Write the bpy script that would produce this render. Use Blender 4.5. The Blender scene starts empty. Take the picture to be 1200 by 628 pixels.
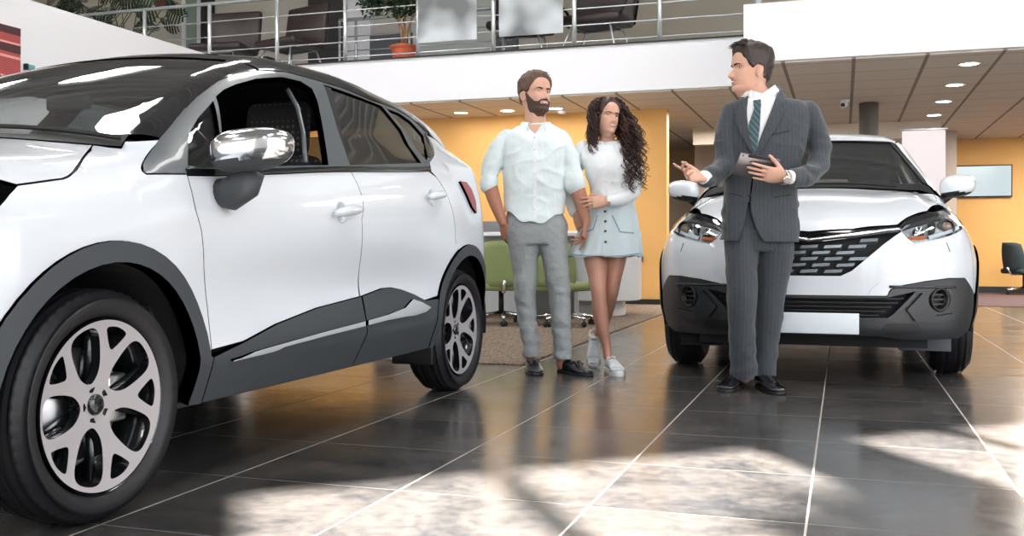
import bpy, bmesh, math, random
import numpy as np
from mathutils import Vector, Matrix, noise
from mathutils.geometry import delaunay_2d_cdt
from mathutils.bvhtree import BVHTree

random.seed(7)
rng = np.random.default_rng(7)
C = bpy.context.scene.collection
# ------------------------------------------------------------------ camera geometry
FPX = 1175.0
ALPHA = math.atan(388.0 / FPX)          # the floor tiles run this far to the right of the view
CA, SA = math.cos(ALPHA), math.sin(ALPHA)
CAMH = 0.75
HOR = 291.0

def ray(px, py):
    X = (px - 600.0) / FPX
    return Vector((X * CA - SA, X * SA + CA, -(py - HOR) / FPX))
CAM = Vector((0, 0, CAMH))
def P(px, py, Y):
    return CAM + ray(px, py) * Y
def on_x(px, py, x):
    d = ray(px, py); return CAM + d * (x / d.x)
def on_y(px, py, y):
    d = ray(px, py); return CAM + d * (y / d.y)
def on_z(px, py, z=0.0):
    d = ray(px, py); return CAM + d * ((z - CAMH) / d.z)

# ------------------------------------------------------------------ materials
def srgb(r, g, b):
    f = lambda c: (c / 12.92) if c <= 0.04045 else ((c + 0.055) / 1.055) ** 2.4
    return (f(r / 255), f(g / 255), f(b / 255), 1.0)

MATS = {}
def mat(name, col, rough=0.5, metal=0.0, coat=0.0, spec=0.5, bump=None, noise_col=None, sheen=0.0, sub=0.0, trans=0.0, ior=1.45):
    """procedural principled material; bump=(scale, strength, distance, stretch) noise_col=(scale, amount, stretch)"""
    if name in MATS: return MATS[name]
    m = bpy.data.materials.new(name); m.use_nodes = True
    nt = m.node_tree; b = nt.nodes['Principled BSDF']
    b.inputs['Base Color'].default_value = col
    b.inputs['Roughness'].default_value = rough
    b.inputs['Metallic'].default_value = metal
    b.inputs['Coat Weight'].default_value = coat
    b.inputs['Coat Roughness'].default_value = 0.03
    b.inputs['Specular IOR Level'].default_value = spec
    b.inputs['IOR'].default_value = ior
    b.inputs['Sheen Weight'].default_value = sheen
    b.inputs['Transmission Weight'].default_value = trans
    if sub:
        b.inputs['Subsurface Weight'].default_value = sub
        b.inputs['Subsurface Radius'].default_value = (1.0, 0.35, 0.2)
        b.inputs['Subsurface Scale'].default_value = 0.012
    if bump or noise_col:
        tc = nt.nodes.new('ShaderNodeTexCoord')
    if noise_col:
        mp = nt.nodes.new('ShaderNodeMapping'); mp.inputs['Scale'].default_value = noise_col[2] if len(noise_col) > 2 else (1, 1, 1)
        nt.links.new(tc.outputs['Object'], mp.inputs['Vector'])
        n = nt.nodes.new('ShaderNodeTexNoise'); n.inputs['Scale'].default_value = noise_col[0]; n.inputs['Detail'].default_value = 5
        nt.links.new(mp.outputs[0], n.inputs['Vector'])
        mx = nt.nodes.new('ShaderNodeMix'); mx.data_type = 'RGBA'
        a = noise_col[1]
        mx.inputs[6].default_value = tuple(min(1, c * (1 - a)) for c in col[:3]) + (1,)
        mx.inputs[7].default_value = tuple(min(1, c * (1 + a)) for c in col[:3]) + (1,)
        cr = nt.nodes.new('ShaderNodeMapRange'); cr.inputs[1].default_value = 0.3; cr.inputs[2].default_value = 0.7
        nt.links.new(n.outputs['Fac'], cr.inputs[0]); nt.links.new(cr.outputs[0], mx.inputs[0])
        nt.links.new(mx.outputs[2], b.inputs['Base Color'])
    if bump:
        mp = nt.nodes.new('ShaderNodeMapping'); mp.inputs['Scale'].default_value = bump[3] if len(bump) > 3 else (1, 1, 1)
        nt.links.new(tc.outputs['Object'], mp.inputs['Vector'])
        n = nt.nodes.new('ShaderNodeTexNoise'); n.inputs['Scale'].default_value = bump[0]; n.inputs['Detail'].default_value = 4
        nt.links.new(mp.outputs[0], n.inputs['Vector'])
        bp = nt.nodes.new('ShaderNodeBump'); bp.inputs['Strength'].default_value = bump[1]; bp.inputs['Distance'].default_value = bump[2]
        nt.links.new(n.outputs['Fac'], bp.inputs['Height']); nt.links.new(bp.outputs[0], b.inputs['Normal'])
    MATS[name] = m
    return m

def glass_mat(name, tint, refl=1.0):
    """thin pane: see-through tinted film plus mirror reflection by angle"""
    if name in MATS: return MATS[name]
    m = bpy.data.materials.new(name); m.use_nodes = True
    nt = m.node_tree; nt.nodes.clear()
    out = nt.nodes.new('ShaderNodeOutputMaterial'); mx = nt.nodes.new('ShaderNodeMixShader')
    tr = nt.nodes.new('ShaderNodeBsdfTransparent'); tr.inputs[0].default_value = tint
    gl = nt.nodes.new('ShaderNodeBsdfGlossy'); gl.inputs['Roughness'].default_value = 0.01
    fr = nt.nodes.new('ShaderNodeFresnel')
    ge = nt.nodes.new('ShaderNodeNewGeometry'); io = nt.nodes.new('ShaderNodeMath'); io.operation = 'MULTIPLY_ADD'      # same mirror strength on both faces of the pane
    nt.links.new(ge.outputs['Backfacing'], io.inputs[0]); io.inputs[1].default_value = 1 / 1.5 - 1.5; io.inputs[2].default_value = 1.5; nt.links.new(io.outputs[0], fr.inputs[0])
    mu = nt.nodes.new('ShaderNodeMath'); mu.operation = 'MULTIPLY_ADD'; mu.inputs[1].default_value = refl; mu.inputs[2].default_value = 0.02
    nt.links.new(fr.outputs[0], mu.inputs[0]); nt.links.new(mu.outputs[0], mx.inputs[0])
    nt.links.new(tr.outputs[0], mx.inputs[1]); nt.links.new(gl.outputs[0], mx.inputs[2]); nt.links.new(mx.outputs[0], out.inputs[0])
    MATS[name] = m
    return m

def emit_mat(name, col, strength):
    if name in MATS: return MATS[name]
    m = bpy.data.materials.new(name); m.use_nodes = True
    b = m.node_tree.nodes['Principled BSDF']
    b.inputs['Base Color'].default_value = col
    b.inputs['Emission Color'].default_value = col; b.inputs['Emission Strength'].default_value = strength
    MATS[name] = m
    return m

# ------------------------------------------------------------------ object helpers
def link(name, me, mats=None, parent=None):
    o = bpy.data.objects.new(name, me); C.objects.link(o)
    if mats is not None:
        for m in (mats if isinstance(mats, (list, tuple)) else [mats]): me.materials.append(m)
    if parent is not None: o.parent = parent
    return o
def tag(o, label=None, cat=None, group=None, kind=None):
    if label: o['label'] = label
    if cat: o['category'] = cat
    if group: o['group'] = group
    if kind: o['kind'] = kind
    return o
def thing(name, label, cat, loc=(0, 0, 0), rz=0.0, group=None):
    o = bpy.data.objects.new(name, None); C.objects.link(o)
    o.location = loc; o.rotation_euler = (0, 0, rz); o.empty_display_size = 0.1
    return tag(o, label, cat, group)
def struct(o): o['kind'] = 'structure'; return o

def mesh_np(name, V, Fc, smooth=True, normals=None, mi=None):
    me = bpy.data.meshes.new(name)
    me.from_pydata([tuple(map(float, v)) for v in V], [], [tuple(map(int, f)) for f in Fc])
    if smooth: me.polygons.foreach_set('use_smooth', [True] * len(me.polygons))
    if mi is not None: me.polygons.foreach_set('material_index', [int(x) for x in mi])
    me.update()
    if normals is not None:
        me.normals_split_custom_set_from_vertices([tuple(map(float, n)) for n in normals])
    return me

class MB:
    """collects boxes, bars, tubes, lathes into one mesh"""
    def __init__(s): s.V = []; s.F = []; s.S = []; s.M = []; s.cm = 0
    def add(s, V, F, smooth=False):
        o = len(s.V); s.V += [tuple(v) for v in V]; s.F += [tuple(i + o for i in f) for f in F]
        s.S += [smooth] * len(F); s.M += [s.cm] * len(F); return s
    def box(s, a, b, mtx=None, bev=0.0):
        x0, y0, z0 = a; x1, y1, z1 = b
        if bev > 0:
            bm = bmesh.new(); bmesh.ops.create_cube(bm, size=1.0)
            for v in bm.verts: v.co = Vector(((x0 + x1) / 2 + v.co.x * (x1 - x0), (y0 + y1) / 2 + v.co.y * (y1 - y0), (z0 + z1) / 2 + v.co.z * (z1 - z0)))
            bmesh.ops.bevel(bm, geom=bm.edges[:], offset=bev, segments=3, affect='EDGES', profile=0.5)
            if mtx is not None: bmesh.ops.transform(bm, matrix=mtx, verts=bm.verts[:])
            bm.verts.index_update()
            s.add([v.co.copy() for v in bm.verts], [[v.index for v in f.verts] for f in bm.faces], True); bm.free(); return s
        V = [Vector(p) for p in ((x0, y0, z0), (x1, y0, z0), (x1, y1, z0), (x0, y1, z0), (x0, y0, z1), (x1, y0, z1), (x1, y1, z1), (x0, y1, z1))]
        if mtx is not None: V = [mtx @ v for v in V]
        return s.add(V, [(0, 3, 2, 1), (4, 5, 6, 7), (0, 1, 5, 4), (1, 2, 6, 5), (2, 3, 7, 6), (3, 0, 4, 7)])
    def tube(s, pts, r, n=10, cap=True, smooth=True, flat=None):
        """round tube along pts; r number or list; flat=(axis vec, factor) squashes the section"""
        pts = [Vector(p) for p in pts]; rs = r if isinstance(r, (list, tuple)) else [r] * len(pts)
        V = []; F = []
        t0 = (pts[1] - pts[0]).normalized()
        up = Vector((0, 0, 1)) if abs(t0.z) < 0.9 else Vector((1, 0, 0))
        a = t0.cross(up).normalized()
        for i, p in enumerate(pts):
            t = ((pts[min(i + 1, len(pts) - 1)] - p).normalized() + (p - pts[max(i - 1, 0)]).normalized())
            t = t.normalized() if t.length > 1e-6 else t0
            a = (a - t * a.dot(t)).normalized(); b = t.cross(a)
            for k in range(n):
                th = 2 * math.pi * k / n
                V.append(p + a * (math.cos(th) * rs[i]) + b * (math.sin(th) * rs[i]))
        for i in range(len(pts) - 1):
            for k in range(n):
                k2 = (k + 1) % n
                F.append((i * n + k, i * n + k2, (i + 1) * n + k2, (i + 1) * n + k))
        if cap: F.append(tuple(range(n))[::-1]); F.append(tuple((len(pts) - 1) * n + k for k in range(n)))
        return s.add(V, F, smooth)
    def lathe(s, prof, mtx=None, n=24, smooth=True, cap=True):
        """prof list of (r,z) round Z"""
        V = []; F = []
        for r, z in prof:
            for k in range(n):
                th = 2 * math.pi * k / n; v = Vector((r * math.cos(th), r * math.sin(th), z))
                V.append(mtx @ v if mtx is not None else v)
        for i in range(len(prof) - 1):
            for k in range(n):
                k2 = (k + 1) % n
                F.append((i * n + k, i * n + k2, (i + 1) * n + k2, (i + 1) * n + k))
        if cap:
            if prof[0][0] > 1e-5: F.append(tuple(range(n))[::-1])
            if prof[-1][0] > 1e-5: F.append(tuple((len(prof) - 1) * n + k for k in range(n)))
        return s.add(V, F, smooth)
    def prism(s, poly, z0, z1, mtx=None, smooth=False):
        n = len(poly); V = [Vector((x, y, z0)) for x, y in poly] + [Vector((x, y, z1)) for x, y in poly]
        if mtx is not None: V = [mtx @ v for v in V]
        return s.add(V, [tuple(range(n))[::-1], tuple(range(n, 2 * n))] + [(i, (i + 1) % n, n + (i + 1) % n, n + i) for i in range(n)], smooth)
    def build(s, name, mats, parent=None, bev=0.0):
        me = bpy.data.meshes.new(name); me.from_pydata(s.V, [], s.F)
        me.polygons.foreach_set('use_smooth', s.S); me.polygons.foreach_set('material_index', s.M); me.update()
        o = link(name, me, mats, parent)
        if bev:
            md = o.modifiers.new('bevel', 'BEVEL'); md.width = bev; md.segments = 2; md.limit_method = 'ANGLE'
        return o

def copy_tree(o, parent=None):
    c = o.copy(); C.objects.link(c)
    if parent is not None:
        c.parent = parent; c.matrix_parent_inverse = o.matrix_parent_inverse
    for ch in [k for k in bpy.data.objects if k.parent == o]: copy_tree(ch, c)
    return c

def catmull(pts, n=8, closed=False):
    P_ = [np.array(p, float) for p in pts]; out = []
    m = len(P_)
    rngi = range(m) if closed else range(m - 1)
    for i in rngi:
        if closed: p0, p1, p2, p3 = P_[(i - 1) % m], P_[i], P_[(i + 1) % m], P_[(i + 2) % m]
        else: p0, p1, p2, p3 = P_[max(i - 1, 0)], P_[i], P_[i + 1], P_[min(i + 2, m - 1)]
        for k in range(n):
            t = k / n
            out.append(0.5 * ((2 * p1) + (-p0 + p2) * t + (2 * p0 - 5 * p1 + 4 * p2 - p3) * t * t + (-p0 + 3 * p1 - 3 * p2 + p3) * t ** 3))
    if not closed: out.append(P_[-1])
    return out

def pchip(xs, ys):
    """smooth monotone-ish interpolation of a table"""
    xs = np.array(xs, float); ys = np.array(ys, float)
    d = np.diff(ys) / np.diff(xs); m = np.zeros(len(xs))
    m[0] = d[0]; m[-1] = d[-1]
    for i in range(1, len(xs) - 1):
        m[i] = 0 if d[i - 1] * d[i] <= 0 else 2 * d[i - 1] * d[i] / (d[i - 1] + d[i])
    def f(x):
        x = np.clip(np.asarray(x, float), xs[0], xs[-1]); i = np.clip(np.searchsorted(xs, x) - 1, 0, len(xs) - 2)
        h = xs[i + 1] - xs[i]; t = (x - xs[i]) / h
        return (2 * t ** 3 - 3 * t ** 2 + 1) * ys[i] + (t ** 3 - 2 * t ** 2 + t) * h * m[i] + (-2 * t ** 3 + 3 * t ** 2) * ys[i + 1] + (t ** 3 - t ** 2) * h * m[i + 1]
    return f

def inpoly(pts, poly):
    pts = np.asarray(pts); x = pts[:, 0]; y = pts[:, 1]; r = np.zeros(len(pts), bool); n = len(poly)
    for i in range(n):
        x0, y0 = poly[i]; x1, y1 = poly[(i + 1) % n]
        c = ((y0 > y) != (y1 > y))
        with np.errstate(divide='ignore', invalid='ignore'):
            r ^= c & (x < (x1 - x0) * (y - y0) / ((y1 - y0) + 1e-30) + x0)
    return r
def area2(poly):
    return 0.5 * sum(poly[i][0] * poly[(i + 1) % len(poly)][1] - poly[(i + 1) % len(poly)][0] * poly[i][1] for i in range(len(poly)))
def resample(poly, h):
    out = []
    for i in range(len(poly)):
        a = np.array(poly[i], float); b = np.array(poly[(i + 1) % len(poly)], float)
        n = max(1, int(math.ceil(np.linalg.norm(b - a) / h)))
        for k in range(n): out.append(a + (b - a) * k / n)
    return out
def shrink(poly, d):
    poly = [np.array(p, float) for p in poly]; s = 1 if area2(poly) > 0 else -1; out = []; n = len(poly)
    for i in range(n):
        e0 = poly[i] - poly[i - 1]; e1 = poly[(i + 1) % n] - poly[i]
        n0 = np.array([-e0[1], e0[0]]) / (np.linalg.norm(e0) + 1e-9) * s; n1 = np.array([-e1[1], e1[0]]) / (np.linalg.norm(e1) + 1e-9) * s
        k = n0 + n1; l = k.dot(k)
        out.append(poly[i] + (k * (2 * d / l) if l > 0.4 else n0 * d))
    return out

def tri2d(outer, holes=(), h=0.03):
    """triangulate polygon with holes -> verts(2d), tris, list of boundary loops (vertex ids)"""
    loops = [resample(outer, h)] + [resample(q, h) for q in holes]
    if area2(loops[0]) < 0: loops[0] = loops[0][::-1]
    loops = [loops[0]] + [l if area2(l) < 0 else l[::-1] for l in loops[1:]]
    pts = []; edges = []; ids = []
    for L in loops:
        o = len(pts); pts += list(L); ids.append(list(range(o, o + len(L))))
        edges += [(o + i, o + (i + 1) % len(L)) for i in range(len(L))]
    A = np.array(loops[0]); lo = A.min(0); hi = A.max(0)
    gx = np.arange(lo[0] + h * 0.5, hi[0], h); gy = np.arange(lo[1] + h * 0.5, hi[1], h)
    if len(gx) and len(gy):
        G = np.array([(x + (h * 0.5 if j % 2 else 0), y) for j, y in enumerate(gy) for x in gx])
        k = inpoly(G, loops[0])
        for L in loops[1:]: k &= ~inpoly(G, L)
        G = G[k]
        B = np.array(pts)
        if len(G):
            keep = []
            for g in G:
                if ((B - g) ** 2).sum(1).min() > (0.45 * h) ** 2: keep.append(g)
            pts += keep
    vs, es, fs, ov, oe, of = delaunay_2d_cdt([Vector((float(p[0]), float(p[1]))) for p in pts], edges, [], 0, 1e-7)
    back = {}
    for new, olds in enumerate(ov):
        for o_ in olds: back[o_] = new
    V = np.array([(v.x, v.y) for v in vs])
    T = [f for f in fs if len(f) == 3]
    cen = np.array([V[list(f)].mean(0) for f in T])
    k = inpoly(cen, loops[0])
    for L in loops[1:]: k &= ~inpoly(cen, L)
    T = [f for f, q in zip(T, k) if q]
    T = [f if ((V[f[1]] - V[f[0]])[0] * (V[f[2]] - V[f[0]])[1] - (V[f[1]] - V[f[0]])[1] * (V[f[2]] - V[f[0]])[0]) > 0 else f[::-1] for f in T]
    be = {}
    for f in T:
        for a, b in ((f[0], f[1]), (f[1], f[2]), (f[2], f[0])): be[(a, b)] = 1
    bnd = [(a, b) for (a, b) in be if (b, a) not in be]
    return V, T, bnd

def sheet(name, V2, T, bnd, fmap, mats, parent=None, off=0.0, thick=0.012, rim_mi=0, back_mi=None, lip=0.0):
    """fmap(V2)->(pos,normal) arrays. Solid sheet: skin, rim, back."""
    pos, nor = fmap(V2); pos = pos + nor * off; n = len(pos)
    if back_mi is None: back_mi = 0 if 'glass' in (mats[0] if isinstance(mats, (list, tuple)) else mats).name else rim_mi
    V = [p for p in pos]; N = [q for q in nor]
    Fc = [tuple(t) for t in T]; mi = [0] * len(T)
    # back
    V += list(pos - nor * thick); N += list(-nor)
    Fc += [tuple(i + n for i in t[::-1]) for t in T]; mi += [back_mi] * len(T)
    # rim with own verts
    for a, b in bnd:
        e = pos[b] - pos[a]; rn = np.cross(e, nor[a]); l = np.linalg.norm(rn)
        rn = rn / l if l > 1e-9 else nor[a]
        o = len(V); V += [pos[a], pos[b], pos[b] - nor[b] * thick, pos[a] - nor[a] * thick]; N += [rn] * 4
        Fc.append((o, o + 3, o + 2, o + 1)); mi.append(rim_mi)
    # orientation check: face normal vs vertex normal
    t = T[len(T) // 2]; fn = np.cross(pos[t[1]] - pos[t[0]], pos[t[2]] - pos[t[0]])
    if fn.dot(nor[t[0]]) < 0: Fc = [f[::-1] for f in Fc]
    me = mesh_np(name, V, Fc, True, N, mi)
    return link(name, me, mats, parent)
# ------------------------------------------------------------------ render settings
sc = bpy.context.scene
cam_d = bpy.data.cameras.new('camera'); cam = bpy.data.objects.new('camera', cam_d); C.objects.link(cam)
cam_d.sensor_width = 36.0; cam_d.lens = FPX * 36.0 / 1200.0; cam_d.shift_y = -(314.0 - HOR) / 1200.0
cam_d.clip_start = 0.05; cam_d.clip_end = 200
cam.location = (0, 0, CAMH); cam.rotation_euler = (math.radians(90), 0, ALPHA)
sc.camera = cam
sc.view_settings.view_transform = 'Standard'; sc.view_settings.look = 'None'
sc.view_settings.gamma = 1.0; sc.view_settings.use_curve_mapping = False
sc.view_settings.exposure = 0.30
sc.cycles.use_denoising = True
sc.cycles.max_bounces = 8; sc.cycles.diffuse_bounces = 4; sc.cycles.glossy_bounces = 4; sc.cycles.transparent_max_bounces = 12; sc.cycles.transmission_bounces = 4
sc.cycles.caustics_reflective = False; sc.cycles.caustics_refractive = False
sc.cycles.sample_clamp_indirect = 6.0

# ------------------------------------------------------------------ daylight
w = bpy.data.worlds.new('world'); sc.world = w; w.use_nodes = True
nt = w.node_tree; bg = nt.nodes['Background']
tc = nt.nodes.new('ShaderNodeTexCoord'); sep = nt.nodes.new('ShaderNodeSeparateXYZ'); nt.links.new(tc.outputs['Generated'], sep.inputs[0])
rmp = nt.nodes.new('ShaderNodeValToRGB'); nt.links.new(sep.outputs[2], rmp.inputs[0])
rmp.color_ramp.elements[0].position = 0.0; rmp.color_ramp.elements[0].color = (0.30, 0.30, 0.28, 1)
rmp.color_ramp.elements[1].position = 0.04; rmp.color_ramp.elements[1].color = (0.95, 0.97, 1.0, 1)
e = rmp.color_ramp.elements.new(1.0); e.color = (0.75, 0.88, 1.0, 1)
nt.links.new(rmp.outputs[0], bg.inputs[0]); bg.inputs[1].default_value = 3.5
sun_d = bpy.data.lights.new('sun', 'SUN'); sun = bpy.data.objects.new('sun', sun_d); C.objects.link(sun)
sun_d.energy = 64.0; sun_d.angle = math.radians(0.9); sun_d.color = (1.0, 0.93, 0.86)
SUN_EL = math.radians(42); SUN_AZ = Vector((-0.55, 0.83, 0)).normalized()
sdir = Vector((SUN_AZ.x * math.cos(SUN_EL), SUN_AZ.y * math.cos(SUN_EL), -math.sin(SUN_EL)))
sun.rotation_euler = sdir.to_track_quat('-Z', 'Y').to_euler(); sun.location = (6, -8, 9)

# ------------------------------------------------------------------ floor tiles
TILE = 0.607
def floor_mat():
    m = bpy.data.materials.new('floor_tiles'); m.use_nodes = True; nt = m.node_tree; b = nt.nodes['Principled BSDF']
    N = nt.nodes.new; L = nt.links.new
    geo = N('ShaderNodeNewGeometry'); sep = N('ShaderNodeSeparateXYZ'); L(geo.outputs['Position'], sep.inputs[0])
    def M(op, a, b_=None, c=None):
        n = N('ShaderNodeMath'); n.operation = op
        for i, v in enumerate((a, b_, c)):
            if v is None: continue
            if isinstance(v, (int, float)): n.inputs[i].default_value = v
            else: L(v, n.inputs[i])
        return n.outputs[0]
    def line(sock, off, width):
        t = M('FRACT', M('DIVIDE', M('ADD', sock, 50 * TILE - off), TILE))
        d = M('MULTIPLY', M('MINIMUM', t, M('SUBTRACT', 1.0, t)), TILE)
        return M('LESS_THAN', d, width), M('FLOOR', M('DIVIDE', M('ADD', sock, 50 * TILE - off), TILE))
    lx, cx = line(sep.outputs[0], -0.095, 0.0034); ly, cy = line(sep.outputs[1], 3.45, 0.0016)
    comb = N('ShaderNodeCombineXYZ'); L(cx, comb.inputs[0]); L(cy, comb.inputs[1])
    wn = N('ShaderNodeTexWhiteNoise'); wn.noise_dimensions = '3D'; L(comb.outputs[0], wn.inputs['Vector'])
    off = N('ShaderNodeVectorMath'); off.operation = 'MULTIPLY_ADD'; L(wn.outputs['Color'], off.inputs[0]); off.inputs[1].default_value = (7, 7, 7); L(geo.outputs['Position'], off.inputs[2])
    n1 = N('ShaderNodeTexNoise'); n1.inputs['Scale'].default_value = 2.6; n1.inputs['Detail'].default_value = 8; n1.inputs['Roughness'].default_value = 0.62; n1.inputs['Distortion'].default_value = 0.9
    L(off.outputs[0], n1.inputs['Vector'])
    n2 = N('ShaderNodeTexNoise'); n2.inputs['Scale'].default_value = 22; n2.inputs['Detail'].default_value = 5; L(off.outputs[0], n2.inputs['Vector'])
    n3 = N('ShaderNodeTexNoise'); n3.inputs['Scale'].default_value = 180; n3.inputs['Detail'].default_value = 2; L(off.outputs[0], n3.inputs['Vector'])
    s = M('ADD', M('MULTIPLY', n1.outputs['Fac'], 0.65), M('MULTIPLY', n2.outputs['Fac'], 0.35))
    s = M('ADD', s, M('MULTIPLY', M('SUBTRACT', wn.outputs['Value'], 0.5), 0.10))
    cr = N('ShaderNodeValToRGB'); L(s, cr.inputs[0])
    cr.color_ramp.elements[0].position = 0.34; cr.color_ramp.elements[0].color = (0.031, 0.032, 0.034, 1)
    cr.color_ramp.elements[1].position = 0.72; cr.color_ramp.elements[1].color = (0.118, 0.107, 0.098, 1)
    mx = N('ShaderNodeMix'); mx.data_type = 'RGBA'; L(cr.outputs[0], mx.inputs[6]); mx.inputs[7].default_value = (0.42, 0.38, 0.35, 1); L(M('MULTIPLY', lx, 0.9), mx.inputs[0])
    mx2 = N('ShaderNodeMix'); mx2.data_type = 'RGBA'; L(mx.outputs[2], mx2.inputs[6]); mx2.inputs[7].default_value = (0.26, 0.24, 0.22, 1); L(M('MULTIPLY', ly, 0.7), mx2.inputs[0])
    L(mx2.outputs[2], b.inputs['Base Color'])
    ro = M('MULTIPLY_ADD', s, 0.32, 0.05); ro = M('ADD', ro, M('MULTIPLY', M('MAXIMUM', lx, ly), 0.3)); L(ro, b.inputs['Roughness'])
    bp = N('ShaderNodeBump'); bp.inputs['Strength'].default_value = 0.05; bp.inputs['Distance'].default_value = 0.0015
    L(M('ADD', M('MULTIPLY', n2.outputs['Fac'], 0.6), M('MULTIPLY', n3.outputs['Fac'], 0.25)), bp.inputs['Height']); L(bp.outputs[0], b.inputs['Normal'])
    b.inputs['Specular IOR Level'].default_value = 0.6
    return m
def quad(name, a, b, c, d, m, parent=None):
    me = bpy.data.meshes.new(name); me.from_pydata([a, b, c, d], [], [(0, 1, 2, 3)]); return link(name, me, m, parent)
M_floor = floor_mat()
fl = MB().box((-14, -9, -0.12), (18, 19, 0)).build('floor', M_floor); struct(fl)

M_white = mat('white_plaster', srgb(240, 242, 248), 0.55, bump=(60, 0.05, 0.002))
M_beige = mat('beige_plaster', srgb(196, 188, 176), 0.7, bump=(60, 0.05, 0.002))
M_yellow = mat('ochre_plaster', srgb(228, 178, 108), 0.65, bump=(50, 0.06, 0.002), noise_col=(1.2, 0.06))
M_brown = mat('brown_plaster', srgb(110, 92, 78), 0.7)
M_dark = mat('dark_trim', srgb(38, 38, 40), 0.5)
M_chrome = mat('chrome', (0.85, 0.87, 0.88, 1), 0.12, 1.0)
M_steel = mat('brushed_steel', (0.62, 0.64, 0.66, 1), 0.28, 1.0)
M_black = mat('black_plastic', srgb(22, 22, 24), 0.45)
M_greyp = mat('grey_column', srgb(104, 102, 100), 0.5)

ZC = 2.60; ZM = 3.18          # ceiling under the gallery, gallery floor
# wall left: white side wall with its top at gallery level
struct(MB().box((-7.95, 2.0, 0), (-7.62, 11.75, ZM + 0.02)).build('wall_left', M_white))
struct(MB().box((-14.0, 19.0, 0), (18.0, 19.3, 8.0)).build('wall_back', M_beige))
struct(MB().box((-14.3, -9, 0), (-14.0, 19.3, 8.0)).build('wall_far_left', M_beige))
# right side closes the view far away
struct(MB().box((17.9, 9, 0), (18.2, 19.3, 8.0)).build('wall_right', M_beige))
# ochre wall behind the desk and ochre wall behind the television
struct(MB().box((-14.0, 13.25, 0), (-2.22, 13.45, ZC)).build('wall_ochre_left', M_yellow))
struct(MB().box((1.62, 18.55, 0), (9.0, 18.75, ZC)).build('wall_ochre_right', M_yellow))
struct(MB().box((-14.0, 13.20, 0), (-2.22, 13.248, 0.075)).build('baseboard_left', M_dark))
struct(MB().box((1.62, 18.50, 0), (9.0, 18.548, 0.11)).build('baseboard_right', M_dark))
# bulkhead and corridor wall
struct(MB().box((-2.22, 15.7, 2.36), (1.35, 16.0, ZC)).build('trim_bulkhead', mat('bulkhead', srgb(205, 196, 186), 0.7)))
struct(MB().box((-2.4, 17.2, 0), (1.7, 17.4, ZC)).build('wall_corridor', mat('corridor_wall', srgb(178, 166, 156), 0.7)))
# gallery slab with white fascia
struct(MB().box((-14.0, 11.75, ZC + 0.02), (-1.05, 19.0, ZM)).build('trim_gallery_slab', M_white))
struct(MB().box((-0.95, 10.3, ZC + 0.02), (9.4, 19.0, ZM + 0.02)).build('trim_gallery_box', M_white))
struct(MB().box((-14.0, 11.72, ZM), (-1.05, 11.80, ZM + 0.015)).build('trim_gallery_edge', M_dark))
# suspended ceiling with grid under gallery
def ceil_mat():
    m = bpy.data.materials.new('ceiling_tiles'); m.use_nodes = True; nt = m.node_tree; b = nt.nodes['Principled BSDF']
    N = nt.nodes.new; L = nt.links.new
    geo = N('ShaderNodeNewGeometry'); sep = N('ShaderNodeSeparateXYZ'); L(geo.outputs['Position'], sep.inputs[0])
    def M(op, a, b_=None):
        n = N('ShaderNodeMath'); n.operation = op
        for i, v in enumerate((a, b_)):
            if v is None: continue
            if isinstance(v, (int, float)): n.inputs[i].default_value = v
            else: L(v, n.inputs[i])
        return n.outputs[0]
    def line(sock, off, pitch, width):
        t = M('FRACT', M('DIVIDE', M('ADD', sock, 50 * pitch - off), pitch))
        return M('LESS_THAN', M('MULTIPLY', M('MINIMUM', t, M('SUBTRACT', 1.0, t)), pitch), width)
    lx = line(sep.outputs[0], 0.10, 0.67, 0.018); ly = line(sep.outputs[1], 10.5, 0.62, 0.007)
    n1 = N('ShaderNodeTexNoise'); n1.inputs['Scale'].default_value = 90
    mx = N('ShaderNodeMix'); mx.data_type = 'RGBA'; mx.inputs[6].default_value = srgb(212, 204, 194); mx.inputs[7].default_value = srgb(132, 122, 114)
    L(M('MAXIMUM', lx, ly), mx.inputs[0]); L(mx.outputs[2], b.inputs['Base Color']); b.inputs['Roughness'].default_value = 0.8
    bp = N('ShaderNodeBump'); bp.inputs['Strength'].default_value = 0.3; bp.inputs['Distance'].default_value = 0.01; bp.invert = True
    L(M('MAXIMUM', lx, ly), bp.inputs['Height']); L(bp.outputs[0], b.inputs['Normal'])
    return m
M_ceil = ceil_mat()
cm = MB(); cm.box((-14.0, 11.80, ZC), (-0.93, 19.0, ZC + 0.019)); cm.box((-0.93, 10.35, ZC), (9.35, 19.0, ZC + 0.019))
struct(cm.build('ceiling', M_ceil))

# high roof over the hall: dark ribbed deck
M_deck = mat('roof_deck', srgb(165, 168, 172), 0.6, noise_col=(0.4, 0.2, (0.05, 12, 1)))
rf = MB().prism([(-14.3, -9), (-4.7, -9), (18, 10.75), (18, 19.3), (-14.3, 19.3)], 6.6, 6.75)
for i in range(60):
    yy = -8.8 + i * 0.46; xe = min(17.8, -4.9 + (yy + 9) * 0.754 / 0.656)
    rf.box((-14, yy, 6.54), (xe, yy + .14, 6.6))
struct(rf.build('ceiling_hall', M_deck))
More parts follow.
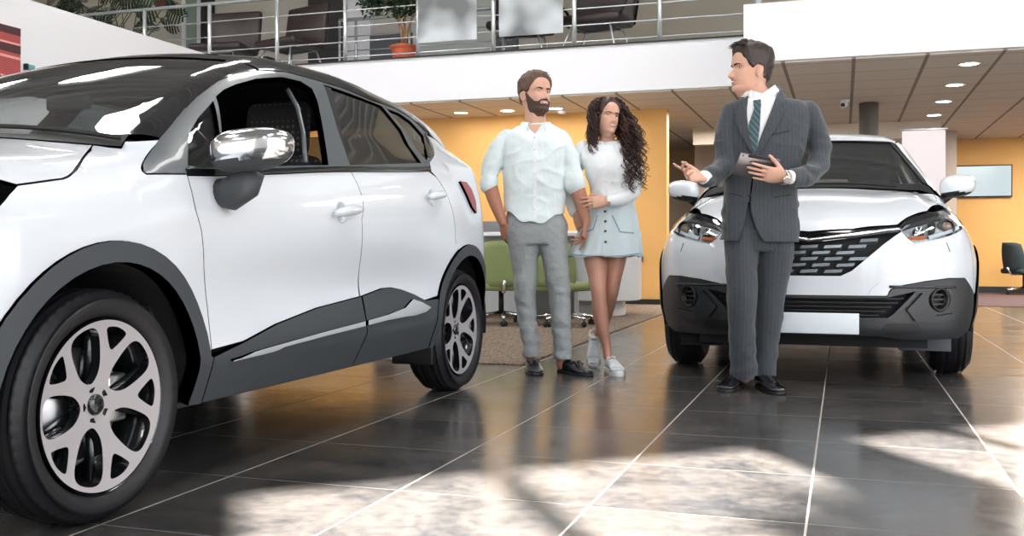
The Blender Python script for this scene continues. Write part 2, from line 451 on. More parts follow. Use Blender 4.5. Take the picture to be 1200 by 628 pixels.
# unseen panel lamps in rows, widened and strengthened to brighten the gallery fascia
M_lamp = emit_mat('added_lamp_glow', (1.0, 0.98, 0.95, 1), 14.0)
lamp0 = None
for j, y in enumerate((-3.5, 0.8, 5.0, 8.6)):
    for i, x in enumerate((-11.0, -8.2, -5.4, -2.6, 0.2, 3.0, 5.8, 8.6)):
        if x > -4.9 + (y + 9) * 1.15 - 1.0 or (j in (0, 1, 2) and i % 2): continue
        if j == 3 and x > -1.0:
            y = 7.2
            if i % 2: continue
        if lamp0 is None:
            lamp0 = thing('added_ceiling_lamp', 'added white panel lamp under the hall roof, out of view', 'lamp', (x, y, 6.2), 0, 'added hall roof lamps')
            MB().box((-0.36, -0.95, 0.0), (0.36, 0.95, 0.10)).build('housing', M_white, lamp0)
            MB().box((-0.33, -0.92, -0.02), (0.33, 0.92, 0.0)).build('diffuser', M_lamp, lamp0)
            for q in (-.8, .8): MB().tube([(0, q, 0.10), (0, q, 0.34)], 0.006).build('hanger', M_steel, lamp0)
        else:
            copy_tree(lamp0).location = (x, y, 6.2)

# ------------------------------------------------------------------ glazed facade, diagonal, to the right and behind the viewer
FC = Vector((4.15, -1.15, 0)); FD = Vector((0.754, 0.656, 0)).normalized(); FN = Vector((FD.y, -FD.x, 0))
FR = math.atan2(FD.y, FD.x)
fm = Matrix.Translation(FC) @ Matrix.Rotation(FR, 4, 'Z')      # local x along facade, local y inward
fa = MB()
fa.box((-14, -0.15, 0), (17, 0.15, 0.18), fm); fa.box((-14, -0.15, FHEAD := 6.22), (17, 0.15, 6.6), fm)
for i in range(-7, 9):
    fa.box((i * 2.0 - 0.04, -0.10, 0.18), (i * 2.0 + 0.04, 0.10, 6.22), fm)
fa.box((-14, -0.05, 2.9), (17, 0.05, 2.96), fm)
struct(fa.build('window_1', M_steel))
struct(MB().box((-9.0, -0.12, 0.0), (-2.85, 0.12, 6.4), fm).build('wall_sun_block', M_white))  # unseen wall added to keep the sun off the near car's front wheel
# unseen column, added so that its shadow band crosses the floor
col2 = thing('shadow_column', 'added round white column before the glazed facade, out of view', 'column')
MB().lathe([(0.24, 0.0), (0.24, 6.6)], fm @ Matrix.Translation((-0.68, 0.45, 0)), 32).build('shaft', M_white, col2)
# ground outside
struct(MB().box((-40, -60, -0.3), (60, -9.05, -0.13)).build('ground_outside', mat('paving', srgb(140, 138, 132), 0.8)))

# tall leafy tree on the pavement outside the glazed facade
def outside_tree(label, x, y, h, crowns, seed):
    t = thing('street_tree', label, 'tree', (x, y, -.13)); r = random.Random(seed)
    MB().tube([(0, 0, 0), (.05, .02, h * .5), (0, 0, h)], [.14, .11, .05], 10).build('trunk', mat('tree_bark', srgb(96, 84, 72), .9), t)
    V = []; F = []
    for i in range(420):
        c, rad = crowns[r.randrange(len(crowns))]; d = Vector((r.gauss(0, 1), r.gauss(0, 1), r.gauss(0, 1))).normalized() * rad * (r.random() ** .4)
        p = Vector(c) + d; a = Vector((r.gauss(0, 1), r.gauss(0, 1), r.gauss(0, .6))).normalized() * .22; b = a.cross(Vector((r.gauss(0, 1), r.gauss(0, 1), 1))).normalized() * .07
        o = len(V); V += [p, p + a * .5 + b, p + a, p + a * .5 - b]; F.append((o, o + 1, o + 2, o + 3))
    MB().add(V, F, False).build('foliage', mat('tree_leaf', srgb(60, 84, 48), .6), t)
outside_tree('tall tree outside the glazed facade', 5.0, -4.4, 7.6, [((.0, 0, 7.9), .32), ((.45, .3, 7.5), .3), ((.9, .5, 7.2), .35)], 5)
# ------------------------------------------------------------------ gallery walls and doors
YB = 15.6
M_up = mat('gallery_wall', srgb(205, 200, 190), 0.7)
struct(MB().box((-14.0, YB, ZM), (9.3, YB + 0.15, 6.6)).build('wall_gallery', M_up))
xa = lambda px, y=YB: on_y(px, 30, y).x
struct(MB().box((xa(363), YB - 0.06, ZM), (xa(406), YB - 0.002, 5.6)).build('door_1', mat('doorway_shade', srgb(52, 50, 52), 0.5)))  # flat dark slab; its colour stands for the shade in the open doorway
dd = MB(); x0, x1 = xa(218), xa(247)
for q in (x0, x0 + (x1 - x0) * 0.62, x1): dd.box((q - 0.04, YB - 0.08, ZM), (q + 0.04, YB - 0.002, 5.6))
d2 = struct(dd.build('door_2', M_white))
MB().box((x0, YB - 0.05, ZM), (x1, YB - 0.03, 5.6)).build('door_pane', mat('green_glass', srgb(150, 168, 160), 0.1), d2)
struct(MB().box((xa(247), YB - 0.3, ZM), (xa(252), YB - 0.002, 6.6)).build('trim_1', M_dark))
struct(MB().box((xa(410), YB - 0.10, ZM), (xa(437), YB - 0.002, 5.6)).build('trim_2', M_white))
struct(MB().box((xa(437), YB - 0.12, ZM + 0.05), (xa(486), YB - 0.004, 4.4)).build('trim_3', mat('slate_panel', srgb(88, 92, 98), 0.4)))
struct(MB().box((xa(486), YB - 0.09, ZM), (xa(582), YB - 0.003, 5.6)).build('trim_4', mat('pale_panel', srgb(190, 196, 192), 0.4)))
struct(MB().box((xa(582), YB - 0.09, ZM), (xa(608), YB - 0.003, 5.6)).build('trim_5', mat('slate_panel', srgb(88, 92, 98), 0.4)))
struct(MB().box((xa(640), YB - 0.15, ZM), (xa(1000), YB - 0.003, 6.6)).build('wall_gallery_right', mat('khaki_wall', srgb(178, 170, 156), 0.7)))
struct(MB().box((xa(790), YB - 0.18, ZM), (xa(1000), YB - 0.151, ZM + 0.10)).build('baseboard_gallery', mat('taupe_base', srgb(110, 104, 100), 0.5)))

# ------------------------------------------------------------------ railings
M_rail = mat('satin_rail', srgb(222, 228, 232), .25, .55)
def railing(name, label, p0, p1, xs, top=0.92, mids=(0.06, 0.26, 0.46, 0.67), base=ZM, pr=0.028):
    t = thing(name, label, 'railing', p0)
    p0 = Vector(p0); p1 = Vector(p1); d = p1 - p0
    for s in xs:
        q = d * s
        MB().tube([q, q + Vector((0, 0, top))], pr, 12).build('post', M_rail, t)
    for h in mids:
        MB().tube([Vector((0, 0, h)), d + Vector((0, 0, h))], 0.0085, 8).build('rail', M_rail, t)
    MB().tube([Vector((0, 0, top)), d + Vector((0, 0, top))], 0.026, 12).build('handrail', M_rail, t)
    return t
px_ = [-10.45, -9.35, -8.28, -7.22, -6.2, -5.16, -4.14, -3.10, -2.06]
railing('gallery_railing', 'long chrome railing along the edge of the upper gallery', (-10.45, 11.80, ZM + .015), (-0.95, 11.80, ZM + .015), [(x + 10.45) / 9.5 for x in px_])
railing('gallery_railing', 'chrome railing running back from the corner above the white side wall', (-10.52, 4.0, ZM), (-10.52, 11.8, ZM), [0, .2, .4, .6, .8, 1])
railing('gallery_railing', 'short chrome railing on top of the projecting white gallery box', (-0.86, 10.42, ZM + 0.03), (4.0, 10.42, ZM + 0.03), [0.01, .25, .5, .75, .99])
railing('stair_railing', 'inner chrome railing behind the ficus and boards on the gallery', (on_y(398, 60, 13.2).x, 13.2, ZM), (on_y(600, 60, 13.2).x, 13.2, ZM), [0, .1, .42, .95], pr=0.02)

# ------------------------------------------------------------------ lounge chairs on the gallery
M_choc = mat('chocolate_leather', srgb(58, 48, 48), 0.38, bump=(40, 0.15, 0.004))
def back_chair(label, x, y, rz, arms=False):
    t = thing('lounge_chair', label, 'chair', (x, y, ZM), rz, None)
    MB().box((-0.41, -0.05, -0.30), (0.41, 0.05, 0.32), Matrix.Translation((0, .24, .72)) @ Matrix.Rotation(-0.16, 4, 'X'), bev=0.045).build('backrest', M_choc, t)
    MB().box((-0.40, -0.40, 0.36), (0.40, 0.22, 0.47), bev=0.045).build('seat', M_choc, t)
    for sx in (-1, 1):
        for yy in (0.20, -0.34):
            MB().tube([(sx * 0.24, yy * .85, 0.38), (sx * 0.36, yy * 1.25, 0.0)], 0.014).build('leg', M_rail, t)
        MB().tube([(sx * .36, .25, .012), (sx * .36, -.42, .012)], .012).build('runner', M_rail, t)
    MB().tube([(-0.26, 0.17, 0.35), (0.26, 0.17, 0.35), (0.26, -0.26, 0.35), (-0.26, -0.26, 0.35), (-0.26, 0.17, 0.35)], 0.012).build('frame', M_rail, t)
    if arms:
        for sx in (-1, 1):
            MB().tube([(sx * 0.38, 0.26, 0.42), (sx * 0.50, 0.05, 0.66), (sx * 0.50, -0.30, 0.66), (sx * 0.40, -0.36, 0.42)], 0.017).build('armrest', M_black, t)
    return t
X_ = lambda px, y: on_y(px, 40, y).x
back_chair('dark leather chair partly cut off behind the leftmost posts', X_(266, 12.45), 12.45, 0.1)
back_chair('dark leather chair with chrome legs left of the ficus', X_(345, 12.45), 12.45, -0.3)
back_chair('dark leather chair with black arms right of both display boards', X_(702, 12.4), 12.4, -0.12, True)
back_chair('dark leather chair half hidden behind the second display board', X_(612, 12.45), 12.45, 0.1)
# dark low table between
t = thing('coffee_table', 'dark brown coffee table between the two left gallery chairs', 'table', (X_(300, 14.0), 14.0, ZM))
MB().box((-0.4, -0.3, 0.52), (0.4, 0.3, 0.58), bev=0.01).build('tabletop', M_choc, t)
for sx in (-1, 1):
    for sy in (-1, 1): MB().tube([(sx * .33, sy * .24, 0), (sx * .33, sy * .24, .52)], 0.02).build('leg', M_dark, t)
# brown stools far back
for px, lb in ((692, 'round brown pouf seen under the armed dark chair'), (768, 'round brown pouf right of the armed dark chair'), (634, 'round brown pouf under the second display board')):
    q = thing('pouf', lb, 'pouf', (X_(px, 14.4), 14.4, ZM), 0, 'brown poufs on the gallery')
    MB().lathe([(0.16, 0.0), (0.2, 0.04), (0.215, 0.2), (0.20, 0.38), (0.14, 0.42), (0.0, 0.43)], n=24).build('cushion', mat('brown_leather', srgb(128, 84, 64), 0.5), q)
    MB().lathe([(0.165, 0.0), (0.165, 0.03)], n=24).build('base', M_dark, q)

# ------------------------------------------------------------------ easel boards
def board_mat(name, seed):
    m = bpy.data.materials.new(name); m.use_nodes = True; nt = m.node_tree; b = nt.nodes['Principled BSDF']
    tc = nt.nodes.new('ShaderNodeTexCoord'); n = nt.nodes.new('ShaderNodeTexNoise'); n.inputs['Scale'].default_value = 2.2; n.inputs['Detail'].default_value = 1
    mp = nt.nodes.new('ShaderNodeMapping'); mp.inputs['Location'].default_value = (seed, 0, 0)
    nt.links.new(tc.outputs['Object'], mp.inputs[0]); nt.links.new(mp.outputs[0], n.inputs['Vector'])
    cr = nt.nodes.new('ShaderNodeValToRGB'); cr.color_ramp.elements[0].color = srgb(112, 116, 118); cr.color_ramp.elements[1].color = srgb(205, 214, 220)
    cr.color_ramp.elements[0].position = 0.35; cr.color_ramp.elements[1].position = 0.65
    nt.links.new(n.outputs['Fac'], cr.inputs[0]); nt.links.new(cr.outputs[0], b.inputs['Base Color']); b.inputs['Roughness'].default_value = 0.35
    return m
def easel(label, pl, pr, y, zb, seed):
    xl, xr = on_y(pl, 40, y).x, on_y(pr, 40, y).x
    t = thing('display_board', label, 'board', ((xl + xr) / 2, y, ZM), 0, 'blurred display boards on the gallery railing')
    hw = (xr - xl) / 2
    MB().box((-hw, -0.012, zb - ZM), (hw, 0.0, 1.25)).build('panel', board_mat('display_print_%d' % seed, seed), t)
    for sx in (-1, 1):
        for q in (.46, .67): MB().box((sx * hw * .9 - .02, 0.0, q), (sx * hw * .9 + .02, .03, q + .03)).build('clamp', M_steel, t)
easel('blurry grey display board hung on the railing right of the ficus', 490, 559, 11.765, on_y(525, 48.5, 11.765).z, 1)
easel('blurry pale display board hung on the railing left of the armed chair', 585, 660, 11.765, on_y(623, 41, 11.765).z, 5)

# ------------------------------------------------------------------ plants
M_leaf = mat('ficus_leaf', srgb(38, 58, 34), 0.4, noise_col=(8, 0.4))
M_leaf2 = mat('monstera_leaf', srgb(44, 62, 46), 0.35, noise_col=(3, 0.3))
M_terra = mat('terracotta', srgb(204, 104, 72), 0.6, noise_col=(6, 0.08))
M_bark = mat('bark', srgb(168, 132, 96), 0.8)
def leaf_cloud(centers, n, size, seed):
    r = random.Random(seed); V = []; F = []
    for i in range(n):
        c, rad = centers[r.randrange(len(centers))]
        d = Vector((r.gauss(0, 1), r.gauss(0, 1), r.gauss(0, 1))).normalized() * rad * (r.random() ** 0.4)
        p = Vector(c) + d; a = Vector((r.gauss(0, 1), r.gauss(0, 1), r.gauss(0, .5) - 0.6)).normalized(); s = size * r.uniform(0.7, 1.3)
        b = a.cross(Vector((r.gauss(0, 1), r.gauss(0, 1), r.gauss(0, 1)))).normalized(); nrm = a.cross(b)
        o = len(V)
        V += [p, p + a * s * 0.35 + b * s * 0.22 - nrm * s * .05, p + a * s, p + a * s * 0.35 - b * s * 0.22 - nrm * s * .05, p + a * s * .5 + nrm * s * .03]
        F += [(o, o + 1, o + 4), (o + 1, o + 2, o + 4), (o + 2, o + 3, o + 4), (o + 3, o, o + 4)]
    return V, F
pc = on_y(473, 72, 12.03)
t = thing('potted_ficus', 'ficus tree in a ribbed terracotta pot on the gallery edge', 'plant', (pc.x, 12.03, ZM))
pb = MB(); n = 48; prof = [(0.125, 0), (0.13, 0.02), (0.155, 0.17), (0.16, 0.175), (0.178, 0.18), (0.182, 0.22), (0.172, 0.22), (0.165, 0.18)]
V = []; Fq = []
for i, (r, z) in enumerate(prof):
    for k in range(n):
        th = 2 * math.pi * k / n; rr = r * (1 + (0.025 if (k % 2 and i < 3) else 0)); V.append((rr * math.cos(th), rr * math.sin(th), z * 1.0))
for i in range(len(prof) - 1):
    for k in range(n): Fq.append((i * n + k, i * n + (k + 1) % n, (i + 1) * n + (k + 1) % n, (i + 1) * n + k))
pb.add(V, Fq, True); pb.lathe([(0.0, 0.185), (0.168, 0.185)], cap=False); pb.build('pot', M_terra, t)
st = MB()
for a, h, s in ((0.2, 0.75, .10), (2.4, 0.7, .14), (4.4, 0.8, .08), (1.2, .9, .03)):
    st.tube([(0.02 * math.cos(a), 0.02 * math.sin(a), 0.2), (s * .5 * math.cos(a), s * .5 * math.sin(a), 0.42), (s * 1.8 * math.cos(a), s * 1.8 * math.sin(a), h)], [0.022, 0.018, 0.009], 8)
st.build('stem', M_bark, t)
V, F = leaf_cloud([((-.1, 0, 1.0), .42), ((.05, 0, 1.25), .5), ((-.42, 0, .88), .24), ((.2, .1, .95), .3), ((0, -.1, .8), .22), ((-.3, -.05, 1.2), .4)], 2200, 0.085, 3)
MB().add(V, F, True).build('foliage', M_leaf, t)

def monstera(label, x, y, z, s, seed):
    t = thing('monstera', label, 'plant', (x, y, z), 0, 'monstera plants by the left gallery railing'); r = random.Random(seed)
    st = MB(); lv = MB()
    for i in range(17):
        az = r.uniform(0, 6.28); h = r.uniform(0.35, 1.1) * s; d = r.uniform(0.15, 0.6) * s
        tip = Vector((math.cos(az) * d, math.sin(az) * d, h + 0.25))
        st.tube([(0, 0, 0.22), tip * 0.5 + Vector((0, 0, 0.22)), tip], [0.012, 0.009, 0.005], 6)
        a = Vector((math.cos(az), math.sin(az), -0.35)).normalized(); up = Vector((r.uniform(-.3, .3), -0.8, 0.7)); b = a.cross(up).normalized(); nn = b.cross(a)
        L = r.uniform(0.24, 0.36) * s
        # split leaf: lobes left and right of the midrib
        for k in range(7):
            f0 = k / 7; f1 = f0 + 0.095
            wd = L * 0.62 * math.sin(math.pi * min(1, (f0 + 0.12) * 0.93)) ** 0.7
            for sd in (-1, 1):
                q0 = tip + a * (L * (f0 - .12)); q1 = tip + a * (L * (f1 - .12))
                q2 = q1 + b * sd * wd + a * L * 0.14 - nn * wd * .25; q3 = q0 + b * sd * wd * 0.96 + a * L * 0.12 - nn * wd * .25
                lv.add([q0, q1, q2, q3], [(0, 1, 2, 3)], False)
    st.build('stem', mat('plant_stem', srgb(70, 92, 60), 0.5), t); lv.build('foliage', M_leaf2, t)
    MB().lathe([(0.13, 0), (0.17, 0.25), (0.18, 0.26), (0.165, 0.26), (0.15, 0.2), (0, 0.2)]).build('pot', mat('dark_pot', srgb(60, 58, 60), 0.5), t)
for px, y, s, sd, lb in ((150, 12.6, 1.15, 1, 'dark monstera nearest the white door frames behind the gallery railing'), (112, 12.9, 1.3, 2, 'tall monstera in the middle of the leafy group at upper left'), (66, 12.4, 1.2, 4, 'leftmost monstera hanging over the corner of the gallery railing')):
    q = on_y(px, 30, y); monstera(lb, q.x, y, ZM, s, sd)

# exit sign like red box at upper left
q = on_y(168, 9, 15.0)
t = thing('alarm_box', 'small red alarm box with dark side on the gallery wall', 'box', (q.x, YB - 0.06, 0)); z = on_y(168, 9, YB).z
MB().box((-0.12, -0.05, z - .08), (0.08, 0.0605, z + .08), bev=.01).build('case', mat('red_paint', srgb(190, 50, 50), .4), t)
MB().box((0.082, -0.05, z - .1), (0.22, 0.058, z + .06), bev=.01).build('cover', M_dark, t)

# ------------------------------------------------------------------ ceiling lights, camera, detector, columns
M_glow = emit_mat('downlight_glow', (1.0, 0.96, 0.9, 1), 14.0)
dl = None
spots = [(1.2, y, i) for i, y in enumerate((10.99, 12.35, 13.7, 15.05))] + [(x, 12.77, 10 + i) for i, x in enumerate((-6.3, -4.95, -4.28, -3.61))]
LBL = {0: 'round ceiling downlight nearest the gallery edge at right', 1: 'second round downlight of the right row', 2: 'third round downlight of the right row', 3: 'farthest round downlight of the right row',
       10: 'round downlight above the car roof beside the ochre wall', 11: 'round downlight left of the bearded man', 12: 'round downlight just left of the bearded man\'s ear', 13: 'round downlight just right of the bearded man\'s chin'}
for x, y, i in spots:
    if dl is None:
        dl = thing('downlight', LBL[i], 'ceiling light', (x, y, ZC), 0, 'round downlights in the tiled ceiling')
        MB().lathe([(0.085, 0.0), (0.10, -0.008), (0.115, -0.004), (0.115, 0.0)], n=28, cap=False).build('ring', M_chrome, dl)
        MB().lathe([(0.0, -0.003), (0.088, -0.003)], n=28, cap=False).build('bulb', M_glow, dl); o = dl
    else: o = copy_tree(dl)
    o.location = (x, y, ZC); o['label'] = LBL[i]
for x, y, e in ((2.6, 12.3, 150), (-4.5, 12.3, 18), (-1.7, 14.4, 120), (3.2, 16.2, 150), (-7, 12.3, 12), (-3.4, 12.3, 14)):  # added fill lights under the ceiling, set apart from the round downlights
    ld = bpy.data.lights.new('ceiling_fill', 'AREA'); lo = bpy.data.objects.new('ceiling_fill', ld); C.objects.link(lo)
    ld.energy = e; ld.size = 1.2; ld.color = (1, .93, .84); lo.location = (x, y, ZC - 0.03)
t = thing('security_camera', 'small white dome camera with black lens on the tiled ceiling', 'camera', (0.02, 13.2, ZC))
MB().lathe([(0.062, 0), (0.062, -0.02), (0.05, -0.03), (0.0, -0.03)], n=20).build('mount', M_white, t)
MB().tube([(0, -0.0, -0.045), (-0.02, -0.075, -0.065)], [0.045, 0.042], 16).build('housing', M_white, t)
MB().lathe([(0.028, 0), (0.02, 0.01), (0, 0.014)], Matrix.Translation((-0.021, -0.077, -0.066)) @ Matrix.Rotation(math.radians(80), 4, 'X'), 16).build('lens', M_black, t)
t = thing('smoke_detector', 'round white smoke detector beside the downlight above the couple', 'smoke detector', (-3.58, 12.98, ZC))
MB().lathe([(0.065, 0), (0.065, -0.025), (0.045, -0.045), (0, -0.05)], n=24).build('case', M_white, t)
MB().lathe([(0.07, 0), (0.07, -0.008), (0, -0.008)], n=24).build('base', M_white, t)
t = thing('column', 'round grey steel column behind the facing white car', 'column', (0.31, 13.55, 0))
MB().lathe([(0.118, 0.0), (0.118, ZC)], n=32).build('shaft', M_greyp, t)
MB().lathe([(0.14, 0.0), (0.14, 0.03), (0.12, 0.05)], n=32).build('base', M_greyp, t)

# ------------------------------------------------------------------ television and roll-up banner
t = thing('television', 'wall television with pale blue screen on the ochre wall', 'television', (2.23, 18.5, 1.88))
MB().box((-0.45, -0.03, -0.27), (0.45, 0.045, 0.27), bev=0.008).build('frame', M_black, t)
scr = bpy.data.materials.new('tv_screen'); scr.use_nodes = True; nt = scr.node_tree; b = nt.nodes['Principled BSDF']
tc = nt.nodes.new('ShaderNodeTexCoord'); n = nt.nodes.new('ShaderNodeTexNoise'); n.inputs['Scale'].default_value = 2.5; n.inputs['Detail'].default_value = 0
mp = nt.nodes.new('ShaderNodeMapping'); mp.inputs['Scale'].default_value = (1, 1, .2); nt.links.new(tc.outputs['Object'], mp.inputs[0]); nt.links.new(mp.outputs[0], n.inputs['Vector'])
cr = nt.nodes.new('ShaderNodeValToRGB'); cr.color_ramp.elements[0].color = srgb(176, 200, 205); cr.color_ramp.elements[1].color = srgb(214, 226, 230)
nt.links.new(n.outputs['Fac'], cr.inputs[0]); nt.links.new(cr.outputs[0], b.inputs['Emission Color']); b.inputs['Emission Strength'].default_value = 0.75; b.inputs['Base Color'].default_value = (0.02, 0.02, 0.02, 1); b.inputs['Roughness'].default_value = .15
MB().box((-0.43, -0.034, -0.25), (0.43, -0.031, 0.25)).build('screen', scr, t)
y = 10.62; a = on_y(1057, 153, y); b_ = on_y(1108, 158, y)
t = thing('rollup_banner', 'blank white roll-up banner standing behind the facing car', 'banner', ((a.x + b_.x) / 2, y, 0))
hw = (b_.x - a.x) / 2
MB().box((-hw, -0.004, 0.08), (hw, 0.004, a.z)).build('panel', mat('banner_vinyl', srgb(236, 226, 228), 0.5), t)
MB().tube([(-hw - 0.02, 0, a.z + .005), (hw + 0.02, 0, a.z + .005)], 0.012).build('top_bar', M_steel, t)
MB().box((-hw - 0.02, -0.08, 0), (hw + 0.02, 0.08, 0.08), bev=.02).build('base', M_steel, t)
MB().tube([(0, 0.03, 0.08), (0, 0.03, a.z)], 0.012).build('pole', M_steel, t)

# ------------------------------------------------------------------ carpets
def carpet_mat():
    m = bpy.data.materials.new('carpet'); m.use_nodes = True; nt = m.node_tree; b = nt.nodes['Principled BSDF']
    tc = nt.nodes.new('ShaderNodeTexCoord'); n = nt.nodes.new('ShaderNodeTexNoise'); n.inputs['Scale'].default_value = 45; n.inputs['Detail'].default_value = 6; n.inputs['Roughness'].default_value = .75
    nt.links.new(tc.outputs['Object'], n.inputs['Vector'])
    cr = nt.nodes.new('ShaderNodeValToRGB'); cr.color_ramp.elements[0].position = .38; cr.color_ramp.elements[1].position = .62
    cr.color_ramp.elements[0].color = srgb(98, 84, 76); cr.color_ramp.elements[1].color = srgb(176, 158, 142)
    nt.links.new(n.outputs['Fac'], cr.inputs[0]); nt.links.new(cr.outputs[0], b.inputs['Base Color']); b.inputs['Roughness'].default_value = 1.0
    b.inputs['Specular IOR Level'].default_value = .1
    bp = nt.nodes.new('ShaderNodeBump'); bp.inputs['Strength'].default_value = .8; bp.inputs['Distance'].default_value = .02
    nt.links.new(n.outputs['Fac'], bp.inputs['Height']); nt.links.new(bp.outputs[0], b.inputs['Normal'])
    return m
M_carpet = carpet_mat()
o = MB().box((-7.6, 6.12, 0), (-1.95, 13.19, 0.008)).build('carpet', [M_carpet]); tag(o, 'large grey brown carpet running under the desk and green chairs', 'carpet')
o = MB().box((1.66, 14.2, 0), (9.0, 18.5, 0.008)).build('carpet', [mat('plum_carpet', srgb(104, 84, 84), 1.0, bump=(60, .6, .02), noise_col=(60, .25))]); tag(o, 'dark plum carpet before the television wall', 'carpet')

# ------------------------------------------------------------------ reception desk
M_desk = mat('desk_lacquer', srgb(226, 228, 230), 0.3)
t = thing('reception_desk', 'white reception desk with rounded right end behind the woman', 'desk', (0, 0, 0.008))
def stadium(x0, x1, y0, y1, r, n=14):
    pts = [(x0, y0)]
    for k in range(n + 1):
        a = -math.pi / 2 + math.pi / 2 * k / n; pts.append((x1 - r + r * math.cos(a), y0 + r + r * math.sin(a)))
    for k in range(n + 1):
        a = math.pi / 2 * k / n; pts.append((x1 - r + r * math.cos(a), y1 - r + r * math.sin(a)))
    pts.append((x0, y1)); return pts
gy = 10.55
xr = on_y(751, 330, gy + 0.5).x; xl = on_y(583, 330, gy + 0.5).x
zt = 0.93
MB().prism(stadium(xl, xr, gy, gy + 0.95, 0.45), 0.17, zt, None, False).build('body', M_desk, t, bev=.012)
MB().prism(stadium(xl + .05, xr - .18, gy + .15, gy + 0.8, 0.3), 0.0, 0.17, None, False).build('plinth', M_desk, t)
# work desk with things on it, further left
gy2 = 9.72; a = on_y(566, 272, gy2); b_ = on_y(660, 272, gy2)
t = thing('office_desk', 'long white office desk left of the bearded man', 'desk', (0, 0, 0))
zt2 = a.z
MB().box((a.x - 1.4, gy2, zt2 - .04), (b_.x, gy2 + .75, zt2), bev=.005).build('desktop', M_desk, t)
MB().box((a.x - 1.4, gy2 + .60, .05), (b_.x, gy2 + .62, zt2 - .041)).build('modesty_panel', mat('pale_panel2', srgb(205, 208, 210), .4), t)
for x in (a.x - 1.3, a.x + .35, b_.x - .08): MB().box((x, gy2 + .1, 0.008), (x + .04, gy2 + .58, zt2 - .041)).build('leg', mat('dark_steel', srgb(70, 76, 84), .35, .6), t)
q = on_y(583, 262, gy2 + .3)
t = thing('laptop', 'grey laptop on the white office desk', 'laptop', (q.x, gy2 + .3, zt2))
MB().box((-0.16, -0.12, 0), (0.16, 0.1, 0.018), bev=.004).build('base', M_steel, t)
MB().box((-0.16, -0.135, 0.018), (0.16, -0.12, 0.13), Matrix.Rotation(.1, 4, 'X'), bev=.004).build('lid', mat('lid_grey', srgb(120, 120, 124), .4), t)
t = thing('card_holder', 'small pink clear card holder on the white office desk', 'card holder', (q.x + .02, gy2 + .55, zt2))
MB().box((-0.07, -.02, 0), (.07, .02, .03)).build('base', M_desk, t); MB().box((-0.06, -0.008, 0.03), (0.06, 0.008, 0.20)).build('card', mat('pink_card', srgb(214, 150, 140), .5), t)
q = on_y(562, 270, gy2 + .2)
t = thing('monitor', 'dark computer monitor edge beside the car tail light', 'monitor', (q.x - .3, gy2 + .25, zt2))
MB().box((-.26, -.02, .08), (.26, .02, .2), bev=.005).build('screen_back', M_black, t); MB().tube([(0, 0, 0), (0, 0, .12)], .02).build('stand', M_black, t)
q = on_y(793, 304, 13.15)
t = thing('wall_socket', 'small dark socket on the ochre wall right of the woman\'s hem', 'socket', (on_y(748, 303, 13.2).x, 13.235, on_y(748, 303, 13.2).z))
MB().box((-.06, -.012, -.045), (.06, .012, .045), bev=.004).build('plate', mat('socket_grey', srgb(96, 88, 80), .5), t)
MB().lathe([(0.02, 0), (0.02, .004), (0, .004)], Matrix.Translation((0, -.013, 0)) @ Matrix.Rotation(math.radians(90), 4, 'X'), 12).build('opening', M_black, t)

# ------------------------------------------------------------------ office chairs
def office_chair(label, x, y, rz, m, z=0.008, hb=0.43):
    t = thing('office_chair', label, 'chair', (x, y, z), rz, None)
    bm_ = MB(); V = []; F = []
    n, k_ = 11, 9
    for side in (0, 1):
        for j in range(k_):
            for i in range(n):
                u = i / (n - 1) * 2 - 1; v = j / (k_ - 1)
                wd = 0.25 * (1 - 0.10 * v ** 4) * (0.9 + 0.1 * math.sin(math.pi * v))
                y_ = 0.24 + 0.05 * v - 0.07 * u * u + (0.05 if side else 0) * (1 - 0.6 * abs(u) ** 4)
                V.append((u * wd, y_, 0.385 + hb * v - 0.03 * u ** 4 * v))
    for j in range(k_ - 1):
        for i in range(n - 1):
            a = j * n + i; F.append((a, a + 1, a + n + 1, a + n)); a += n * k_; F.append((a, a + n, a + n + 1, a + 1))
    o_ = n * k_
    ring = [i for i in range(n)] + [j * n + n - 1 for j in range(1, k_)] + [(k_ - 1) * n + i for i in range(n - 2, -1, -1)] + [j * n for j in range(k_ - 2, 0, -1)]
    for q in range(len(ring)):
        a, b = ring[q], ring[(q + 1) % len(ring)]; F.append((b, a, a + o_, b + o_))
    bm_.add(V, F, True).build('backrest', m, t)
    MB().box((-0.25, -0.27, 0.335), (0.25, 0.26, 0.42), bev=0.038).build('seat', m, t)
    MB().tube([(0, 0, 0.10), (0, 0, 0.34)], 0.026, 14).build('pole', M_black, t)
    MB().tube([(0, 0.0, 0.33), (0, 0.24, 0.325), (0, 0.315, 0.44)], 0.018, 8).build('bracket', M_chrome, t)
    for k in range(5):
        a = 2 * math.pi * k / 5 + .3; d = Vector((math.cos(a), math.sin(a), 0))
        l = MB().tube([d * 0.03 + Vector((0, 0, .115)), d * .3 + Vector((0, 0, .08))], [0.022, 0.014], 8).build('base_arm', M_chrome, t)
        cs = MB(); mm = Matrix.Translation(d * .295 + Vector((0, 0, .0))) @ Matrix.Rotation(a + .8, 4, 'Z') @ Matrix.Translation((0, 0, 0.028)) @ Matrix.Rotation(math.pi / 2, 4, 'X')
        cs.lathe([(0.0, -.025), (0.027, -.025), (0.027, -.008), (.01, -.008), (.01, .008), (0.027, .008), (0.027, .025), (0, .025)], mm, 14)
        cs.tube([d * .295 + Vector((0, 0, .03)), d * .295 + Vector((0, 0, .075))], .008, 6); cs.build('caster', M_black, l)
    return t
M_green = mat('green_fabric', srgb(136, 148, 100), 0.85, bump=(200, .2, .002))
g = on_z(588, 382)
office_chair('green office chair between the near car and the bearded man', g.x - .04, g.y + .1, math.radians(205), M_green)
g = on_y(637, 330, 9.05)
office_chair('green office chair seen between the bearded man\'s legs', g.x + .12, 9.32, math.radians(165), M_green)
g = on_z(1197, 346)
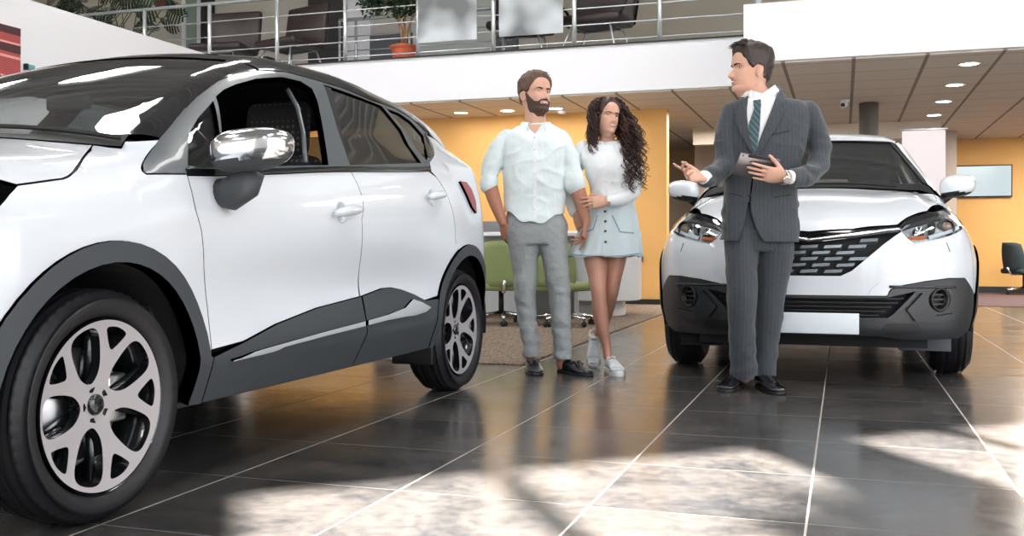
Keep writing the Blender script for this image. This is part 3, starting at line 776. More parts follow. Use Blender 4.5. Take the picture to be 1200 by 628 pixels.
office_chair('dark grey office chair cut off by the right frame edge', g.x + .05, g.y + .05, math.radians(120), mat('charcoal_fabric', srgb(44, 56, 60), .8), hb=.45)

# ------------------------------------------------------------------ red car poster on the side wall
a = on_x(-60, 20, -7.62); b_ = on_x(21, 34, -7.62); c_ = on_x(21, 92, -7.62)
t = thing('car_poster', 'red framed picture of a car on the white side wall', 'poster', (-7.60, b_.y, 0))
z0, z1 = c_.z - .15, b_.z
yl = -1.9
MB().box((-.0199, yl, z0), (0.012, 0, z1)).build('print', mat('poster_red', srgb(176, 84, 84), .35), t)
def strip(pts, mm, x=0.014): MB().add([(x, p[0], p[1]) for p in pts] + [(x - .003, p[0], p[1]) for p in pts], [tuple(range(len(pts))), tuple(range(len(pts), 2 * len(pts)))[::-1]] + [(i, (i + 1) % len(pts), len(pts) + (i + 1) % len(pts), len(pts) + i) for i in range(len(pts))]).build('motif', mm, t)
h = z1 - z0; Md = mat('poster_dark', srgb(84, 52, 58), .35); Ml = mat('poster_light', srgb(236, 168, 164), .35)
strip([(yl, z1 - .02), (0, z1 - .0), (0, z1 - .12 * h), (yl, z1 - .08 * h)], Md)
strip([(yl, z1 - .25 * h), (0, z1 - .26 * h), (0, z1 - .40 * h), (yl, z1 - .32 * h)], Md)
strip([(yl, z1 - .22 * h), (0, z1 - .24 * h), (0, z1 - .27 * h), (yl, z1 - .25 * h)], Ml, .0155)
strip([(yl, z1 - .40 * h), (0, z1 - .45 * h), (0, z1 - .49 * h), (yl, z1 - .43 * h)], Ml, .0155)
strip([(yl, z0), (0, z0), (0, z0 + .22 * h), (-.5, z0 + .28 * h), (-1.1, z0 + .2 * h)], Ml)
cw = [(-.42 + .2 * math.cos(k * .4), z0 + .06 * h + .22 * math.sin(k * .4)) for k in range(16)]
strip(cw, M_black, .017)
t = thing('corner_light', 'small blue fixture low on the white side wall above the car roof', 'wall fixture', on_x(34, 79, -7.6))
MB().box((-.02, -.03, -.025), (.03, .05, .025), bev=.006).build('case', mat('teal_plastic', srgb(110, 170, 180), .4), t); MB().box((-.02, -.055, -.03), (.03, -.032, .03), bev=.006).build('bracket', M_black, t)
# window wall behind the viewer
b2 = MB(); b2.box((-14, -9.1, 0), (18, -8.9, .2)); b2.box((-14, -9.1, 5.8), (18, -8.9, 6.6))
for i in range(17): b2.box((-14 + 2 * i - .04, -9.08, .2), (-14 + 2 * i + .04, -8.92, 5.8))
struct(b2.build('window_2', M_steel))
# ================================================================== cars
M_paint = mat('white_car_paint', srgb(222, 227, 233), 0.32, coat=1.0, spec=0.5)
M_clad = mat('grey_cladding', srgb(64, 68, 72), 0.55, bump=(400, .12, .001))
M_trimg = mat('satin_grey_frame', srgb(92, 97, 100), 0.32, coat=.3)
M_gloss = mat('gloss_black', srgb(16, 17, 20), 0.10, coat=1.0)
M_rub = mat('black_rubber', srgb(20, 21, 23), 0.6)
M_tyre = mat('tyre_rubber', srgb(28, 28, 31), 0.5, bump=(90, .15, .002))
M_gap = mat('panel_gap_dark', srgb(24, 25, 28), 0.8)
M_cabin = mat('cabin_dark', srgb(40, 40, 44), 0.75)
M_alloy = mat('machined_alloy', srgb(206, 202, 206), 0.28, 0.45, coat=.5)
M_alloyb = mat('black_alloy', srgb(22, 23, 26), 0.22, coat=.8)
M_disc = mat('brake_steel', (0.5, 0.5, 0.52, 1), 0.35, 1.0)
M_lensr = mat('red_lens', srgb(150, 26, 34), 0.3, coat=.2)
M_clear = glass_mat('lamp_cover_glass', (0.93, 0.95, 0.96, 1), 1.0)
M_wind = glass_mat('windscreen_glass', (0.86, 0.90, 0.90, 1), 1.8)
M_win = glass_mat('side_glass', (0.50, 0.53, 0.54, 1), 3.2)
M_winc = glass_mat('clear_glass', (0.85, 0.88, 0.88, 1), 0.9)
M_amber = mat('amber_lens', srgb(206, 110, 62), 0.15, coat=1)
M_bright = mat('bright_trim', srgb(222, 226, 230), .22, .45, coat=.5)
M_plate = mat('plate_white', srgb(232, 238, 244), 0.3)

def smax(a, b, k):
    h = np.maximum(k - np.abs(a - b), 0) / k
    return np.maximum(a, b) + h * h * k * 0.25

class Surf:
    """car body skin as an implicit surface in car coordinates (x forward, y left, z up)"""
    def __init__(s, root_x, root_y): s.ox, s.oy = root_x, root_y     # car heads toward -y of the room
    def f(s, x, y, z): raise NotImplementedError
    def grad(s, p):
        e = 1e-3; g = np.stack([(s.f(p[:, 0] + e * (i == 0), p[:, 1] + e * (i == 1), p[:, 2] + e * (i == 2)) - s.f(p[:, 0] - e * (i == 0), p[:, 1] - e * (i == 1), p[:, 2] - e * (i == 2))) for i in range(3)], 1)
        return g / (np.linalg.norm(g, axis=1, keepdims=True) + 1e-12)
    def march(s, O, D, tmax=6.0, step=0.01):
        O = np.asarray(O, float); D = np.asarray(D, float); D = D / np.linalg.norm(D, axis=1, keepdims=True)
        n = len(O); t = np.zeros(n); best = np.full(n, 1e9); bt = np.zeros(n); hit = np.zeros(n, bool); tl = np.zeros(n); th = np.zeros(n)
        prev = s.f(*(O.T))
        T = 0.0
        while T < tmax:
            T += step; q = O + D * T; v = s.f(q[:, 0], q[:, 1], q[:, 2])
            new = (~hit) & (v < 0) & (prev >= 0)
            tl[new] = T - step; th[new] = T; hit |= new
            b = (~hit) & (v < best); best[b] = v[b]; bt[b] = T
            prev = np.where(hit, prev, v)
            if hit.all(): break
        for _ in range(22):
            m = (tl + th) / 2; q = O + D * m[:, None]; v = s.f(q[:, 0], q[:, 1], q[:, 2]); neg = v < 0
            th = np.where(neg, m, th); tl = np.where(neg, tl, m)
        t = np.where(hit, th, bt)
        return O + D * t[:, None], hit
    # --- parameter maps -------------------------------------------------
    def to3(s, mode, uv):
        uv = np.asarray(uv, float)
        if mode[0] == 'dir':        # look along (0,-cos,-sin)
            ph = mode[1]; c, sn = math.cos(ph), math.sin(ph); n = len(uv)
            O = np.stack([uv[:, 0], -uv[:, 1] * sn + 2.2 * c, uv[:, 1] * c + 2.2 * sn], 1); D = np.tile([0, -c, -sn], (n, 1))
        elif mode[0] == 'cyl':      # outward from a vertical axis at x0: (theta*R, z)
            x0, R = mode[1], mode[2]; th = uv[:, 0] / R
            D = np.stack([-np.cos(th), -np.sin(th), np.zeros(len(uv))], 1); O = np.stack([x0 + 2.0 * np.cos(th), 2.0 * np.sin(th), uv[:, 1]], 1)
        p, h = s.march(O, D, 2.6 if mode[0] == 'dir' else 2.0, 0.02)
        return p
    def to2(s, mode, p):
        p = np.asarray(p, float)
        if mode[0] == 'dir':
            ph = mode[1]; return np.stack([p[:, 0], p[:, 2] * math.cos(ph) - p[:, 1] * math.sin(ph)], 1)
        x0, R = mode[1], mode[2]
        return np.stack([np.arctan2(p[:, 1], p[:, 0] - x0) * R, p[:, 2]], 1)
    def px(s, pts):
        """where the sight lines through these places of the view meet the body (car coordinates)"""
        O = []; D = []
        for a, b in pts:
            d = ray(a, b); st = CAM + d * 1.0
            O.append((s.oy - st.y, st.x - s.ox, st.z)); D.append((-d.y, d.x, d.z))
        p, h = s.march(O, D, 12.0, 0.006); return p
    def side(s, pts): return s.to3(('dir', 0.0), pts)

SIDE = ('dir', 0.0); TOP = ('dir', math.pi / 2); OBL = ('dir', math.radians(42))

def panel(sf, name, loop3, mode, mats, parent, holes=(), h=0.04, off=0.0, thick=0.012, gap=0.002, mirror=True, rim_mi=1, smooth_in=None):
    """body panel cut from the skin; loop3/holes are car coordinate loops; built with its mirror twin"""
    outer = sf.to2(mode, loop3)
    if gap: outer = shrink(outer, gap)
    hs = [shrink(sf.to2(mode, q), -gap) if gap else sf.to2(mode, q) for q in holes]
    V2, T, bnd = tri2d(outer, hs, h)
    def fm_(uv):
        p = sf.to3(mode, uv); return p, sf.grad(p)
    o = sheet(name, V2, T, bnd, fm_, mats, parent, off, thick, rim_mi)
    r = [o]
    if mirror: r.append(mirror_copy(o, parent))
    return r
def mirror_copy(o, parent, name=None):
    me = o.data; n = len(me.vertices); V = np.zeros(n * 3); me.vertices.foreach_get('co', V); V = V.reshape(-1, 3) * [1, -1, 1]
    Fc = [tuple(p.vertices)[::-1] for p in me.polygons]; mi = [p.material_index for p in me.polygons]
    sm = me.polygons[0].use_smooth
    nrm = None
    if me.has_custom_normals:
        N = np.zeros((n, 3)); cn = me.corner_normals
        for i, l in enumerate(me.loops): N[l.vertex_index] = cn[i].vector[:]
        nrm = N * [1, -1, 1]
    m2 = mesh_np(name or o.name.split('.')[0], V, Fc, sm, nrm, mi)
    return link(name or o.name.split('.')[0], m2, list(me.materials), parent)

def arch(cx, cz, r, a0, a1, n=20):
    return [(cx + r * math.cos(math.radians(a0 + (a1 - a0) * k / n)), cz + r * math.sin(math.radians(a0 + (a1 - a0) * k / n))) for k in range(n + 1)]

# ------------------------------------------------------------------ wheel
def wheel(parent, x, y, r, w, rim_r, side, phase, name='wheel', steer=0.0):
    """parts: tyre > rim, brake_disc; local y outward"""
    T = Matrix.Translation((x, y, r)) @ Matrix.Rotation(steer, 4, 'Z') @ (Matrix.Rotation(math.pi, 4, 'Z') if side < 0 else Matrix.Identity(4))
    ax = T @ Matrix.Rotation(-math.pi / 2, 4, 'X')       # lathe z -> outward (+y)
    n = 96; hw = w / 2; sr = rim_r + 0.012
    prof = [(sr - .01, -hw + .02), (sr + .02, -hw + .004), ((r + sr) / 2, -hw - .006), (r - .035, -hw + .006), (r - .012, -hw + .028)]
    zs = np.linspace(-hw + .03, hw - .03, 24); 
    for z in zs:
        g = 1 if min(abs(abs(z) - hw * .28), abs(abs(z) - hw * .62)) < 0.005 else 0
        prof.append((r - .003 * (z / hw) ** 4 * 3 - (.008 if g else 0), z))
    prof += [(r - .012, hw - .028), (r - .022, hw - .012), (r - .040, hw - .003), ((r + sr) / 2 + .01, hw + .006), (sr + .035, hw + .002), (sr + .03, hw + .004), (sr + .018, hw + .001), (sr + .004, hw - .008), (sr - .006, hw - .02)]
    n = 168; V = []; F = []
    for pr, pz in prof:
        sh = pr > r - .014 and abs(pz) > hw * .66
        for k in range(n):
            th = 2 * math.pi * k / n; rr_ = pr - (.0035 if (sh and k % 3 == 0) else 0); V.append(ax @ Vector((rr_ * math.cos(th), rr_ * math.sin(th), pz)))
    for i in range(len(prof) - 1):
        for k in range(n): F.append((i * n + k, i * n + (k + 1) % n, (i + 1) * n + (k + 1) % n, (i + 1) * n + k))
    o = MB().add(V, F, True).build(name, [M_tyre], parent)
    # barrel
    MB().lathe([(rim_r + .005, hw - .012), (rim_r - .004, hw - .022), (rim_r - .022, hw - .05), (rim_r - .04, -hw + .04), (rim_r - .01, -hw + .01)], ax, 64, True, False).build('rim_barrel', [M_alloyb], o)
    # spokes face: five forked spokes, openings cut
    holes = []
    def rr(pts): return [(p * math.cos(math.radians(a)), p * math.sin(math.radians(a))) for p, a in pts]
    for k in range(5):
        c0 = 90 + 72 * k + phase
        # small rounded triangular pocket inside the fork of each spoke
        R_ = rim_r
        holes.append([tuple(q) for q in catmull(rr([(R_ * .900, c0 - 10.5), (R_ * .925, c0), (R_ * .900, c0 + 10.5), (R_ * .81, c0 + 9.5), (R_ * .68, c0 + 3.5), (R_ * .655, c0), (R_ * .68, c0 - 3.5), (R_ * .81, c0 - 9.5)]), 4, True)])
        c1 = c0 + 36
        holes.append([tuple(q) for q in catmull(rr([(R_ * .915, c1 - 11), (R_ * .935, c1), (R_ * .915, c1 + 11), (R_ * .80, c1 + 17), (R_ * .52, c1 + 21.5), (R_ * .36, c1 + 19), (R_ * .27, c1), (R_ * .36, c1 - 19), (R_ * .52, c1 - 21.5), (R_ * .80, c1 - 17)]), 4, True)])
    outer = [(rim_r * .992 * math.cos(2 * math.pi * k / 90), rim_r * .992 * math.sin(2 * math.pi * k / 90)) for k in range(90)]
    V2, T3, bnd = tri2d(outer, holes, 0.016)
    def fz(uv):
        q = np.linalg.norm(uv, axis=1) / rim_r
        z = hw - .016 - .030 * (1 - q) ** 1.0 - 0.02 * np.clip(.28 - q, 0, 1)
        z = np.where(q > .95, hw - .016 + (q - .95) * .12, z)
        p = np.stack([uv[:, 0], uv[:, 1], z], 1)
        nr = np.stack([uv[:, 0] / rim_r * -.10, uv[:, 1] / rim_r * -.10, np.ones(len(uv))], 1); nr /= np.linalg.norm(nr, axis=1, keepdims=True)
        R3 = np.array(ax.to_3x3()); t = np.array(ax.translation)
        return p @ R3.T + t, nr @ R3.T
    rim = sheet('rim', V2, T3, bnd, fz, [M_alloy, M_alloyb], o, 0, .028, 1)
    # deeper dark webs behind spokes
    wb = MB()
    for k in range(5):
        c0 = math.radians(90 + 72 * k + phase)
        for s_ in (-1, 1):
            a = c0 + s_ * math.radians(15.5)
            p0 = Vector((rim_r * .25 * math.cos(c0), rim_r * .25 * math.sin(c0), hw - .085)); p1 = Vector((rim_r * .9 * math.cos(a), rim_r * .9 * math.sin(a), hw - .065))
            wb.tube([ax @ p0, ax @ p1], [.022, .018], 6)
    wb.build('rim_web', [M_alloyb], rim)
    cap = MB().lathe([(rim_r * .125, hw - .060), (rim_r * .125, hw - .040), (rim_r * .10, hw - .034), (0, hw - .034)], ax, 24).build('hub_cap', [M_gloss], rim)
    for k in range(5):
        a = math.radians(90 + 72 * k + phase + 36 * 1.0)
        m_ = ax @ Matrix.Translation((rim_r * .215 * math.cos(a), rim_r * .215 * math.sin(a), 0))
        MB().lathe([(.017, hw - .075), (.017, hw - .045), (.013, hw - .041), (.0, hw - .041)], m_, 6, False).build('wheel_nut', [M_gloss], rim)
    MB().lathe([(.06, hw - .10), (rim_r * .66, hw - .10), (rim_r * .66, hw - .125), (.06, hw - .125)], ax, 48).build('brake_disc', [M_disc], o)
    cal = MB(); 
    for a in np.linspace(math.radians(150), math.radians(205), 8):
        pass
    cal.box((-rim_r * .72, -.07, hw - .14), (-rim_r * .36, .07, hw - .075), ax, bev=.012).build('brake_caliper', [M_steel], o)
    return o

def mirror_unit(parent, at, side, mats_, size=(.11, .25, .17), arm=True, name='wing_mirror'):
    """rounded mirror shell; at = centre in car coordinates"""
    sx, sy, sz = size; n, m = 28, 18; V = []; F = []; mi = []
    for j in range(m + 1):
        v = math.pi * j / m
        for i in range(n):
            u = 2 * math.pi * i / n
            cx, cy, cz = math.cos(u) * math.sin(v), math.sin(u) * math.sin(v), math.cos(v)
            q = lambda c, p: math.copysign(abs(c) ** p, c)
            X = q(cx, .8); Y = q(cy, .62); Z = q(cz, .72)
            back = X < 0
            X = X * (.42 if back else 1.0) * (1 - .25 * (Y * .5 + .5))
            Zs = 1 - .22 * (Y * .5 + .5) ** 2
            V.append((X * sx, Y * sy / 2 * 1.0, Z * sz / 2 * Zs - .012 * (1 - Y)))
    for j in range(m):
        for i in range(n):
            i2 = (i + 1) % n; f = (j * n + i, j * n + i2, (j + 1) * n + i2, (j + 1) * n + i)
            F.append(f[::-1]); zc = sum(V[k][2] for k in f) / 4; mi.append(1 if zc < -sz * .34 else 0)
    Tm = Matrix.Translation(at) @ Matrix.Scale(side, 4, (0, 1, 0))
    V = [tuple(Tm @ Vector(v)) for v in V]
    if side < 0: F = [f[::-1] for f in F]
    F = [f[::-1] for f in F]
    me = mesh_np(name, V, F, True, None, mi); o = link(name, me, mats_, parent)
    gl = MB().box((-sx * .375, -sy * .36, -sz * .30), (-sx * .365, sy * .34, sz * .30), Tm, bev=.002).build('mirror_glass', [M_chrome], o)
    return o

def seat(parent, x, y, m, mat2, name='car_seat'):
    t = bpy.data.objects.new(name, None); C.objects.link(t); t.parent = parent; t.location = (x, y, 0)
    MB().box((-.24, -.25, .42), (.28, .25, .60), bev=.06).build('cushion', m, t)
    MB().box((-.07, -.25, .0), (.07, .25, .62), Matrix.Translation((-.22, 0, .56)) @ Matrix.Rotation(-.28, 4, 'Y'), bev=.06).build('backrest', m, t)
    MB().box((-.05, -.155, 0), (.05, .155, .26), Matrix.Translation((-.405, 0, 1.15)) @ Matrix.Rotation(-.12, 4, 'Y'), bev=.048).build('headrest', mat2, t)
    return t
# ------------------------------------------------------------------ near car: compact crossover, seen from its left side
class Near(Surf):
    belt = staticmethod(pchip([-2.0, -1.2, -.9, 0.0, 1.0, 1.3, 2.2], [1.20, 1.165, 1.135, 1.068, .985, .975, .90]))
    hc = staticmethod(pchip([-2.05, -1.95, -1.85, -1.72, -1.5, -1.1, -.5, 0, .35, .6, .9, 1.12, 1.30, 1.6, 1.9, 2.05, 2.15], [.80, 1.10, 1.32, 1.475, 1.515, 1.56, 1.592, 1.570, 1.490, 1.400, 1.250, 1.120, 1.085, 1.045, .985, .91, .78]))
    fx = staticmethod(pchip([.15, .3, .5, .65, .8, .9, 1.0, 1.1], [2.0, 2.11, 2.16, 2.15, 2.12, 2.06, 1.96, 1.8]))
    rx = staticmethod(pchip([.2, .4, .65, .9, 1.1, 1.25, 1.5, 1.6], [-1.86, -2.02, -2.06, -2.03, -1.96, -1.90, -1.74, -1.6]))
    tap = staticmethod(pchip([-2.1, -1.9, -1.6, -1.2, -.6, 0, .8, 1.3, 1.6, 1.9, 2.2], [.15, .07, .018, .0, 0, 0, .0, .0, .02, .07, .18]))
    gtap = staticmethod(pchip([-2.0, -1.5, -1.0, -.4, .3, 1.0, 1.5], [.17, .10, .045, .008, 0, 0.01, .03]))
    def W(s, x, z):
        b = s.belt(x); q = z - b
        up = .852 - .46 * q - .22 * q * q - s.gtap(x) * np.clip(q / .12, 0, 1)
        lo = .886 - .034 * np.clip((q + .28) / .28, 0, 1) ** 2
        lo = lo - .030 * np.exp(-((z - .60) / .13) ** 2) * np.exp(-((x + .05) / .95) ** 4)       # scooped lower doors
        lo = lo - np.clip(.40 - z, 0, 1) * .35
        lo = lo + .016 * np.exp(-((x + 1.36) / .42) ** 4) * np.exp(-((z - .75) / .3) ** 2) + .012 * np.exp(-((x - 1.325) / .42) ** 4) * np.exp(-((z - .7) / .3) ** 2)
        wv = np.where(q > 0, up, lo)
        return wv - s.tap(x)
    def f(s, x, y, z):
        ay = np.sqrt(y * y + 1e-6)
        a = ay - s.W(x, z)
        crown = np.where(x > 1.05, .07, .07) * (ay / .7) ** 2
        b = (z - (s.hc(x) - crown)) * np.where((x > .4) & (x < 1.15), .88, 1.0)
        c = x - (s.fx(z) - .42 * (ay / .88) ** 3.2)
        d = (s.rx(z) + .30 * (ay / .88) ** 3.5) - x
        e = .17 - z
        k1 = np.where(x > 1.2, .16, .09)
        r = smax(a, b, k1); r = smax(r, c, .12); r = smax(r, d, .10); return np.maximum(r, e)

XN = -2.775; YN = 3.585
nr = Near(XN, YN)
car1 = thing('car', 'large white crossover car at left seen from its side with grey cladding', 'car', (XN, YN, 0), -math.pi / 2)
S = lambda pts: nr.side(pts)
X = lambda pts: nr.px(pts)
def cat_(*a): return np.concatenate([np.atleast_2d(q) for q in a])
two = [M_paint, M_gap]
RW = .338; WR = .320; FXc, RXc = 1.325, -1.375
ARO = .432; ARI = .375     # arch trim outer and inner radius
# --- loops in side view (x, z)
# windows
beltz = lambda x: float(nr.belt(x))
fw = X([(264, 196), (253, 113), (262, 105), (275, 99), (300, 92), (330, 90), (352, 95), (366, 104), (372, 118), (385, 193.5)])
ql = X([(220, 198), (219, 160), (232, 138), (250, 118), (258, 160), (261, 196)])
rw = X([(379, 99), (400, 106), (447, 124), (470, 152), (494, 191), (410, 193.5), (395, 150)])
q2 = X([(453, 127), (468, 133), (482, 143), (497, 160), (502, 172), (500, 188), (478, 157)])
def s2(p): return [(float(a[0]), float(a[2])) for a in p]
fw2, ql2, rw2, q22 = s2(fw), s2(ql), s2(rw), s2(q2)
dF = s2(X([(219, 204), (224, 222), (229, 245), (236, 270), (239, 314), (243, 360), (248, 410)]))
dM = s2(X([(411, 200), (419, 216), (425, 232), (426, 245), (424, 257), (421, 314), (422, 348)]))
dR = s2(X([(500, 196), (512, 208), (522, 224), (530, 245), (533, 262), (534, 284)]))
zb = lambda x: beltz(x) - .012
# front door (paint part)
clad_top = s2(X([(253, 417), (285, 400), (322, 380), (370, 361), (421, 347.5)]))
clad_top2 = s2(X([(423, 347), (446, 338), (458, 337), (470, 339.5), (484, 345), (497, 352)]))
belt_pts = lambda x0, x1, n=8: [(x0 + (x1 - x0) * k / n, zb(x0 + (x1 - x0) * k / n)) for k in range(n + 1)]
fdoor = [(dF[0][0], zb(dF[0][0]))] + dF[1:] + clad_top[1:] + dM[::-1][1:-1] + belt_pts(dM[0][0], dF[0][0])[:-1]
panel(nr, 'front_door', S(fdoor), SIDE, two, car1)
# rear door: lower rear follows the arch
ra = [(RXc + (ARO + .004) * math.cos(a), RW + (ARO + .004) * math.sin(a)) for a in np.linspace(math.radians(24), math.radians(72), 12)]
rdoor = [(dM[0][0], zb(dM[0][0]))] + dM[1:] + clad_top2 + [p for p in ra if p[1] > clad_top2[-1][1] + .01 and p[1] < dR[-1][1]] + dR[::-1][:-1] + belt_pts(dR[0][0], dM[0][0])[:-1]
panel(nr, 'rear_door', S(rdoor), SIDE, two, car1)
# cladding, lower doors
zlo = .265
cl1 = clad_top + [dM[-1], (dM[-1][0] - .0, .40), (dM[-1][0] + .07, zlo)] + [(dF[-1][0] - .0, zlo)]
cl1 = [(dF[-1][0], clad_top[0][1])] + clad_top[1:] + [(dM[-1][0], .40), (dM[-1][0] + .05, zlo), (dF[-1][0], zlo)]
cd = panel(nr, 'door_cladding', S(cl1), SIDE, [M_clad, M_clad], car1, off=.010, thick=.03)
aex = RXc + (ARO + .004) * math.cos(math.asin(min(1, (zlo - RW) / ARO)) if zlo > RW else -math.asin((RW - zlo) / ARO))
ra2 = [(RXc + (ARO + .004) * math.cos(a), RW + (ARO + .004) * math.sin(a)) for a in np.linspace(-math.asin((RW - zlo) / ARO), math.asin((clad_top2[-1][1] - RW) / ARO), 10)]
cl2 = [(dM[-1][0] - .004, clad_top2[0][1])] + clad_top2[1:] + ra2[::-1] + [(dM[-1][0] + .046, zlo), (dM[-1][0] - .004, .40)]
cd2 = panel(nr, 'door_cladding', S(cl2), SIDE, [M_clad, M_clad], car1, off=.010, thick=.03)
# chrome strip: raised blade
def blade(pts_lo, pts_hi, off=.016):
    return pts_lo + pts_hi[::-1]
c1 = s2(X([(268, 419.5), (300, 410), (340, 399), (380, 388), (423, 377)])); c2 = s2(X([(267, 421), (300, 413.5), (340, 403.5), (380, 393), (423, 382.5)]))
panel(nr, 'chrome_strip', S(c1 + c2[::-1]), SIDE, [M_bright, M_bright], car1, off=.022, thick=.012, gap=0)
c1 = s2(X([(426, 376), (450, 369.5), (470, 361.5), (479, 351.5), (490, 355), (500, 360.5)])); c2 = s2(X([(426, 381.5), (450, 375.5), (470, 371.5), (482, 370), (494, 366), (500, 360.8)]))
panel(nr, 'chrome_strip', S(c1 + c2[::-1]), SIDE, [M_bright, M_bright], car1, off=.024, thick=.014, gap=0)
# sill below cladding
panel(nr, 'sill', S([(FXc - ARI + .03, zlo - .004), (RXc + ARI + .02, zlo - .004), (RXc + ARI + .0, .20), (FXc - ARI, .20)]), SIDE, [M_clad, M_clad], car1, off=-.09, thick=.03)
# front arch trim + rear arch trim
def arch_trim(cx, a0, a1, wi, n=28):
    o_ = [(cx + wi * math.cos(a), RW + wi * math.sin(a)) for a in np.linspace(a0, a1, n)]
    i_ = [(cx + ARI * math.cos(a), RW + ARI * math.sin(a)) for a in np.linspace(a0, a1, n)]
    return o_ + i_[::-1]
a_lo = -math.asin((RW - .24) / ARO)
panel(nr, 'wheel_arch_trim', S(arch_trim(FXc, math.radians(-10), math.radians(190), ARO)), SIDE, [M_clad, M_clad], car1, off=.012, thick=.05, gap=0, h=.03)
panel(nr, 'wheel_arch_trim', S(arch_trim(RXc, math.radians(-10), math.radians(190), ARO)), SIDE, [M_clad, M_clad], car1, off=.012, thick=.05, gap=0, h=.03)
# trim foot between front arch and door
panel(nr, 'arch_foot', S([(FXc - ARI - .0, zlo), (dF[-1][0] + .004, zlo), (dF[-1][0] + .004, clad_top[0][1]), (FXc - math.sqrt(ARO ** 2 - (clad_top[0][1] - RW) ** 2), clad_top[0][1]), (FXc - ARI - .012, .33)]), SIDE, [M_clad, M_clad], car1, off=.010, thick=.03, gap=0)
# front fender
hoodline = X([(20, 217), (45, 213.5), (74, 209.5), (80, 207), (86, 202), (97, 185), (108, 168)])
hl2 = s2(hoodline)
lampx = s2(X([(18, 219), (10, 228), (0, 240)]))
fa = [(FXc + ARO * math.cos(a), RW + ARO * math.sin(a)) for a in np.linspace(math.radians(16), math.radians(176), 26)]
cow = s2(X([(108, 168), (130, 166), (160, 165), (186, 163.5)]))
sail = s2(X([(186, 163.5), (176, 178), (166.5, 194), (167, 201), (171, 204), (219, 204)]))
ff = cow + sail[1:] + dF[1:] + [(FXc - math.sqrt(ARO ** 2 - (clad_top[0][1] - RW) ** 2) * .999, clad_top[0][1])] + [p for p in fa[::-1] if p[1] > clad_top[0][1] + .01] + [(1.80, .50), (1.84, .62), (1.80, .80)] + lampx[::-1] + hl2[:-1]
FENL = S(ff); panel(nr, 'front_fender', FENL, SIDE, two, car1, h=.03)
# sail trim
FR2 = s2(X([(186, 163.5), (200, 148), (217, 127), (219, 160), (219.5, 203)]))
panel(nr, 'sail_trim', S(sail + [FR2[-1]][::-1] + FR2[::-1][1:-1]), SIDE, [M_trimg, M_gap], car1, off=.004, thick=.02, gap=.001)
# window frame: whole greenhouse surround with window openings
fo = s2(X([(187, 162), (207, 138), (230, 114), (255, 95), (280, 84.5), (305, 82.5), (335, 85), (366, 93), (400, 103), (435, 118), (462, 127), (482, 139), (500, 157), (507, 170), (508, 183), (503, 190)]))
frl = fo + belt_pts(-.93, .95, 12)
frl = [p for p in frl]
panel(nr, 'window_frame', S(frl), SIDE, [M_trimg, M_gap], car1, holes=[S(fw2), S(ql2), S(rw2), S(q22)], off=.0, thick=.03, h=.03, gap=0)
# belt strip
bs = belt_pts(-.95, .97, 14); bs2 = [(x, z + .018) for x, z in bs]
panel(nr, 'belt_strip', S(bs + bs2[::-1]), SIDE, [M_gloss, M_gap], car1, off=.008, thick=.02, gap=0)
# glass
panel(nr, 'rear_door_window', S(rw2), SIDE, [M_win, M_gap], car1, off=-.008, thick=.004, gap=-.004, h=.05)
panel(nr, 'quarter_window', S(q22), SIDE, [M_win, M_gap], car1, off=-.008, thick=.004, gap=-.004, h=.05)
panel(nr, 'quarter_light', S(ql2), SIDE, [M_winc, M_gap], car1, off=-.010, thick=.004, gap=-.004, h=.05)
# rear door bar seen through/on glass
bb = s2(X([(380, 100), (388, 103), (400, 150), (409, 193), (404, 193), (392, 150)]))
panel(nr, 'window_seal', S(bb), SIDE, [M_rub, M_gap], car1, off=-.002, thick=.012, gap=0)
# quarter panel
ra3 = [(RXc + ARO * math.cos(a), RW + ARO * math.sin(a)) for a in np.linspace(math.radians(70), math.radians(190), 20)]
tl = X([(541, 213), (548, 217), (555, 232), (557, 250), (552, 240), (545, 226)])
qp = [dR[-1]] + [p for p in ra3 if p[0] < dR[-1][0]] + [(-1.85, .33), (-1.90, .5), (-1.92, .8), (-1.9, 1.0), (-1.86, 1.12), (-1.80, 1.2), (-1.70, 1.28)] + [(-1.5, 1.33), (-1.30, 1.335)] + fo[::-1][:4][::1][0:0]
fr_tail = [p for p in fo if p[0] < -.75 and p[0] > -1.4][::1]
qp = qp + [p for p in sorted(fr_tail, key=lambda q: q[0])][0:0]
rear_edge = sorted([p for p in fo if p[0] < -1.0], key=lambda p: -p[1])   # frame rear end from the roof down
qp = [dR[-1]] + [p for p in ra3 if p[0] < dR[-1][0]] + [(-1.85, .33), (-1.90, .5), (-1.92, .8), (-1.9, 1.0), (-1.86, 1.12), (-1.78, 1.22), (-1.66, 1.30), (-1.45, 1.345), (-1.25, 1.35)] + [p for p in rear_edge if p[1] < 1.34] + [(-.95, zb(-.95))] + [dR[0]] + dR[1:-1]
panel(nr, 'rear_quarter', S(qp), SIDE, two, car1)
# roof, gloss black, with rails above the frame
rail3 = S([(p[0], p[1] + .002) for p in fo if p[0] > -1.35])
edge_hi = [(-1.25, 1.352), (-1.45, 1.347), (-1.66, 1.302)]
roofL = [q for q in S(edge_hi[::-1])] + [q for q in rail3[::-1]]
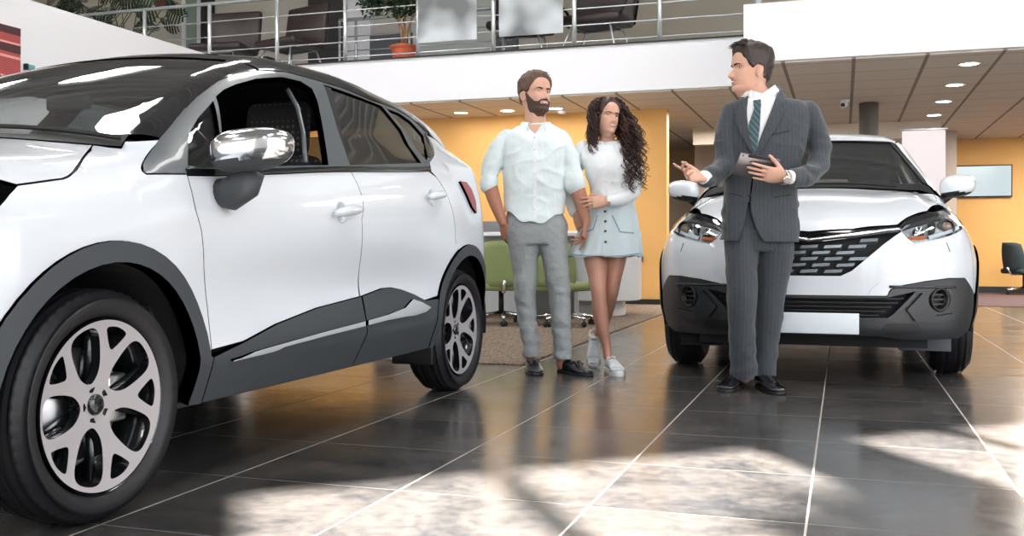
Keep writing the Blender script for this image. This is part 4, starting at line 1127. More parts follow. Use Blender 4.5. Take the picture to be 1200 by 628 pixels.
# A pillar inner line (windscreen side edge)
apil = X([(152, 158), (182, 131), (206, 109), (232, 87), (252, 77), (268, 70.5)])
ap_out = X([(187, 162), (207, 138), (230, 114), (255, 95), (280, 84.5), (300, 82.5)])
xf = float(apil[-1][0]); yf = float(apil[-1][1])
roof_half = [(-1.70, .50)] + [(float(q[0]), float(q[1])) for q in roofL if q[0] < xf + .0] + [(xf, yf)]
roof_front = [(xf + .03 * (1 - (k / 6) ** 2) , yf * k / 6) for k in range(6, -7, -1)]
loop = [(x, y) for x, y in roof_half] + roof_front[1:-1] + [(x, -y) for x, y in roof_half[::-1]]
loop = [(x, -y) for x, y in loop]   # top map uses v=-y
panel(nr, 'roof', nr.to3(TOP, loop), TOP, [M_gloss, M_gap], car1, mirror=False, h=.05, thick=.03)
# A pillars gloss black between windscreen and frame
panel(nr, 'a_pillar', np.concatenate([apil, ap_out[::-1]]), OBL, [M_gloss, M_gap], car1, h=.03, gap=0, off=.002, thick=.03)
# windscreen
ws_half = [(float(q[0]), float(q[1])) for q in apil[::-1]]
wsb = [(ws_half[-1][0] + .14 * (1 - (k / 8) ** 2), ws_half[-1][1] * k / 8) for k in range(8, -9, -1)]
wst = [(xf + .03 * (1 - (k / 6) ** 2), yf * k / 6) for k in range(6, -7, -1)]
loop = ws_half + wsb[1:-1] + [(x, -y) for x, y in ws_half[::-1]] + wst[::-1][1:-1]
wl = nr.to3(TOP, [(x, -y) for x, y in loop])
panel(nr, 'windscreen', wl, TOP, [M_wind, M_gap], car1, mirror=False, h=.06, thick=.005, gap=-.004, off=-.004)
# black band and wipers at the windscreen foot
base_in = [(x, y) for x, y in wsb]; base_out = [(x + .075, y * 1.04) for x, y in wsb]
panel(nr, 'cowl', nr.to3(TOP, [(x, -y) for x, y in base_in + base_out[::-1]]), TOP, [M_rub, M_gap], car1, mirror=False, h=.06, gap=0, off=.004)
wp = MB(); q = nr.to3(TOP, [(1.08 + .05 * t - .0, -(.70 - t * .95)) for t in np.linspace(0, 1, 9)]); wp.tube([tuple(p + np.array([0, 0, .018])) for p in q], .008, 6)
q = nr.to3(TOP, [(1.10 + .05 * t, -(.05 - t * .6)) for t in np.linspace(0, 1, 7)]); wp2 = MB(); wp2.tube([tuple(p + np.array([0, 0, .018])) for p in q], .008, 6)
wp.build('wiper', M_rub, car1); wp2.build('wiper', M_rub, car1)
# hood
hh = [(float(q[0]), float(q[1])) for q in hoodline[::-1]]           # cowl end first
hf = [(1.86, .66), (1.95, .50), (2.02, .25)]
hb = [(base_out[0][0], base_out[0][1])]
loop = [(x, y) for x, y in hh] + hf + [(2.03, 0)] + [(x, -y) for x, y in hf[::-1]] + [(x, -y) for x, y in hh[::-1]] + [(x, y) for x, y in base_out[::-1]][1:-1]
panel(nr, 'bonnet', nr.to3(TOP, [(x, -y) for x, y in loop]), TOP, two, car1, mirror=False, h=.045, gap=.003)
# cowl corner (paint) is part of the fender; bumper and lamps at the front, tail lamps and tailgate behind
CYL1 = ('cyl', 1.0, 1.0)
def cz(l): return [(math.atan2(float(p[1]), float(p[0]) - 1.0), float(p[2])) for p in l]
fe = cz(S([(1.80, .80), (1.84, .62), (1.80, .50)])); 
th0 = fe[0][0]
bump = [(th0, .80), (fe[1][0], .62), (fe[2][0], .50), (fe[2][0] + .08, .30), (0, .26)]
bl = bump + [(-a, z) for a, z in bump[::-1][1:]] + [(-.45, .82), (-.2, .86), (.2, .86), (.45, .82)]
panel(nr, 'front_bumper', nr.to3(CYL1, bl), CYL1, [M_paint, M_gap], car1, mirror=False, h=.05)
lamp = [(th0 + .02, .81), (.62, .80), (.48, .84), (.55, .90), (.72, .935), (th0 + .10, .90)]
lp = nr.to3(CYL1, lamp); panel(nr, 'headlamp', lp, CYL1, [M_clear, M_chrome], car1, h=.05, thick=.02)
for sg in (1, -1):
    q = lp.mean(0); MB().lathe([(.0, 0), (.035, .005), (.05, .03)], Matrix.Translation((q[0] - .09, q[1] * sg * .97, q[2] - .01)) @ Matrix.Rotation(math.pi / 2, 4, 'Y'), 20).build('headlamp_reflector', M_chrome, car1)
panel(nr, 'grille', nr.to3(CYL1, [(-.44, .86), (-.2, .90), (.2, .90), (.44, .86), (.30, .80), (-.30, .80)]), CYL1, [M_gloss, M_gap], car1, mirror=False, h=.05, off=.006)
CYLR = ('cyl', -1.0, 1.0)
def czr(l): return [(math.atan2(float(p[1]), float(p[0]) + 1.0), float(p[2])) for p in l]
# rear faces: map about the rear axis with theta measured from +x, so the tail is near +-pi; use a shifted loop
class RearMap(Surf): pass
def rear_to3(sf, uv):
    uv = np.asarray(uv, float); th = uv[:, 0]
    D = np.stack([np.cos(th), -np.sin(th), np.zeros(len(uv))], 1); O = np.stack([-1.0 - 1.8 * np.cos(th), 1.8 * np.sin(th), uv[:, 1]], 1)
    return sf.march(O, D, 1.8, .02)[0]
def rear_panel(sf, name, loop, mats_, parent, h=.05, off=0., thick=.012, gap=.002):
    V2, T, bnd = tri2d(shrink(loop, gap) if gap else loop, (), h)
    return sheet(name, V2, T, bnd, lambda uv: (lambda p: (p, sf.grad(p)))(rear_to3(sf, uv)), mats_, parent, off, thick, 1)
re_ = S([(-1.85, .33), (-1.90, .5), (-1.92, .8), (-1.9, 1.0), (-1.86, 1.12), (-1.78, 1.22), (-1.66, 1.30)])
rt = [(math.atan2(float(p[1]), -(float(p[0]) + 1.0)), float(p[2])) for p in re_]
tg = rt + [(rt[-1][0] * .6, 1.36)]
rear_panel(nr, 'rear_bumper', [(-a, z) for a, z in rt[:3]] + [(a, z) for a, z in rt[:3][::-1]], [M_paint, M_gap], car1)
rear_panel(nr, 'tailgate', [(-a, z) for a, z in rt[2:5]] + [(a, z) for a, z in rt[2:5][::-1]], [M_paint, M_gap], car1)
rear_panel(nr, 'rear_window', [(-a, z) for a, z in rt[4:]] + [(-.35, 1.42), (.35, 1.42)] + [(a, z) for a, z in rt[4:][::-1]], [M_win, M_gap], car1, thick=.006)
# tail lamp, wraps from the quarter round the corner
tla = [(rt[3][0] + .06, .98), (rt[4][0] + .14, 1.10), (rt[4][0] + .02, 1.145), (rt[4][0] - .22, 1.13), (rt[3][0] - .25, 1.02), (rt[3][0] - .05, .93)]
tq = X([(537, 213), (544, 214), (550, 222), (555, 236), (556, 250), (551, 243), (545, 229)])
tq2 = [(math.atan2(float(p[1]), -(float(p[0]) + 1.0)), float(p[2])) for p in tq]
rear_panel(nr, 'tail_lamp', tq2, [M_lensr, M_gloss], car1, off=.014, thick=.03, h=.03, gap=0)
rear_panel(nr, 'tail_lamp', [(-a, z) for a, z in tq2], [M_lensr, M_gloss], car1, off=.014, thick=.03, h=.03, gap=0)
# door handles
def door_handle(pts, cup):
    a, b = X(pts); d = b - a
    for sg in (1, -1):
        n3 = nr.grad(np.array([a]))[0]
        cup3 = X([cup])[0]
        cm_ = MB()
        c = cup3; R = Matrix(((1, 0, 0), (0, 1, 0), (0, 0, 1)))
        qn = Vector(n3); rot = qn.to_track_quat('Z', 'Y').to_matrix().to_4x4()
        TT = Matrix.Translation(Vector(c)) @ rot
        cm_.lathe([(.046, .0), (.046, .002), (.040, .001), (.025, -.004), (0, -.008)], TT, 28)
        hd = MB(); m = [a + d * t + n3 * (.012 + .026 * math.sin(math.pi * min(1, max(0, (t * .9 + .05)))) ** .6) for t in np.linspace(0, 1, 9)]
        hd.tube([tuple(q) for q in m], [.010, .017, .019, .019, .019, .019, .019, .017, .011], 12)
        o = hd.build('door_handle', M_paint, car1); o2 = cm_.build('handle_cup', M_paint, o)
        if sg < 0:
            for oo in (o, o2):
                for v in oo.data.vertices: v.co.y *= -1
                oo.data.flip_normals()
door_handle([(387, 250.5), (417, 245.5)], (400, 248))
door_handle([(498, 231.5), (516, 228)], (506, 231))
# wheels and wells
for sg in (1, -1):
    wheel(car1, FXc, sg * .765, WR, .20, .236, sg, 20)
    wheel(car1, RXc, sg * .765, WR, .20, .236, sg, 20)
def well(parent, cx, r, r0, y0, y1, sg):
    b = MB(); prof = [(math.radians(a)) for a in range(-10, 191, 8)]
    V = []; F = []
    for a in prof:
        for y in (y0, y1): V.append((cx + r * math.cos(a), sg * y, r0 + r * math.sin(a)))
    for i in range(len(prof) - 1): F.append((2 * i, 2 * i + 1, 2 * i + 3, 2 * i + 2))
    n = len(V); V.append((cx, sg * y0, r0)); 
    for i in range(len(prof) - 1): F.append((n, 2 * i, 2 * i + 2))
    b.add(V, F, False).build('wheel_well', M_gap, parent)
for sg in (1, -1):
    well(car1, FXc, ARI + .012, RW, .50, .855, sg); well(car1, RXc, ARI + .012, RW, .50, .855, sg)
# mud flap behind cladding at the rear wheel
MB().box((RXc + ARI - .03, .62, .17), (RXc + ARI - .01, .84, .30), bev=.006).build('mud_flap', M_black, car1)
# underbody and cabin
MB().box((-1.8, -.60, .22), (1.95, .60, .30)).build('underbody', M_gap, car1)
ub = MB(); ub.box((-.95, -.78, .26), (.90, .78, .40)); ub.build('cabin_floor', M_cabin, car1)
MB().box((.93, -.76, .40), (1.02, .76, .96)).build('dashboard', M_cabin, car1)
MB().box((.58, -.72, .80), (.95, .72, 1.00), bev=.06).build('dashboard_top', M_cabin, car1)
for sg in (1, -1): MB().box((-.85, sg * .76 - .02, .42), (.92, sg * .76 + .02, .955), bev=.015).build('door_card', M_cabin, car1)
MB().box((-1.75, -.70, .40), (-.85, .70, .95), bev=.05).build('rear_bench', M_cabin, car1)
def seat_mat():
    m = bpy.data.materials.new('seat_fabric_dots'); m.use_nodes = True; nt = m.node_tree; b = nt.nodes['Principled BSDF']
    tc = nt.nodes.new('ShaderNodeTexCoord'); v = nt.nodes.new('ShaderNodeTexVoronoi'); v.inputs['Scale'].default_value = 38; v.inputs['Randomness'].default_value = 0.0
    nt.links.new(tc.outputs['Object'], v.inputs['Vector'])
    lt = nt.nodes.new('ShaderNodeMath'); lt.operation = 'LESS_THAN'; lt.inputs[1].default_value = .28; nt.links.new(v.outputs['Distance'], lt.inputs[0])
    mx = nt.nodes.new('ShaderNodeMix'); mx.data_type = 'RGBA'; mx.inputs[6].default_value = srgb(44, 42, 46); mx.inputs[7].default_value = srgb(104, 92, 92)
    nt.links.new(lt.outputs[0], mx.inputs[0]); nt.links.new(mx.outputs[2], b.inputs['Base Color']); b.inputs['Roughness'].default_value = .9
    return m
M_seat = seat_mat()
seat(car1, .05, .36, M_seat, M_seat); seat(car1, .05, -.36, M_seat, M_seat)
stw = MB(); pts = [(.56 + .09 * math.sin(a) * 1, .36 + .185 * math.cos(a), .98 + .165 * math.sin(a)) for a in np.linspace(0, 2 * math.pi, 29)]
stw.tube(pts, .014, 8, cap=False); stw.tube([(.56, .20, .97), (.60, .36, .96), (.56, .52, .97)], .012, 6); stw.build('steering_wheel', M_black, car1)
# inner pillar curve and belt behind the front seat
MB().tube([tuple(q) for q in (X([(352, 104), (364, 125), (371, 155), (374, 190)]) - np.array([0, .06, 0]))], .010, 8).build('pillar_trim', M_trimg, car1)
MB().box((.50, -.10, 1.27), (.53, .10, 1.33), bev=.012).build('inside_mirror', M_black, car1)
# door mirror with chrome shell and grey arm
at = Vector((.81, 1.0, 1.075))
mm = mirror_unit(car1, at, 1, [M_chrome, M_clad], (.12, .27, .145))
mm2 = mirror_unit(car1, Vector((.81, -1.0, 1.075)), -1, [M_chrome, M_clad], (.12, .27, .145))
for sg, par in ((1, mm), (-1, mm2)):
    V = [(.80, sg * .85, .93), (.80, sg * .90, .925), (.79, sg * .945, .955), (.79, sg * .965, 1.0)]
    MB().tube(V, [.045, .055, .055, .05], 14).build('mirror_arm', M_clad, par)
# ------------------------------------------------------------------ facing car: white mid-size crossover, front toward the viewer
class Far(Surf):
    belt = staticmethod(pchip([-2.3, -1.2, 0.0, 1.0, 1.3, 2.2], [1.12, 1.10, 1.06, 1.02, 1.0, .92]))
    hc = staticmethod(pchip([-2.25, -2.1, -2.0, -1.7, -1.2, -.4, 0, .30, .6, .9, 1.15, 1.30, 1.6, 1.9, 2.06, 2.15, 2.2], [.9, 1.2, 1.42, 1.55, 1.60, 1.625, 1.615, 1.57, 1.44, 1.29, 1.155, 1.125, 1.075, 1.00, .935, .885, .82]))
    fx = staticmethod(pchip([.15, .25, .32, .45, .6, .7, .8, .88, .95, 1.02, 1.1], [2.06, 2.16, 2.19, 2.205, 2.21, 2.205, 2.18, 2.14, 2.05, 1.9, 1.7]))
    rx = staticmethod(pchip([.2, .4, .65, .9, 1.1, 1.25, 1.5, 1.6], [-2.06, -2.2, -2.24, -2.2, -2.15, -2.10, -1.98, -1.9]))
    tap = staticmethod(pchip([-2.3, -2.0, -1.6, -1.0, 0, 1.0, 1.4, 1.7, 2.2], [.15, .06, .015, 0, 0, 0, .0, .02, .10]))
    def W(s, x, z):
        q = z - s.belt(x)
        up = .800 - .47 * q - .06 * q * q - .05 * np.clip((-.6 - x) / 1.2, 0, 1)
        lo = .915 - .115 * np.clip((q + .32) / .32, 0, 1) ** 1.7 - np.clip(.40 - z, 0, 1) * .3
        lo = lo + .012 * np.exp(-((x - 1.323) / .42) ** 4) * np.exp(-((z - .7) / .3) ** 2)
        return np.where(q > 0, up, lo) - s.tap(x)
    def f(s, x, y, z):
        ay = np.sqrt(y * y + 1e-6)
        a = ay - s.W(x, z)
        # bonnet with raised shoulders; roof crown
        t = np.clip((x - 1.1) / .3, 0, 1)
        ridge = .030 * np.exp(-((ay - .56) / .12) ** 2) * t * np.clip((2.2 - x) / .5, 0, 1)
        b = (z - (s.hc(x) - .075 * (ay / .7) ** 2 + ridge)) * np.where((x > .3) & (x < 1.15), .88, 1.0)
        c = x - (s.fx(z) - .46 * (ay / .9) ** 3.4)
        d = (s.rx(z) + .30 * (ay / .9) ** 3.5) - x
        r = smax(a, b, np.where(x > 1.15, .13, .09)); r = smax(r, c, .09); r = smax(r, d, .10)
        return np.maximum(r, .17 - z)
XF = -.18; YF = 7.94
fr = Far(XF, YF)
car2 = thing('car', 'white crossover car facing the viewer behind the man in the suit', 'car', (XF, YF, 0), -math.pi / 2)
X2 = lambda pts: fr.px(pts)
CYL = ('cyl', 1.0, 1.0)
def c2(pts): return [(float(a), float(b)) for a, b in fr.to2(CYL, X2(pts))]
def sym(half):           # half from centre to right (+theta); returns closed loop, mirrored
    h = [(0.0, half[0][1])] + list(half[1:]) if abs(half[0][0]) < .06 else list(half)
    l = [(-a, z) for a, z in h[::-1]]
    return l, h
def front(name, loop2, mats_, holes=(), **k):
    return panel(fr, name, fr.to3(CYL, loop2), CYL, mats_, car2, holes=[fr.to3(CYL, q) for q in holes], **k)
def mir(l): return [(-a, z) for a, z in l]
gr_half = c2([(957, 283.5), (1000, 278), (1040, 272), (1056, 271), (1047, 277), (1035, 286), (1022, 297), (1010, 307), (998, 317), (985, 323)])
hl_half = c2([(1052, 267.5), (1064, 256), (1087, 249), (1108, 244.5), (1123, 243), (1129, 250), (1130, 257), (1128, 267), (1111, 276.5), (1090, 282), (1073, 285.5), (1064, 279)])
thB = math.atan2(.875, .76)
lowtop = c2([(1039, 347), (1044, 339), (1060, 334), (1085, 329.5), (1112, 326)]); 
zc = 1.0
# white bumper skin
lo_z = lowtop[0][1]
up_r = [p for p in gr_half[3:]][::-1]                   # from bottom right of the grille up to its corner
outer_r = [(0, gr_half[-1][1])] + up_r + [hl_half[0]] + hl_half[:5:-1][:-0 or None]
outer_r = [(0, gr_half[-1][1])] + up_r + [hl_half[0], hl_half[11], hl_half[10], hl_half[9], hl_half[8], hl_half[7]] + [(thB, hl_half[7][1] + .01), (thB, .50), (thB - .05, .545), (thB - .10, .585)] + lowtop[::-1] + [(0, lo_z)]
bl = outer_r + [(-a, z) for a, z in outer_r[::-1]][1:-1]
front('front_bumper', bl, [M_paint, M_gap], mirror=False, h=.035)
# dark lower bumper with openings
zb2 = .275
lowg = c2([(957, 349.5), (1039, 349), (1062, 344), (1073, 341.5), (1064, 350), (1054, 360), (1046, 368), (1040, 372)])
lgl = [(0, lowg[0][1])] + lowg[1:] + [(0, lowg[-1][1])]
lg_loop = lgl + [(-a, z) for a, z in lgl[::-1]][1:-1]
lb = [(0, lo_z)] + lowtop + [(thB - .10, .585), (thB - .05, .545), (thB, .50), (thB, .30), (thB - .12, .25)] + [(.42, .255), (.30, zb2), (0, zb2)]
lb_loop = lb + [(-a, z) for a, z in lb[::-1]][1:-1]
fog = c2([(1101, 351)])[0]
fogc = [(fog[0] + .062 * math.cos(a), fog[1] + .062 * math.sin(a)) for a in np.linspace(0, 2 * math.pi, 25)[:-1]]
front('lower_bumper', lb_loop, [M_clad2 := mat('charcoal_bumper', srgb(34, 37, 41), .42, coat=.2), M_gap], holes=[lg_loop, fogc, mir(fogc)], mirror=False, h=.03, off=.006, thick=.03)
front('lower_grille', lg_loop, [M_gap, M_gap], mirror=False, h=.06, off=-.045, thick=.01, gap=-.02)
sl = MB()
z0_, z1_ = lowg[-1][1] + .008, lowg[1][1] - .006
for k in range(5):
    z = z0_ + (z1_ - z0_) * k / 4; w_ = .30 + .11 * k / 4
    q = fr.to3(CYL, [(t * w_, z) for t in np.linspace(-1, 1, 41)]); q = q - fr.grad(q) * .012
    sl.tube([tuple(p) for p in q], .0065, 6)
sl.build('grille_slats', [M_black], car2)
# bumper crease strips beside the fog lamps
for sg in (1, -1):
    q = fr.to3(CYL, [(sg * t, .545 - .02 * (t - .3)) for t in np.linspace(.34, thB - .18, 14)]); q = q + fr.grad(q) * .006
    MB().tube([tuple(p) for p in q], .008, 6).build('bumper_ridge', M_clad2, car2)
    q0 = fr.to3(CYL, [(sg * fog[0], fog[1])])[0]; n0 = Vector(fr.grad(np.array([q0]))[0]); R = Matrix.Translation(Vector(q0)) @ n0.to_track_quat('Z', 'Y').to_matrix().to_4x4()
    fg = MB().lathe([(.050, -.03), (.050, .004), (.058, .014), (.067, .010), (.069, -.02)], R, 36).build('fog_lamp_bezel', [M_black], car2)
    f2_ = MB().lathe([(.049, -.018), (0, -.018)], R, 32); f2_.build('fog_lamp_cover', [M_black], fg)
    f3 = MB()
    for k in (-1, 0, 1): f3.box((-.045, k * .026 - .004, -.018), (.045, k * .026 + .004, -.008), R)
    f3.build('fog_lamp_louvre', [M_clad2], fg)
    # sculpted fin between fog lamp and grille
    fin = [(fog[0] - .09, .50), (fog[0] - .075, .42), (fog[0] - .03, .385), (fog[0] + .07, .395), (fog[0] + .09, .37), (fog[0] - .02, .34), (fog[0] - .13, .36), (fog[0] - .17, .42), (fog[0] - .10, .51)]
    fin = fin if sg > 0 else mir(fin)
    front('bumper_fin', fin, [M_clad2, M_gap], mirror=False, h=.03, off=.022, thick=.03, gap=0)
    fl_ = [(.33, .345), (.47, .345), (.50, .30), (.46, .285), (.34, .285), (.31, .30)]
    front('bumper_recess', fl_ if sg > 0 else mir(fl_), [M_black, M_gap], mirror=False, h=.04, off=.008, thick=.01, gap=0)
    MB().box((1.76, sg * .48 - .0, .165), (1.775, sg * .76, .262), bev=.004).build('air_deflector', mat('grey_deflector', srgb(92, 96, 102), .5), car2)
# upper grille: dark mouth, chrome eyebrow and staggered dashes
gl = [(0, gr_half[0][1])] + gr_half[1:] + [(0, gr_half[-1][1])]
g_loop = gl + [(-a, z) for a, z in gl[::-1]][1:-1]
lip = c2([(957, 272.5), (1000, 269), (1040, 265), (1053, 264.5)]); lip = [(0, lip[0][1])] + lip[1:]
front('grille', g_loop, [M_gap, M_gap], mirror=False, h=.05, off=-.035, thick=.01, gap=-.01)
brow = [(0, gr_half[0][1] - .003)] + gr_half[1:4] + [hl_half[0]] + lip[::-1]
br_loop = brow + [(-a, z) for a, z in brow[::-1]][1:-1]
front('grille_brow', br_loop, [M_gloss, M_gap], mirror=False, h=.04, off=-.004, thick=.02, gap=0)
cb = MB()
q = fr.to3(CYL, [(s_ * t, np.interp(t, [p[0] for p in gl[:4]], [p[1] for p in gl[:4]]) + .012) for s_, t in [(-1, a) for a in np.linspace(gl[3][0], 0, 16)] + [(1, a) for a in np.linspace(0.02, gl[3][0], 16)]]); q = q + fr.grad(q) * .002
cb.tube([tuple(p) for p in q], .009, 8); cb.build('grille_chrome', [M_chrome], car2)
q = fr.to3(CYL, [(s_ * a, z) for s_, l in ((1, gr_half[3:]),) for a, z in l]); q = q + fr.grad(q) * .004
db = MB(); M_dash = mat('grille_dash', srgb(128, 136, 142), .3, .6)
gz0, gz1 = gr_half[-1][1], gr_half[0][1]
def gw(z):    # half width of the mouth at height z
    zs = [p[1] for p in gr_half[3:]][::-1]; ts = [p[0] for p in gr_half[3:]][::-1]
    return float(np.interp(z, zs, ts))
row = 0; z = gz0 + .014
while z < gz1 + .05:
    ww = gw(z) - .02; a = -.735 + (.0525 if row % 2 else 0)
    while a < .7:
        top = float(np.interp(abs(a), [p[0] for p in gl[:4]], [p[1] for p in gl[:4]])) - .01
        if abs(a) + .018 < gw(z + .012) and z + .020 < top + .006:
            c4 = fr.to3(CYL, [(a - .040, z), (a + .034, z + .004), (a + .042, z + .021), (a - .032, z + .017)]); n4 = fr.grad(c4)
            o4 = c4 - n4 * .004; i4 = c4 - n4 * .030
            i4[:, 2] -= .008
            db.add([tuple(p) for p in o4] + [tuple(p) for p in i4], [(0, 1, 2, 3), (4, 7, 6, 5), (0, 4, 5, 1), (1, 5, 6, 2), (2, 6, 7, 3), (3, 7, 4, 0)])
        a += .105
    # thin dark lattice line behind
    if z + .01 < gz1 + .03:
        ww2 = min(gw(z), .6)
        q = fr.to3(CYL, [(t * ww2, z - .008) for t in np.linspace(-1, 1, 25)]); q = q - fr.grad(q) * .024
    z += .034; row += 1
db.build('grille_mesh', [M_dash], car2)
# headlamps
front('headlamp_bowl', hl_half, [M_chr2 := mat('lamp_chrome', (.86, .88, .9, 1), .3, .15, coat=.6), M_gap], h=.03, off=-.05, thick=.01, gap=-.003)
front('headlamp_cover', hl_half, [M_clear, M_gloss], h=.035, off=.002, thick=.004, gap=0)
for sg in (1, -1):
    hp = lambda a, z, dp: (lambda p: p - fr.grad(p) * dp)(fr.to3(CYL, [(sg * a, z)]))[0]
    def at_px(px, py, dp, r, m_, name, prof):
        a, z = c2([(px, py)])[0]; q0 = hp(a, z, dp); n0 = Vector((1, sg * .35, 0)).normalized()
        R = Matrix.Translation(Vector(q0)) @ n0.to_track_quat('Z', 'Y').to_matrix().to_4x4()
        return MB().lathe([(pr * r, pz * r) for pr, pz in prof], R, 28).build(name, [m_], car2)
    at_px(1113, 262, .030, .046, M_gloss, 'lamp_ring', [(1.0, -.3), (1.05, .2), (.92, .3), (.85, .1), (.80, -.2)])
    at_px(1113, 262, .030, .036, mat('projector_lens', srgb(168, 140, 120), .05, .3, coat=1), 'projector_lens', [(1.0, -.1), (.8, .3), (.45, .52), (0, .6)])
    at_px(1079, 269, .032, .034, M_chrome, 'lamp_reflector', [(1.0, .3), (.7, -.2), (.3, -.4), (0, -.45)])
    at_px(1079, 269, .030, .012, M_plate, 'lamp_bulb', [(1.0, -.5), (1.0, .5), (.5, 1.0), (0, 1.1)])
    drl = [(a, z) for a, z in c2([(1092, 279), (1112, 273), (1127, 263), (1128, 258), (1122, 264), (1108, 270), (1090, 275)])]
    front('daylight_strip', drl if sg > 0 else mir(drl), [M_plate, M_gap], mirror=False, h=.03, off=-.018, thick=.012, gap=0)
    amb = c2([(1068, 281), (1088, 279), (1088, 274), (1066, 275.5)])
    front('indicator', amb if sg > 0 else mir(amb), [M_amber, M_gap], mirror=False, h=.03, off=-.022, thick=.012, gap=0)
    dk = c2([(1058, 268), (1070, 259), (1092, 252.5), (1122, 246.5), (1125, 250), (1095, 256.5), (1072, 263)])
    front('lamp_eyebrow', dk if sg > 0 else mir(dk), [mat('lamp_smoke', srgb(84, 78, 80), .25, .5), M_gap], mirror=False, h=.03, off=-.012, thick=.012, gap=0)
    mid = c2([(1090, 256), (1096, 255), (1098, 271), (1092, 273)])
    front('lamp_divider', mid if sg > 0 else mir(mid), [M_gloss, M_gap], mirror=False, h=.03, off=-.016, thick=.02, gap=0)
    wc = c2([(1109, 284.5), (1120, 282), (1123, 291), (1113, 295)])
    front('washer_cover', wc if sg > 0 else mir(wc), [M_paint, M_gap], mirror=False, h=.02, off=.004, thick=.006, gap=0)
tc_ = c2([(1016, 346), (1021, 338), (1030, 331.5), (1037, 332), (1043, 338), (1040, 346)])
front('tow_cover', tc_, [M_paint, M_gap], mirror=False, h=.02, off=.003, thick=.005, gap=.001)
# number plate, blank
MB().box((2.205, -.262, .285), (2.228, .262, .398), bev=.004).build('number_plate', [M_plate], car2)
# bonnet
lip3 = X2([(957, 272), (1000, 268.5), (1040, 264.5), (1052, 263.5)]); 
hoodR = X2([(1064, 254.5), (1087, 247.5), (1108, 243), (1121, 241.5)])
hs = [(1.62, .765), (1.40, .770), (1.20, .745), (1.08, .725)]
hr = [(float(p[0]), float(p[1])) for p in lip3][1:] + [(float(p[0]), float(p[1])) for p in hoodR] + hs
hr = [(float(lip3[0][0]), 0.0)] + hr + [(1.20, .60), (1.24, .3), (1.255, 0)]
loop = hr + [(x, -y) for x, y in hr[::-1]][1:-1]
panel(fr, 'bonnet', fr.to3(TOP, [(x, -y) for x, y in loop]), TOP, two, car2, mirror=False, h=.04, gap=.003)
# fender, around the side to the door
hs3 = fr.to3(TOP, [(x, -y) for x, y in hs])
fe_top = [tuple(p) for p in fr.to2(CYL, hs3)]
R2 = .345; AO2 = .425
A2 = [(1.323 + AO2 * math.cos(a), R2 + AO2 * math.sin(a)) for a in np.linspace(math.radians(20), math.radians(165), 22)]
A3 = [tuple(p) for p in fr.to2(CYL, fr.side(A2))]
dd3 = [tuple(p) for p in fr.to2(CYL, fr.side([(.90, .45), (.90, .7), (.93, 1.005)]))]
floop = [hl_half[7], (thB, hl_half[7][1] + .01), (thB, .50)] + A3 + dd3 + [fe_top[-1], fe_top[-2], fe_top[-3], fe_top[0]] + [tuple(map(float, p)) for p in fr.to2(CYL, hoodR[::-1])][:1] + [hl_half[4], hl_half[5], hl_half[6]]
front('front_fender', floop, two, h=.035, gap=.001)
SS = lambda pts: fr.side(pts)
def ctr(cx, wi, n=28, a0=-8, a1=188):
    return [(cx + wi * math.cos(a), R2 + wi * math.sin(a)) for a in np.linspace(math.radians(a0), math.radians(a1), n)]
for cx in (1.323, -1.323): panel(fr, 'wheel_arch_trim', SS(ctr(cx, .425) + ctr(cx, .375)[::-1]), SIDE, [M_clad2, M_gap], car2, off=.012, thick=.05, gap=0, h=.04)
bz = lambda x: float(fr.belt(x)) - .01
bl_ = lambda x0, x1, n=6: [(x0 + (x1 - x0) * k / n, bz(x0 + (x1 - x0) * k / n)) for k in range(n + 1)]
panel(fr, 'front_door', SS([(.90, .42), (.90, .7), (.93, 1.0)] + bl_(.93, -.15) + [(-.17, .8), (-.15, .42)]), SIDE, two, car2, h=.05)
ar = [p for p in ctr(-1.323, .43, 40) if p[0] > -1.2 and p[1] > .42]
panel(fr, 'rear_door', SS([(-.15, .42), (-.17, .8)] + bl_(-.155, -1.02) + ar[::-1]), SIDE, two, car2, h=.05)
ar = [p for p in ctr(-1.323, .43, 40) if p[0] < -1.2 and p[1] > .36]
panel(fr, 'rear_quarter', SS([ar[0]] + [(-1.02, bz(-1.02)), (-1.5, 1.12), (-1.9, 1.2), (-2.08, 1.12), (-2.12, .8), (-2.08, .36)] + ar[::-1][:-1]), SIDE, two, car2, h=.05)
panel(fr, 'side_cladding', SS([(.92, .41), (-.92, .41), (-.92, .22), (.92, .22)]), SIDE, [M_clad2, M_gap], car2, off=.008, thick=.03)
gw1 = [(.80, 1.04), (.45, 1.28), (.20, 1.42), (-.05, 1.475), (-.10, 1.09)]
gw2 = [(-.18, 1.09), (-.16, 1.48), (-.6, 1.485), (-.95, 1.44), (-.98, 1.13)]
gw3 = [(-1.06, 1.14), (-1.04, 1.42), (-1.35, 1.38), (-1.62, 1.24)]
frm = [(1.02, bz(1.0)), (.62, 1.27), (.36, 1.43), (.12, 1.51), (-.3, 1.535), (-.9, 1.52), (-1.4, 1.46), (-1.75, 1.36), (-1.85, 1.2)] + bl_(-1.8, .98, 14)
panel(fr, 'window_frame', SS(frm), SIDE, [M_gloss, M_gap], car2, holes=[SS(gw1), SS(gw2), SS(gw3)], h=.05, gap=0, thick=.03)
for g_ in (gw1, gw2, gw3): panel(fr, 'side_window', SS(g_), SIDE, [M_winc, M_gap], car2, off=-.008, thick=.004, gap=-.004, h=.08)
